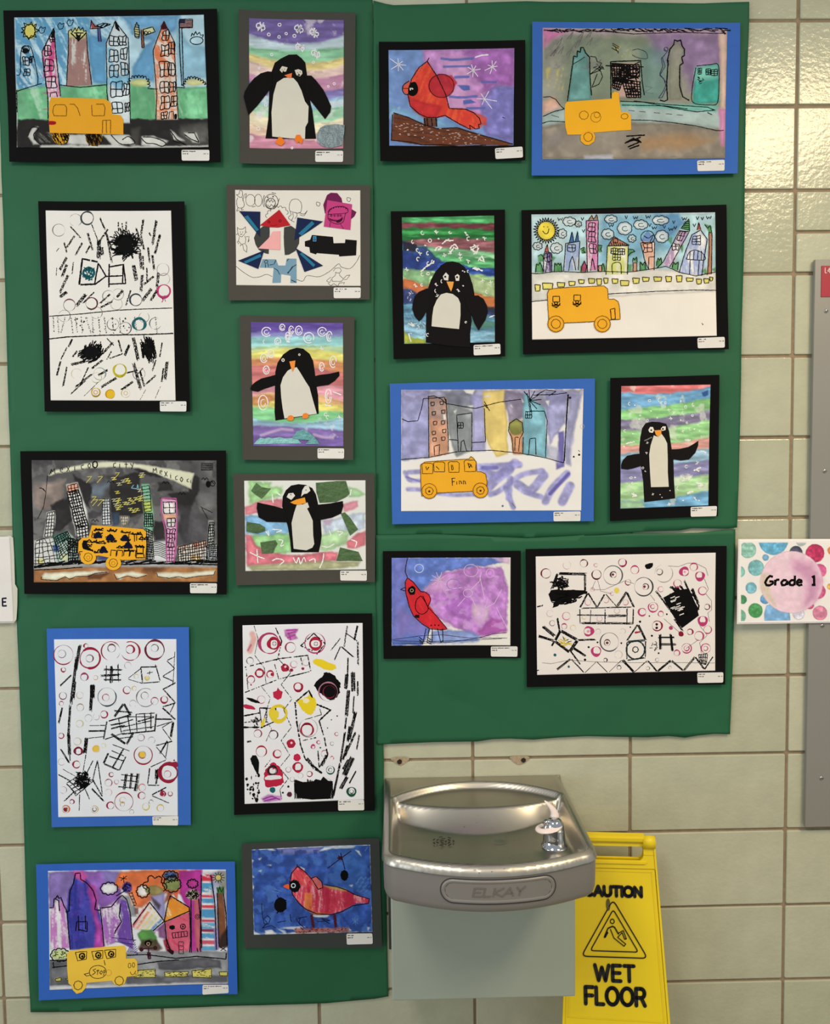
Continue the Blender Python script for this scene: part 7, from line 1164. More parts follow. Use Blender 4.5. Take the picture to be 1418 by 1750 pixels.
# ---- wide ring print with castle, black mount
a = Art('print_artwork', 'wide white ring print with black castle and zigzag, black mount', 'artwork', 890, 920, .25388, [(30, 72), (700, 60), (1380, 50), (1378, 500), (1368, 980), (700, 988), (38, 1000), (34, 500)], BLACK, [(98, 122), (1306, 96), (1302, 888), (108, 918)], [(1182, 902), (1356, 898), (1354, 966), (1184, 970)], (.002, .003, .001, .004), group='printed ring pictures', paper=(234, 226, 224))
a.on(*SHEET)
for a0, b0, w in (((250, 235), (445, 240), 18), ((245, 235), (205, 345), 16), ((430, 240), (430, 370), 14), ((200, 350), (440, 355), 12)): a.dry(a0, b0, w, den=.9)
a.scrib(265, 300, 62, 45, 60, 8); a.blob([(205, 350), (440, 355), (380, 395), (300, 430), (215, 465), (225, 420), (195, 420)], K, 6); a.scrib(300, 390, 100, 55, 50, 8, K, 150)
for a0, b0, w in (((395, 470), (450, 365), 12), ((450, 365), (510, 465), 10), ((510, 465), (565, 370), 10), ((565, 370), (645, 460), 6), ((645, 460), (710, 360), 16), ((710, 360), (760, 465), 12), ((388, 470), (760, 462), 8), ((395, 475), (398, 575), 7), ((390, 570), (760, 572), 14), ((470, 478), (465, 570), 5), ((565, 470), (565, 585), 6), ((712, 470), (712, 585), 8), ((755, 470), (752, 585), 8), ((375, 515), (580, 518), 8), ((580, 522), (712, 520), 16)): a.dry(a0, b0, w, den=.85)
for a0, b0, w in (((145, 590), (230, 660), 20), ((112, 655), (225, 690), 16), ((245, 535), (262, 640), 12), ((380, 685), (508, 680), 12), ((350, 735), (440, 795), 16), ((335, 760), (400, 850), 10), ((225, 690), (205, 725), 12), ((230, 685), (265, 620), 18), ((265, 620), (380, 685), 20), ((380, 685), (325, 765), 20), ((325, 765), (225, 690), 18)): a.dry(a0, b0, w, den=.9)
a.scrib(295, 700, 50, 30, 14, 6, (216, 190, 60)); a.lines([[(280, 660), (295, 690), (320, 680)], [(310, 700), (340, 690)]], 5)
q = [(905, 350), (1000, 325), (1095, 280), (1130, 320), (1195, 440), (1190, 515), (1090, 625), (1030, 540), (940, 410)]
a.blob([(950, 405), (1050, 345), (1130, 335), (1180, 440), (1190, 515), (1085, 610), (1030, 545)], K, 8, False); a.scrib(1090, 440, 110, 120, 60, 9, K, 60)
for k in range(16): x, y = a.rr.uniform(990, 1080), a.rr.uniform(400, 520); a.ln([(x, y), (x + 30, y - 12)], 6, (226, 220, 218))
for a0, b0, w in (((905, 350), (1060, 560), 12), ((1000, 325), (1070, 360), 14), ((1095, 280), (1150, 400), 12), ((1150, 330), (1195, 440), 12), ((1030, 540), (1090, 625), 12)): a.dry(a0, b0, w, den=.8)
a.dry((712, 690), (785, 578), 12, den=.95); a.dry((785, 578), (842, 690), 14, den=.95); a.dry((712, 695), (842, 685), 14, (20, 50, 56), .95); a.dry((712, 700), (712, 822), 8, den=.95); a.dry((838, 690), (836, 800), 8, den=.9); a.dry((708, 820), (838, 802), 9, den=.95); a.circ(770, 750, 62, 9, (24, 44, 48)); a.circ(770, 748, 20, 7, (30, 50, 54)); a.lines([[(765, 635), (800, 628)]], 12, RED)
for a0, b0, w in (((935, 640), (938, 755), 18), ((1005, 640), (1018, 765), 18), ((920, 665), (1035, 665), 10), ((925, 712), (1045, 712), 16)): a.dry(a0, b0, w, den=1)
a.scrib(895, 720, 30, 38, 10, 4, (70, 70, 70)); Z = [(235, 885), (335, 808), (425, 905), (508, 828), (585, 905), (680, 815), (760, 900), (850, 820), (915, 895), (1008, 820), (1090, 890), (1168, 795), (1232, 880), (1292, 785)]
for i, (p, q) in enumerate(zip(Z[:-1], Z[1:])): a.dry(p, q, (14, 8, 4, 4, 4, 16, 6, 10, 14, 12, 14, 12, 8)[i], den=.9)
a.grid([(1190, 780), (1250, 775), (1240, 850), (1205, 835)], 5, 3, 5); a.lines([[(140, 835), (200, 842), (320, 818), (500, 830), (700, 835), (1000, 835), (1300, 835)], [(500, 285), (475, 345), (560, 345), (640, 310), (700, 285), (760, 305)], [(515, 280), (535, 355), (610, 372)], [(870, 380), (900, 420)], [(960, 540), (1075, 640)], [(1230, 270), (1260, 340), (1240, 370), (1280, 420), (1280, 480), (1255, 500), (1265, 560)], [(990, 185), (1060, 190), (1120, 165), (1180, 165)], [(1180, 170), (1240, 200), (1255, 250)], [(1110, 740), (1190, 680)], [(1200, 585), (1250, 650), (1200, 700), (1210, 770)]], 2.5, (110, 104, 104))
for x, y, r, w, cc, m in ((167, 235, 32, 7, (120, 40, 60), .4), (308, 180, 26, 3, (206, 170, 180), .6), (422, 168, 25, 7, (110, 40, 60), .5), (503, 180, 12, 5, (206, 150, 170), .3), (508, 243, 31, 8, (90, 36, 50), .2), (682, 162, 26, 9, (150, 36, 80), .4), (765, 212, 27, 7, MAG, .4), (618, 248, 64, 6, (90, 90, 92), .2), (622, 244, 20, 8, (70, 60, 64), .3), (720, 295, 19, 6, (150, 60, 90), .4), (825, 325, 62, 8, (60, 62, 64), .2), (838, 325, 20, 6, (90, 60, 70), .3), (960, 235, 60, 4, (150, 146, 146), .6), (932, 225, 20, 6, (90, 80, 84), .4), (1100, 225, 26, 18, MAG, .1), (1160, 192, 25, 7, MAG, .3), (1200, 250, 26, 18, MAG, .1), (1053, 303, 26, 6, MAG, .4), (1220, 352, 27, 7, MAG, .3), (1250, 460, 18, 7, (120, 60, 80), .3), (1220, 550, 27, 20, MAG, .1), (1253, 612, 26, 6, MAG, .3), (1195, 655, 30, 7, MAG, .3), (1135, 628, 19, 8, (150, 40, 80), .2), (1240, 738, 31, 6, MAG, .4), (1238, 738, 15, 5, MAG, .4), (1112, 738, 32, 7, MAG, .3), (1112, 738, 17, 6, MAG, .3), (1047, 770, 19, 7, MAG, .3), (888, 462, 32, 8, MAG, .3), (885, 458, 14, 5, MAG, .3), (815, 495, 25, 10, MAG, .2), (940, 508, 18, 6, MAG, .3), (940, 342, 18, 5, (196, 120, 150), .4), (915, 588, 33, 9, (150, 40, 70), .2), (452, 625, 28, 18, MAG, .2), (507, 757, 29, 16, MAG, .2), (290, 592, 18, 6, MAG, .4), (305, 522, 26, 6, (206, 130, 160), .4), (210, 570, 18, 4, (120, 110, 116), .3), (350, 602, 18, 5, (222, 200, 140), .4), (595, 697, 62, 7, (70, 70, 74), .2), (580, 702, 20, 6, (90, 70, 76), .3), (655, 782, 26, 4, (206, 190, 190), .5), (528, 540, 18, 4, (200, 160, 176), .4), (425, 528, 15, 5, (222, 206, 150), .4), (645, 487, 18, 4, (200, 170, 180), .4), (703, 430, 18, 5, (200, 130, 156), .4), (450, 430, 20, 4, (200, 120, 150), .5), (572, 415, 18, 4, (200, 120, 150), .6), (480, 345, 13, 4, (200, 140, 160), .3), (612, 372, 12, 4, (200, 140, 160), .4), (567, 818, 12, 6, (70, 70, 76), .2), (658, 868, 14, 5, (60, 64, 70), .2), (852, 873, 12, 4, (110, 110, 112), .3), (915, 817, 12, 4, (150, 140, 146), .4), (1000, 868, 10, 4, (170, 160, 166), .4), (195, 505, 22, 3, (196, 160, 170), .6), (518, 627, 18, 3, (206, 180, 190), .5), (685, 625, 18, 3, (206, 180, 190), .6)): a.ring(x, y, r, w, cc, m)
for x, y, r, cc in ((1007, 602, 14, MAG), (1075, 642, 18, (140, 26, 56)), (912, 578, 9, (60, 20, 30)), (912, 602, 9, (60, 20, 30)), (643, 350, 18, (226, 206, 90)), (618, 243, 8, (120, 20, 50)), (830, 325, 9, (130, 40, 70)), (580, 703, 9, (110, 50, 60)), (452, 625, 9, (226, 150, 180)), (1100, 225, 8, (226, 160, 190)), (228, 783, 10, TEAL), (320, 862, 8, TEAL), (430, 816, 8, K), (455, 732, 7, K), (675, 705, 6, K), (515, 700, 6, K), (980, 510, 6, K), (863, 522, 5, K), (925, 772, 6, K), (735, 597, 5, K), (800, 560, 8, K), (880, 655, 7, K)): a.disc(x, y, r, cc, None, .12)
a.blob([(835, 180), (885, 165), (880, 195), (850, 207)], K, 2); a.dry((105, 460), (150, 450), 8); a.dry((106, 887), (120, 885), 6)
a.done('print_sheet')

# ---- tall ring print on blue mount
a = Art('print_artwork', 'tall white ring print with hash marks and zigzags on blue mount', 'artwork', 70, 1060, .20579, [(50, 68), (640, 60), (1230, 55), (1240, 800), (1246, 1696), (700, 1705), (95, 1712), (70, 800)], (58, 104, 188), [(112, 158), (1126, 156), (1138, 1622), (150, 1630)], [(926, 1628), (1142, 1622), (1140, 1700), (930, 1698)], (.002, .002, .0, .003), group='printed ring pictures', paper=(226, 228, 236))
a.on(*SHEET)
for a0, b0, w in (((325, 200), (290, 420), 26), ((300, 300), (250, 700), 24), ((290, 500), (275, 660), 12), ((245, 700), (228, 980), 20), ((230, 940), (240, 1120), 26), ((240, 1100), (245, 1170), 8), ((260, 450), (155, 550), 12), ((180, 720), (148, 858), 14), ((430, 530), (412, 760), 26), ((430, 530), (428, 650), 40), ((165, 1065), (240, 1185), 12), ((380, 970), (365, 1110), 30), ((375, 1110), (350, 1260), 6), ((400, 875), (535, 872), 6), ((390, 920), (540, 918), 14), ((390, 980), (520, 965), 5), ((550, 830), (520, 990), 12), ((550, 840), (760, 780), 12), ((525, 990), (700, 930), 8), ((575, 870), (690, 850), 12), ((580, 900), (700, 870), 12), ((610, 800), (690, 690), 18), ((690, 690), (745, 790), 18), ((605, 750), (765, 765), 12), ((580, 940), (710, 1030), 18), ((770, 930), (710, 1030), 18), ((620, 985), (775, 965), 8), ((650, 860), (775, 820), 9), ((660, 890), (930, 830), 9), ((665, 920), (950, 880), 9), ((670, 945), (950, 915), 12), ((645, 810), (670, 940), 8), ((720, 780), (745, 940), 8), ((790, 770), (800, 930), 8), ((860, 770), (875, 930), 9), ((915, 760), (915, 910), 10), ((960, 770), (945, 925), 12), ((780, 780), (960, 768), 8), ((940, 818), (1090, 820), 12), ((960, 880), (1090, 840), 7), ((1005, 890), (1095, 835), 6), ((800, 840), (950, 800), 10), ((690, 800), (940, 800), 8)): a.dry(a0, b0, w, den=.85)
a.grid([(525, 385), (665, 385), (665, 515), (525, 515)], 2, 2, 6, border=False); 
for a0, b0, w in (((520, 408), (680, 412), 14), ((495, 460), (655, 452), 16), ((515, 492), (670, 495), 12), ((545, 370), (540, 510), 7), ((585, 370), (580, 525), 18), ((640, 360), (645, 515), 9), ((820, 388), (975, 385), 10), ((830, 390), (845, 525), 10), ((845, 522), (990, 510), 10), ((950, 365), (992, 508), 9), ((725, 482), (835, 395), 6), ((725, 488), (845, 525), 6), ((1115, 300), (1045, 335), 6), ((1045, 335), (1115, 400), 8), ((1115, 400), (1010, 465), 7), ((1010, 465), (1110, 510), 9), ((1125, 515), (1010, 575), 12), ((1020, 575), (1122, 690), 10), ((1120, 685), (1005, 720), 10), ((1005, 720), (1120, 825), 12), ((1115, 240), (1095, 560), 5), ((1110, 690), (1070, 770), 7), ((1100, 840), (1080, 970), 18), ((1005, 890), (1090, 1000), 6), ((1095, 1000), (955, 1040), 10), ((1055, 995), (985, 1110), 14), ((955, 1045), (1050, 1155), 7), ((1060, 1000), (1035, 1150), 5), ((1045, 1155), (905, 1220), 7), ((905, 1220), (885, 1370), 9), ((885, 1368), (985, 1370), 9), ((975, 1230), (955, 1370), 14), ((965, 1235), (960, 1320), 30), ((520, 1190), (650, 1245), 12), ((560, 1100), (520, 1190), 16), ((690, 1060), (590, 1230), 14), ((705, 1130), (650, 1250), 10), ((560, 1125), (690, 1170), 10), ((590, 1030), (740, 1085), 7), ((580, 1080), (700, 1130), 7), ((710, 1270), (690, 1410), 22), ((755, 1265), (740, 1405), 18), ((805, 1270), (780, 1420), 18), ((665, 1280), (815, 1300), 8), ((655, 1325), (810, 1340), 8), ((640, 1380), (800, 1395), 8), ((820, 1270), (795, 1420), 5), ((1050, 1380), (920, 1450), 10), ((920, 1455), (1075, 1520), 7)): a.dry(a0, b0, w, den=.8)
a.scrib(345, 1320, 70, 80, 90, 8); a.grid([(220, 1350), (320, 1290), (440, 1330), (300, 1450)], 4, 4, 7, jit=5)
for a0, b0, w in (((145, 1275), (255, 1335), 10), ((180, 1230), (320, 1310), 4), ((435, 1160), (380, 1270), 8), ((470, 1160), (430, 1330), 9), ((470, 1160), (515, 1460), 8), ((420, 1390), (530, 1505), 12), ((370, 1400), (410, 1490), 8), ((280, 1420), (195, 1500), 9), ((325, 1440), (322, 1580), 7), ((430, 1320), (515, 1465), 10), ((250, 1390), (300, 1440), 10)): a.dry(a0, b0, w, den=.75)
R1, R2 = (150, 34, 60), (110, 60, 74)
for x, y, r, w, cc, m in ((190, 285, 80, 8, R1, .5), (177, 277, 32, 5, (120, 110, 112), .4), (376, 212, 18, 9, R1, .5), (405, 316, 30, 7, R2, .2), (410, 315, 82, 16, R1, .7), (580, 255, 78, 9, R1, .6), (587, 232, 32, 9, R2, .3), (742, 255, 78, 12, R1, .6), (740, 242, 34, 12, R1, .3), (945, 245, 78, 14, (120, 40, 60), .4), (945, 230, 30, 6, (90, 80, 84), .3), (190, 408, 18, 9, R1, .2), (362, 470, 30, 12, (150, 60, 90), .2), (455, 475, 18, 5, (206, 160, 100), .4), (722, 375, 28, 4, (150, 140, 144), .7), (792, 465, 18, 4, (200, 190, 130), .5), (882, 478, 18, 7, (206, 180, 80), .3), (715, 578, 30, 8, R1, .4), (775, 565, 18, 6, (206, 180, 100), .3), (550, 635, 76, 9, (60, 70, 76), .5), (540, 640, 28, 6, (180, 80, 96), .3), (870, 640, 76, 7, (100, 100, 104), .7), (862, 625, 30, 5, (120, 120, 120), .5), (945, 670, 30, 6, (150, 70, 90), .4), (1025, 657, 28, 12, R1, .2), (185, 625, 30, 7, (110, 60, 76), .4), (172, 690, 18, 6, (170, 80, 100), .4), (325, 620, 28, 5, (190, 180, 140), .4), (328, 722, 29, 6, (170, 140, 110), .4), (322, 858, 29, 6, (200, 190, 130), .3), (303, 1005, 30, 6, (190, 180, 130), .4), (525, 780, 29, 10, R1, .3), (765, 690, 28, 4, (180, 160, 166), .6), (170, 957, 22, 8, R1, .3), (600, 675, 26, 3, (200, 200, 206), .6), (395, 812, 30, 4, (160, 160, 164), .5), (460, 800, 26, 4, (170, 160, 164), .6), (832, 972, 28, 5, (140, 90, 106), .4), (920, 995, 28, 4, (150, 150, 154), .7), (312, 1085, 30, 14, (120, 30, 52), .2), (298, 1195, 29, 11, R1, .3), (175, 1172, 28, 4, (160, 150, 154), .6), (460, 1068, 28, 8, (226, 180, 70), .1), (520, 1040, 18, 4, (222, 210, 140), .5), (850, 1118, 76, 10, R1, .2), (842, 1115, 29, 7, (170, 90, 60), .1), (1062, 1262, 74, 26, R1, .2), (1052, 1275, 28, 5, (190, 90, 110), .4), (585, 1280, 18, 8, R1, .3), (562, 1348, 29, 6, R1, .4), (628, 1340, 18, 5, (190, 120, 130), .5), (562, 1428, 28, 4, (200, 160, 170), .6), (190, 1405, 28, 4, (170, 130, 140), .6), (840, 1388, 29, 7, (190, 120, 100), .3), (838, 1455, 29, 9, R1, .4), (1012, 1440, 22, 12, R1, .3), (1075, 1438, 18, 7, R1, .3), (262, 1502, 18, 8, (140, 40, 66), .2), (212, 1562, 30, 9, (206, 120, 70), .2), (212, 1562, 16, 9, (140, 40, 40), .2), (448, 1565, 29, 6, (206, 170, 90), .3), (448, 1565, 16, 6, R2, .3), (580, 1535, 29, 10, R1, .3), (690, 1505, 76, 8, R1, .3), (678, 1525, 18, 5, (150, 110, 120), .3), (680, 1490, 24, 7, (206, 170, 80), .6), (755, 1588, 18, 4, (160, 150, 154), .4), (872, 1545, 28, 8, (206, 190, 90), .3), (993, 1557, 28, 7, (206, 180, 90), .3), (915, 1508, 18, 5, (120, 120, 124), .7)): a.ring(x, y, r, w, cc, m, 2 if w > 13 else 1)
a.disc(460, 1068, 24, (228, 190, 80)); a.disc(842, 1113, 25, (228, 190, 70)); a.disc(1008, 1442, 16, R1); a.disc(212, 1562, 12, (130, 40, 40)); a.disc(1108, 1160, 7, R1); a.disc(882, 478, 12, (228, 210, 140)); a.blob([(1040, 1195), (1125, 1170), (1135, 1215), (1080, 1190)], R1); a.lines([[(880, 440), (930, 430)], [(905, 420), (900, 450)]], 6)
a.done('print_sheet')

# ---- tall ring print with yellow and magenta, black mount
a = Art('print_artwork', 'tall print with magenta rings and yellow blots on black mount', 'artwork', 390, 1040, .2057, [(40, 60), (600, 46), (1196, 38), (1206, 800), (1218, 1672), (600, 1690), (50, 1712), (44, 800)], BLACK, [(120, 138), (1116, 118), (1128, 1582), (138, 1620)], [(912, 1588), (1128, 1582), (1130, 1668), (914, 1672)], (.002, .003, .001, .004), group='printed ring pictures', paper=(232, 230, 236))
c = a.cv
c.line([(180, 350), (215, 250), (200, 210)], 46, (220, 160, 150), .8, 16); c.line([(165, 345), (190, 300)], 14, (176, 70, 110), .8, 6); c.poly([(465, 175), (580, 168), (560, 210), (575, 250), (510, 265), (475, 230)], (206, 120, 190), .9, 6, 8, .3); c.poly([(275, 1575), (330, 1540), (440, 1560), (435, 1590), (300, 1600)], (190, 110, 190), .9, 8, 8, .3)
a.on(*SHEET)
a.lines([[(480, 180), (575, 175)], [(490, 210), (560, 190)], [(490, 245), (560, 215)], [(500, 200), (520, 260)]], 10, (176, 66, 160)); a.lines([[(290, 1580), (360, 1555), (430, 1580)], [(300, 1595), (400, 1570)]], 8, (130, 50, 140))
a.blob([(700, 440), (730, 418), (800, 432), (885, 470), (888, 500), (830, 510), (740, 475)], (232, 204, 42), 4); a.blob([(575, 770), (640, 740), (680, 712), (730, 770), (725, 830), (690, 880), (650, 870), (610, 830)], (232, 204, 42), 5); a.disc(645, 762, 28, (236, 226, 190), 22, .25); a.ring(420, 868, 62, 30, (228, 200, 50), .3, 2); a.blob([(270, 960), (300, 905), (300, 960), (285, 985)], (228, 200, 50)); a.disc(385, 880, 36, (230, 204, 60), 40, .2)
a.blob([(715, 640), (790, 550), (830, 530), (915, 590), (930, 650), (915, 720), (850, 760), (790, 720)], (20, 16, 20), 7); a.ring(830, 690, 78, 9, (176, 120, 140), .2); a.ring(840, 690, 52, 7, (130, 36, 56), .3)
a.blob([(372, 690), (400, 680), (415, 652), (432, 680), (455, 690), (440, 740), (415, 755), (380, 735)], (190, 40, 70), 3, False); a.blob([(150, 740), (200, 745), (260, 775), (250, 785), (190, 770)], K, 2); a.blob([(130, 795), (180, 800), (222, 825), (215, 838), (140, 825)], (190, 44, 76), 2)
for P, w, g in (([(215, 140), (250, 250), (220, 385), (300, 490), (315, 625)], 4, .15), ([(390, 150), (445, 270), (415, 400), (400, 430)], 8, .2), ([(420, 420), (520, 530), (440, 630), (530, 750), (460, 840), (525, 985), (440, 1095), (510, 1215), (425, 1320), (500, 1410), (430, 1500), (445, 1580)], 5, .15), ([(280, 650), (350, 740), (300, 900), (360, 1000), (310, 1110)], 4, .25), ([(140, 485), (420, 415), (660, 388), (685, 520), (420, 585), (140, 695)], 8, .2), ([(150, 500), (165, 670)], 6, .2), ([(385, 460), (420, 585)], 6, .2), ([(600, 395), (615, 470)], 6, .2), ([(300, 480), (315, 630)], 4, .3), ([(565, 770), (670, 680), (700, 740)], 12, .05), ([(735, 795), (850, 840), (755, 930)], 12, 0), ([(555, 775), (570, 950), (600, 1130), (640, 1250), (780, 1365)], 11, .1), ([(755, 930), (800, 1080), (825, 1215), (755, 1320), (745, 1180)], 9, .12), ([(760, 830), (775, 880), (640, 920)], 5, .2), ([(130, 890), (265, 865), (260, 825), (395, 830), (380, 940), (270, 990)], 10, .05), ([(130, 985), (260, 985)], 14, 0), ([(135, 945), (260, 930)], 6, .1), ([(265, 865), (280, 985)], 8, .1), ([(600, 310), (710, 205), (805, 290), (735, 380)], 8, .2), ([(605, 310), (700, 350)], 9, .1), ([(620, 1095), (760, 1065)], 7, .4)): a.ln(P, w, gap=g, wob=.5)
for x, y, r, w, cc, m in ((345, 290, 82, 14, (176, 66, 110), .4), (378, 290, 44, 22, RED, .1), (720, 285, 84, 10, (176, 66, 120), .3), (725, 290, 46, 20, RED, .1), (518, 322, 42, 9, (150, 40, 66), .2), (182, 432, 28, 7, (110, 110, 114), .5), (190, 588, 30, 9, RED, .3), (260, 535, 32, 14, RED, .4), (350, 545, 29, 10, RED, .2), (545, 462, 28, 6, (200, 110, 130), .4), (645, 445, 28, 4, (200, 120, 140), .5), (580, 650, 34, 16, RED, .2), (275, 755, 32, 7, (200, 120, 140), .5), (245, 1038, 32, 8, (150, 60, 80), .3), (375, 1048, 36, 9, (90, 60, 70), .3), (275, 1185, 43, 10, RED, .2), (408, 1205, 32, 12, RED, .2), (655, 1005, 50, 14, RED, .2), (665, 990, 76, 5, (130, 110, 116), .5), (750, 1110, 14, 7, (190, 60, 110), .2), (705, 1148, 15, 12, (190, 60, 100), .1), (800, 1205, 28, 7, (170, 80, 100), .3), (900, 1040, 15, 5, (170, 60, 90), .2), (862, 1120, 15, 4, (120, 130, 120), .5), (862, 1240, 14, 7, (190, 100, 110), .6), (580, 1315, 36, 16, RED, .2), (370, 1345, 38, 16, (70, 40, 50), .1), (500, 1335, 22, 5, (180, 130, 146), .3), (600, 1385, 22, 4, (190, 180, 184), .3), (532, 1415, 19, 4, (160, 150, 154), .3), (675, 1372, 22, 8, (150, 46, 70), .2), (848, 1338, 33, 9, (30, 80, 70), .1), (848, 1338, 15, 5, (40, 90, 80), .1), (1025, 1515, 34, 16, (30, 80, 60), .1), (1025, 1515, 16, 6, (30, 70, 60), .1)): a.ring(x, y, r, w, cc, m, 2 if w > 13 else 1)
for x, y, r, cc in ((470, 492, 34, RED), (525, 510, 14, (150, 30, 60)), (620, 498, 12, (150, 30, 60)), (522, 1122, 37, RED), (572, 1235, 30, (196, 40, 80)), (370, 1502, 24, TEAL), (510, 1540, 22, (90, 40, 60)), (365, 545, 14, RED), (375, 1305, 30, (190, 40, 70)), (475, 482, 10, (230, 200, 210)), (525, 1115, 10, (230, 200, 210)), (190, 632, 7, RED), (905, 890, 6, K), (857, 922, 5, K), (825, 990, 5, K), (765, 1155, 7, TEAL), (500, 1475, 9, K), (455, 1525, 8, K)): a.disc(x, y, r, cc, None, .12)
for x, y in ((383, 290), (728, 292)): a.circ(x, y, 16, 5, (110, 70, 76)); a.lines([[(x - 18, y), (x + 18, y)], [(x, y - 18), (x, y + 18)]], 4, (230, 226, 230))
a.blob([(300, 1370), (340, 1310), (405, 1295), (445, 1350), (460, 1440), (400, 1475), (315, 1470)], (184, 36, 66), 5); a.disc(368, 1345, 34, (226, 220, 224)); a.ring(368, 1345, 30, 9, (60, 36, 44), .1); a.blob([(310, 1418), (330, 1385), (430, 1385), (435, 1412)], (226, 224, 230), 2)
for a0, b0, w, d in (((990, 130), (960, 330), 12, .5), ((975, 200), (1075, 270), 8, .8), ((1075, 135), (1045, 270), 16, .85), ((935, 240), (850, 350), 8, .6), ((935, 310), (880, 430), 8, .9), ((935, 310), (1045, 405), 12, .95), ((1075, 270), (1080, 480), 14, .6), ((995, 400), (990, 560), 12, .7), ((985, 540), (975, 670), 30, .9), ((1035, 520), (1040, 690), 36, .75), ((1000, 670), (980, 900), 28, .8), ((1045, 720), (1035, 880), 12, .8), ((1075, 600), (1075, 730), 14, .7), ((980, 900), (970, 1000), 14, .8), ((1060, 850), (1000, 1100), 26, .8), ((1010, 970), (990, 1110), 20, .8), ((970, 1020), (930, 1290), 16, .85), ((1060, 1020), (960, 1240), 18, .7), ((1090, 1040), (1065, 1175), 12, .8), ((1035, 1230), (960, 1390), 42, .95), ((1000, 1250), (950, 1340), 20, .9), ((990, 1390), (930, 1500), 28, .95), ((1065, 1340), (1005, 1450), 12, .95), ((930, 1280), (870, 1570), 16, .8), ((910, 1370), (860, 1575), 10, .8), ((990, 1130), (950, 1260), 18, .8), ((650, 1240), (720, 1330), 26, .5), ((720, 1330), (780, 1365), 18, .9), ((820, 1215), (770, 1310), 26, .6)): a.dry(a0, b0, w, den=d)
a.blob([(550, 1420), (620, 1435), (700, 1440), (720, 1410), (770, 1430), (795, 1390), (830, 1430), (868, 1430), (850, 1575), (700, 1580), (570, 1560), (555, 1490)], K, 7, False)
for x in range(555, 865, 18): a.dry((x, 1410 + (x * 7) % 40), (x + 4, 1580), 16, den=.9)
a.blob([(640, 1500), (700, 1480), (725, 1500), (700, 1530), (650, 1545)], TEAL, 2); a.blob([(595, 1480), (620, 1490), (610, 1502)], TEAL); a.ring(820, 1450, 40, 6, (96, 30, 40), .4)
a.blob([(185, 1240), (215, 1215), (245, 1235), (255, 1290), (245, 1375), (215, 1320), (195, 1280)], K, 3)
for k in range(34): x, y = a.rr.uniform(150, 260), a.rr.uniform(1370, 1590); a.disc(x, y, a.rr.uniform(3, 12), K, a.rr.uniform(4, 18), .3)
a.scrib(225, 940, 40, 40, 14, 7); a.dry((320, 820), (315, 950), 14, den=.5); a.dry((155, 1105), (195, 1100), 14); a.dry((355, 1250), (300, 1320), 6, den=.4)
a.done('print_sheet')

# ---- cut-paper bird with pen drawings, grey mount
a = Art('bird_collage', 'cut paper bird with triangle wings and pen doodles on grey mount', 'artwork', 380, 310, .18336, [(38, 32), (700, 36), (1378, 42), (1375, 600), (1372, 1105), (700, 1108), (62, 1112), (48, 600)], (78, 74, 68), [(120, 82), (1285, 88), (1288, 978), (132, 970)], [(1036, 992), (1290, 992), (1288, 1092), (1038, 1092)], (.003, .003, .0, .004), paper=(228, 221, 212))
a.on(*SHEET); w = 4; g = (52, 50, 50)
a.lines([[(130, 128), (155, 122), (165, 88), (185, 95), (188, 140), (165, 152), (135, 130)], [(145, 155), (135, 190), (145, 245), (185, 250), (205, 220), (185, 150)], [(190, 185), (205, 130), (225, 118), (212, 160)], [(150, 245), (135, 280), (160, 268)], [(185, 250), (180, 270), (200, 265)], [(275, 240), (310, 235)]], w, g, spl=True); a.circ(262, 178, 44, w, g, ry=55); a.circ(335, 178, 36, w, g, ry=58); a.circ(455, 190, 65, w + 1, g, ry=70); a.circ(450, 205, 45, w + 2, g, ry=48); a.lines([[(415, 195), (430, 170), (440, 195), (455, 168), (468, 195), (485, 180)], [(420, 220), (440, 240), (455, 215), (475, 238), (490, 215)], [(390, 130), (375, 200), (390, 240)], [(530, 160), (515, 210), (490, 240)], [(460, 105), (500, 115)]], w + 1, g); [a.disc(x, y, 7, g) for x, y in ((422, 148), (472, 143))]
a.scallop([(418, 340), (425, 300), (470, 262), (540, 240), (590, 265), (598, 310)], 7, 16, w, g); a.ln([(630, 280), (622, 240), (640, 180), (690, 165), (730, 195), (738, 250), (715, 295), (630, 280)], w, g, spl=True); a.lines([[(630, 285), (640, 310), (615, 340), (650, 370)], [(655, 290), (660, 330), (645, 365), (670, 380)], [(690, 290), (695, 320), (675, 350)], [(710, 290), (760, 305), (790, 272), (760, 320), (720, 310)]], w, g, spl=True)
a.lines([[(145, 480), (140, 430), (160, 450), (195, 448), (218, 425), (215, 485), (185, 520), (155, 510), (145, 480)], [(160, 520), (152, 560), (180, 590), (215, 580), (220, 540), (210, 510)], [(152, 560), (138, 565), (155, 585)], [(180, 590), (165, 605)], [(190, 590), (200, 640), (228, 665), (230, 610), (215, 585)], [(220, 520), (250, 515), (240, 570), (255, 545)], [(165, 490), (175, 500), (190, 490)], [(215, 470), (230, 480)], [(130, 500), (150, 490)]], w, g); a.disc(170, 475, 4, g); a.disc(192, 475, 4, g)
a.lines([[(130, 795), (200, 850), (280, 895), (350, 890), (410, 868), (465, 888)], [(690, 915), (750, 930), (790, 880), (900, 890), (1000, 840), (1080, 772), (1110, 800), (1190, 815), (1250, 750), (1280, 690)]], w, g, spl=True)
for x, y in ((893, 210), (1178, 170)): a.ln([(x - 16, y - 14), (x, y - 14), (x + 18, y - 4), (x + 6, y + 22), (x - 14, y + 12)], w, g, spl=True, closed=True)
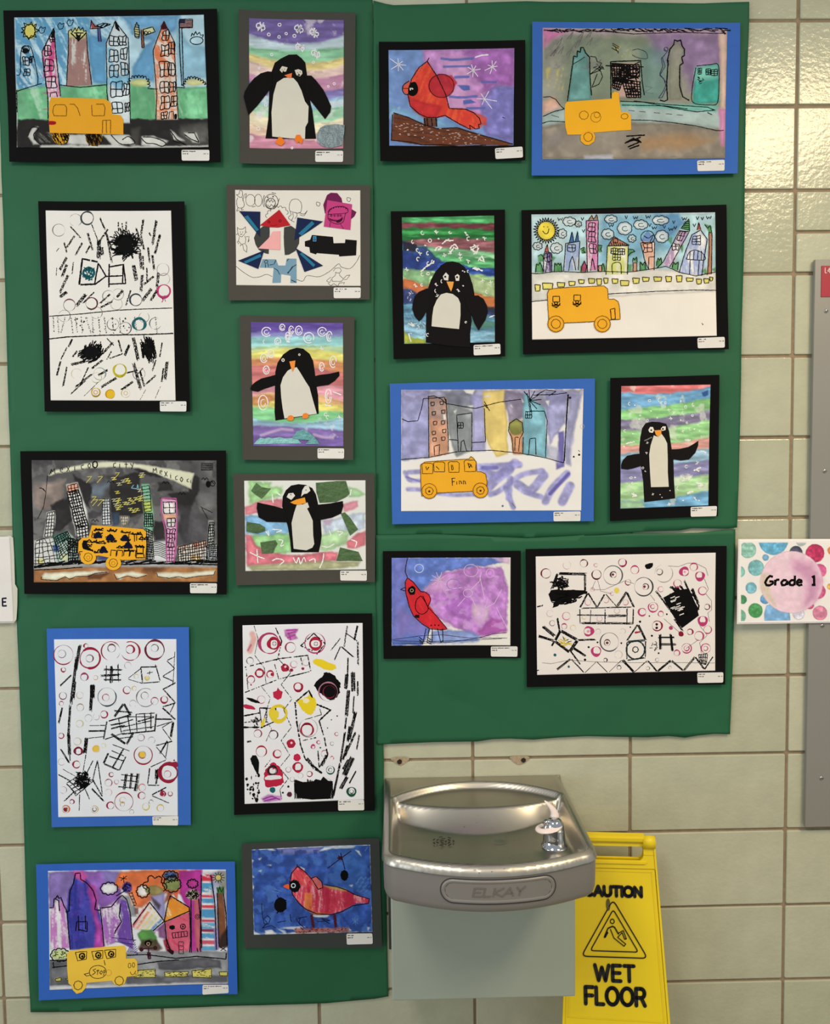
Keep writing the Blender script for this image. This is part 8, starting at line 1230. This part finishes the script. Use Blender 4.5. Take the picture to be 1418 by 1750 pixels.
a.lines([[(1035, 840), (1050, 812), (1095, 808), (1110, 835), (1090, 858), (1050, 850)], [(1060, 855), (1050, 880), (1020, 905), (1025, 935), (1110, 935), (1128, 910), (1095, 880), (1090, 858)], [(1130, 910), (1155, 880), (1190, 875), (1160, 915), (1130, 920)], [(1010, 895), (985, 915), (970, 930), (1000, 945), (1015, 915)], [(985, 950), (1010, 975), (1040, 955), (1075, 980), (1090, 950), (1140, 945), (1130, 960)]], w, g)
dg = (66, 66, 64)
a.flat('wheel_body', [(440, 425), (380, 420), (320, 470), (295, 530), (310, 590), (340, 640), (400, 672), (432, 678), (436, 560), (442, 480)], dg, .0014); a.flat('wheel_body', [(575, 430), (640, 415), (690, 450), (718, 510), (715, 580), (680, 650), (620, 685), (582, 688), (575, 600), (572, 520)], dg, .0014)
a.flat('blue_block', [(375, 726), (500, 728), (522, 785), (588, 785), (600, 720), (690, 722), (692, 948), (634, 948), (636, 880), (548, 865), (545, 946), (466, 948), (478, 808), (348, 804)], (122, 156, 178), .0014)
a.flat('beak', [(470, 470), (540, 465), (540, 640), (335, 628), (430, 535)], (240, 172, 172), .0022)
r = a.flat('head', [(352, 412), (530, 265), (635, 410), (520, 432), (445, 430)], (184, 36, 46), .0022); a.on(r, .0022); a.circ(435, 382, 10, 5, (70, 10, 20)); a.circ(538, 370, 11, 5, (70, 10, 20)); a.ln([(450, 410), (480, 418), (512, 405)], 3, (110, 20, 30))
nv = (28, 40, 76); tl = (44, 118, 152)
for P, Q in (([(158, 282), (354, 285), (352, 520)], [(208, 335), (240, 322), (342, 455), (320, 470)]), ([(698, 338), (938, 375), (800, 470), (672, 550)], [(708, 490), (835, 372), (858, 398), (740, 508)]), ([(148, 742), (390, 645), (335, 818)], [(202, 752), (355, 678), (365, 705), (220, 770)]), ([(680, 622), (938, 788), (765, 846)], [(722, 680), (742, 666), (866, 780), (850, 802)])):
    t = a.flat('triangle_wing', P, nv, .0022); a.flat('wing_stripe', Q, tl, .003, t)
a.flat('maroon_shape', [(940, 220), (975, 130), (1010, 108), (1070, 112), (1110, 160), (1118, 200), (1000, 300), (955, 300)], (112, 34, 80), .0014); a.flat('maroon_shape', [(1200, 260), (1250, 290), (1230, 330), (1200, 355)], (112, 34, 80), .0014)
p = a.flat('pink_card', [(978, 178), (1208, 218), (1192, 455), (945, 422)], (196, 66, 128), .0022); a.on(p, .0022); pk = (60, 16, 40)
a.ln([(985, 310), (1000, 265), (1060, 240), (1130, 240), (1170, 265), (1150, 300), (985, 310)], 5, pk, spl=True); a.ln([(985, 310), (985, 350), (1020, 385), (1080, 400), (1125, 380), (1140, 330), (1150, 300)], 5, pk, spl=True); a.scallop([(990, 300), (1010, 270), (1060, 248), (1130, 248), (1165, 275)], 9, 10, 5, pk); a.ln([(990, 345), (1040, 368), (1090, 362), (1122, 335)], 6, pk, spl=True); a.blob([(1060, 378), (1120, 345), (1110, 372), (1080, 388)], pk); [a.ln([(1000 + k * 13, 350 + k * 2), (1004 + k * 13, 372 + k)], 6, pk) for k in range(8)]; [a.circ(x, 322, 8, 5, pk) for x in (1015, 1045, 1078, 1102)]; a.lines([[(1005, 385), (1000, 425)], [(1100, 400), (1130, 445)]], 4, pk)
t = a.flat('black_truck', [(768, 560), (818, 545), (835, 500), (1030, 518), (1036, 578), (1142, 576), (1146, 542), (1252, 552), (1246, 692), (1090, 702), (1085, 686), (880, 670), (872, 682), (818, 665), (810, 615), (770, 608)], (22, 18, 20), .0014); u = a.flat('truck_window', rrect(844, 512, 876, 562), (70, 140, 190), .0022, t, step=.005); a.on(u, .0022); a.circ(860, 545, 8, 4); a.ln([(852, 525), (868, 525)], 4)
a.on(bpy.data.objects['blue_block'], .0014); a.circ(408, 750, 16, 5); a.lines([[(400, 768), (404, 805)], [(425, 765), (430, 800)], [(440, 780), (480, 775), (500, 735)], [(480, 808), (515, 830), (535, 870)], [(600, 745), (620, 722)], [(610, 860), (650, 800), (690, 778)], [(605, 855), (628, 835), (660, 795)], [(640, 920), (688, 942)]], 5)
a.done('drawing_sheet')
# ---- Grade 1 notice at the right
a = Art('grade_sign', 'white paper sign reading Grade 1 with watercolour dots', 'sign', 1250, 910, .11848, [(92, 95), (1650, 92), (1650, 1300), (66, 1316)], (236, 230, 228), [(105, 108), (1638, 104), (1638, 1288), (82, 1302)], None, (.002, .0, .0, .003), paper=(240, 234, 234), res=1.0, base=.020, mname='backing')
c = a.cv
def dot(x, y, r, col, clip=None, edge=True):
    c.poly(oval(x, y, r, r, 24), col, .95, 5, 6, .25, 40)
    if edge: c.line(oval(x, y, r - 5, r - 5, 24) + [oval(x, y, r - 5, r - 5, 24)[0]], 9, np.array(col) * .85, .5, 5)
tq = (120, 184, 176)
for x, y, r, cc in ((230, 250, 118, (140, 192, 180)), (600, 110, 212, (96, 172, 214)), (485, 360, 46, (120, 176, 216)), (345, 508, 114, (116, 180, 188)), (105, 565, 80, (120, 186, 176)), (278, 800, 80, (118, 180, 200)), (150, 965, 62, (64, 142, 96)), (335, 1122, 102, (70, 150, 86)), (100, 1200, 95, (120, 184, 160)), (480, 960, 70, (92, 152, 206)), (925, 290, 96, (66, 66, 92)), (1000, 120, 76, (190, 206, 206)), (1200, 300, 132, (186, 44, 92)), (1270, 550, 96, (214, 90, 146)), (1240, 850, 108, (210, 80, 130)), (1120, 1040, 66, (190, 60, 110)), (1270, 1160, 104, (216, 130, 164)), (960, 1170, 86, (206, 204, 228)), (1440, 260, 60, (220, 130, 70)), (1420, 780, 46, (228, 176, 90)), (1560, 500, 100, (226, 150, 60)), (1580, 1000, 90, (206, 90, 70))): dot(x, y, r, cc)
c.poly([(465, 1270), (462, 1160), (500, 1050), (560, 1030), (830, 1150), (838, 1270)], (120, 172, 222), .95, 5, 4, .2)
c.poly([(60, 90), (135, 90), (122, 1310), (60, 1310)], (242, 236, 236), 1, 2, 0, 0); c.poly([(60, 80), (1660, 80), (1660, 145), (60, 148)], (242, 236, 236), 1, 2, 0, 0); c.poly([(60, 1272), (1660, 1262), (1660, 1330), (60, 1330)], (242, 236, 236), 1, 2, 0, 0)
c.poly(oval(860, 715, 452, 448, 40), (234, 202, 220), 1, 4, 5, .06); c.poly([(900, 400), (1150, 450), (1290, 700), (1200, 960), (1050, 1050), (1100, 700), (880, 520)], (224, 160, 204), .85, 90, 20, .12); c.poly([(440, 600), (520, 600), (560, 900), (640, 1060), (520, 960), (420, 800)], (236, 220, 196), .85, 50, 10)
a.on(*SHEET); w = 34
a.lines([[(590, 640), (550, 625), (510, 660), (480, 720), (500, 760), (545, 762), (590, 735), (590, 705), (540, 705)], [(625, 680), (625, 765)], [(625, 705), (650, 680), (685, 680)], [(790, 690), (745, 685), (712, 720), (725, 760), (770, 755), (795, 720)], [(795, 690), (800, 760)], [(900, 690), (860, 685), (828, 715), (838, 755), (880, 760), (905, 735)], [(908, 620), (902, 762)], [(940, 722), (1005, 715), (1000, 690), (965, 678), (938, 705), (940, 745), (970, 762), (1015, 750)], [(1155, 650), (1185, 625), (1185, 752)], [(1150, 755), (1205, 755)]], w, (18, 14, 18), jit=0, wob=.06)
a.done('printed_sheet')
# ---- laminated notice cut by the left edge
a = Art('laminated_notice', 'white laminated notice with dark capitals at the left edge', 'sign', 0, 860, .12579, [(-1400, 445), (60, 452), (140, 440), (178, 470), (190, 700), (205, 1100), (238, 1160), (235, 1380), (225, 1580), (190, 1625), (-1400, 1640)], (206, 203, 190), [(-1380, 470), (134, 462), (190, 1612), (-1380, 1620)], None, (.0, .002, .0, .002), paper=(226, 220, 216), res=2.2, base=.009, mname='laminate_film')
a.on(*SHEET); n_ = (24, 18, 52)
for P in ([(92, 1290), (35, 1292), (38, 1395), (95, 1392)], [(36, 1342), (86, 1340)], [(-8, 1398), (-10, 1292), (-50, 1360), (-92, 1292), (-90, 1398)]): a.ln(P, 22, n_, jit=0, wob=.02)
a.done('printed_sheet')
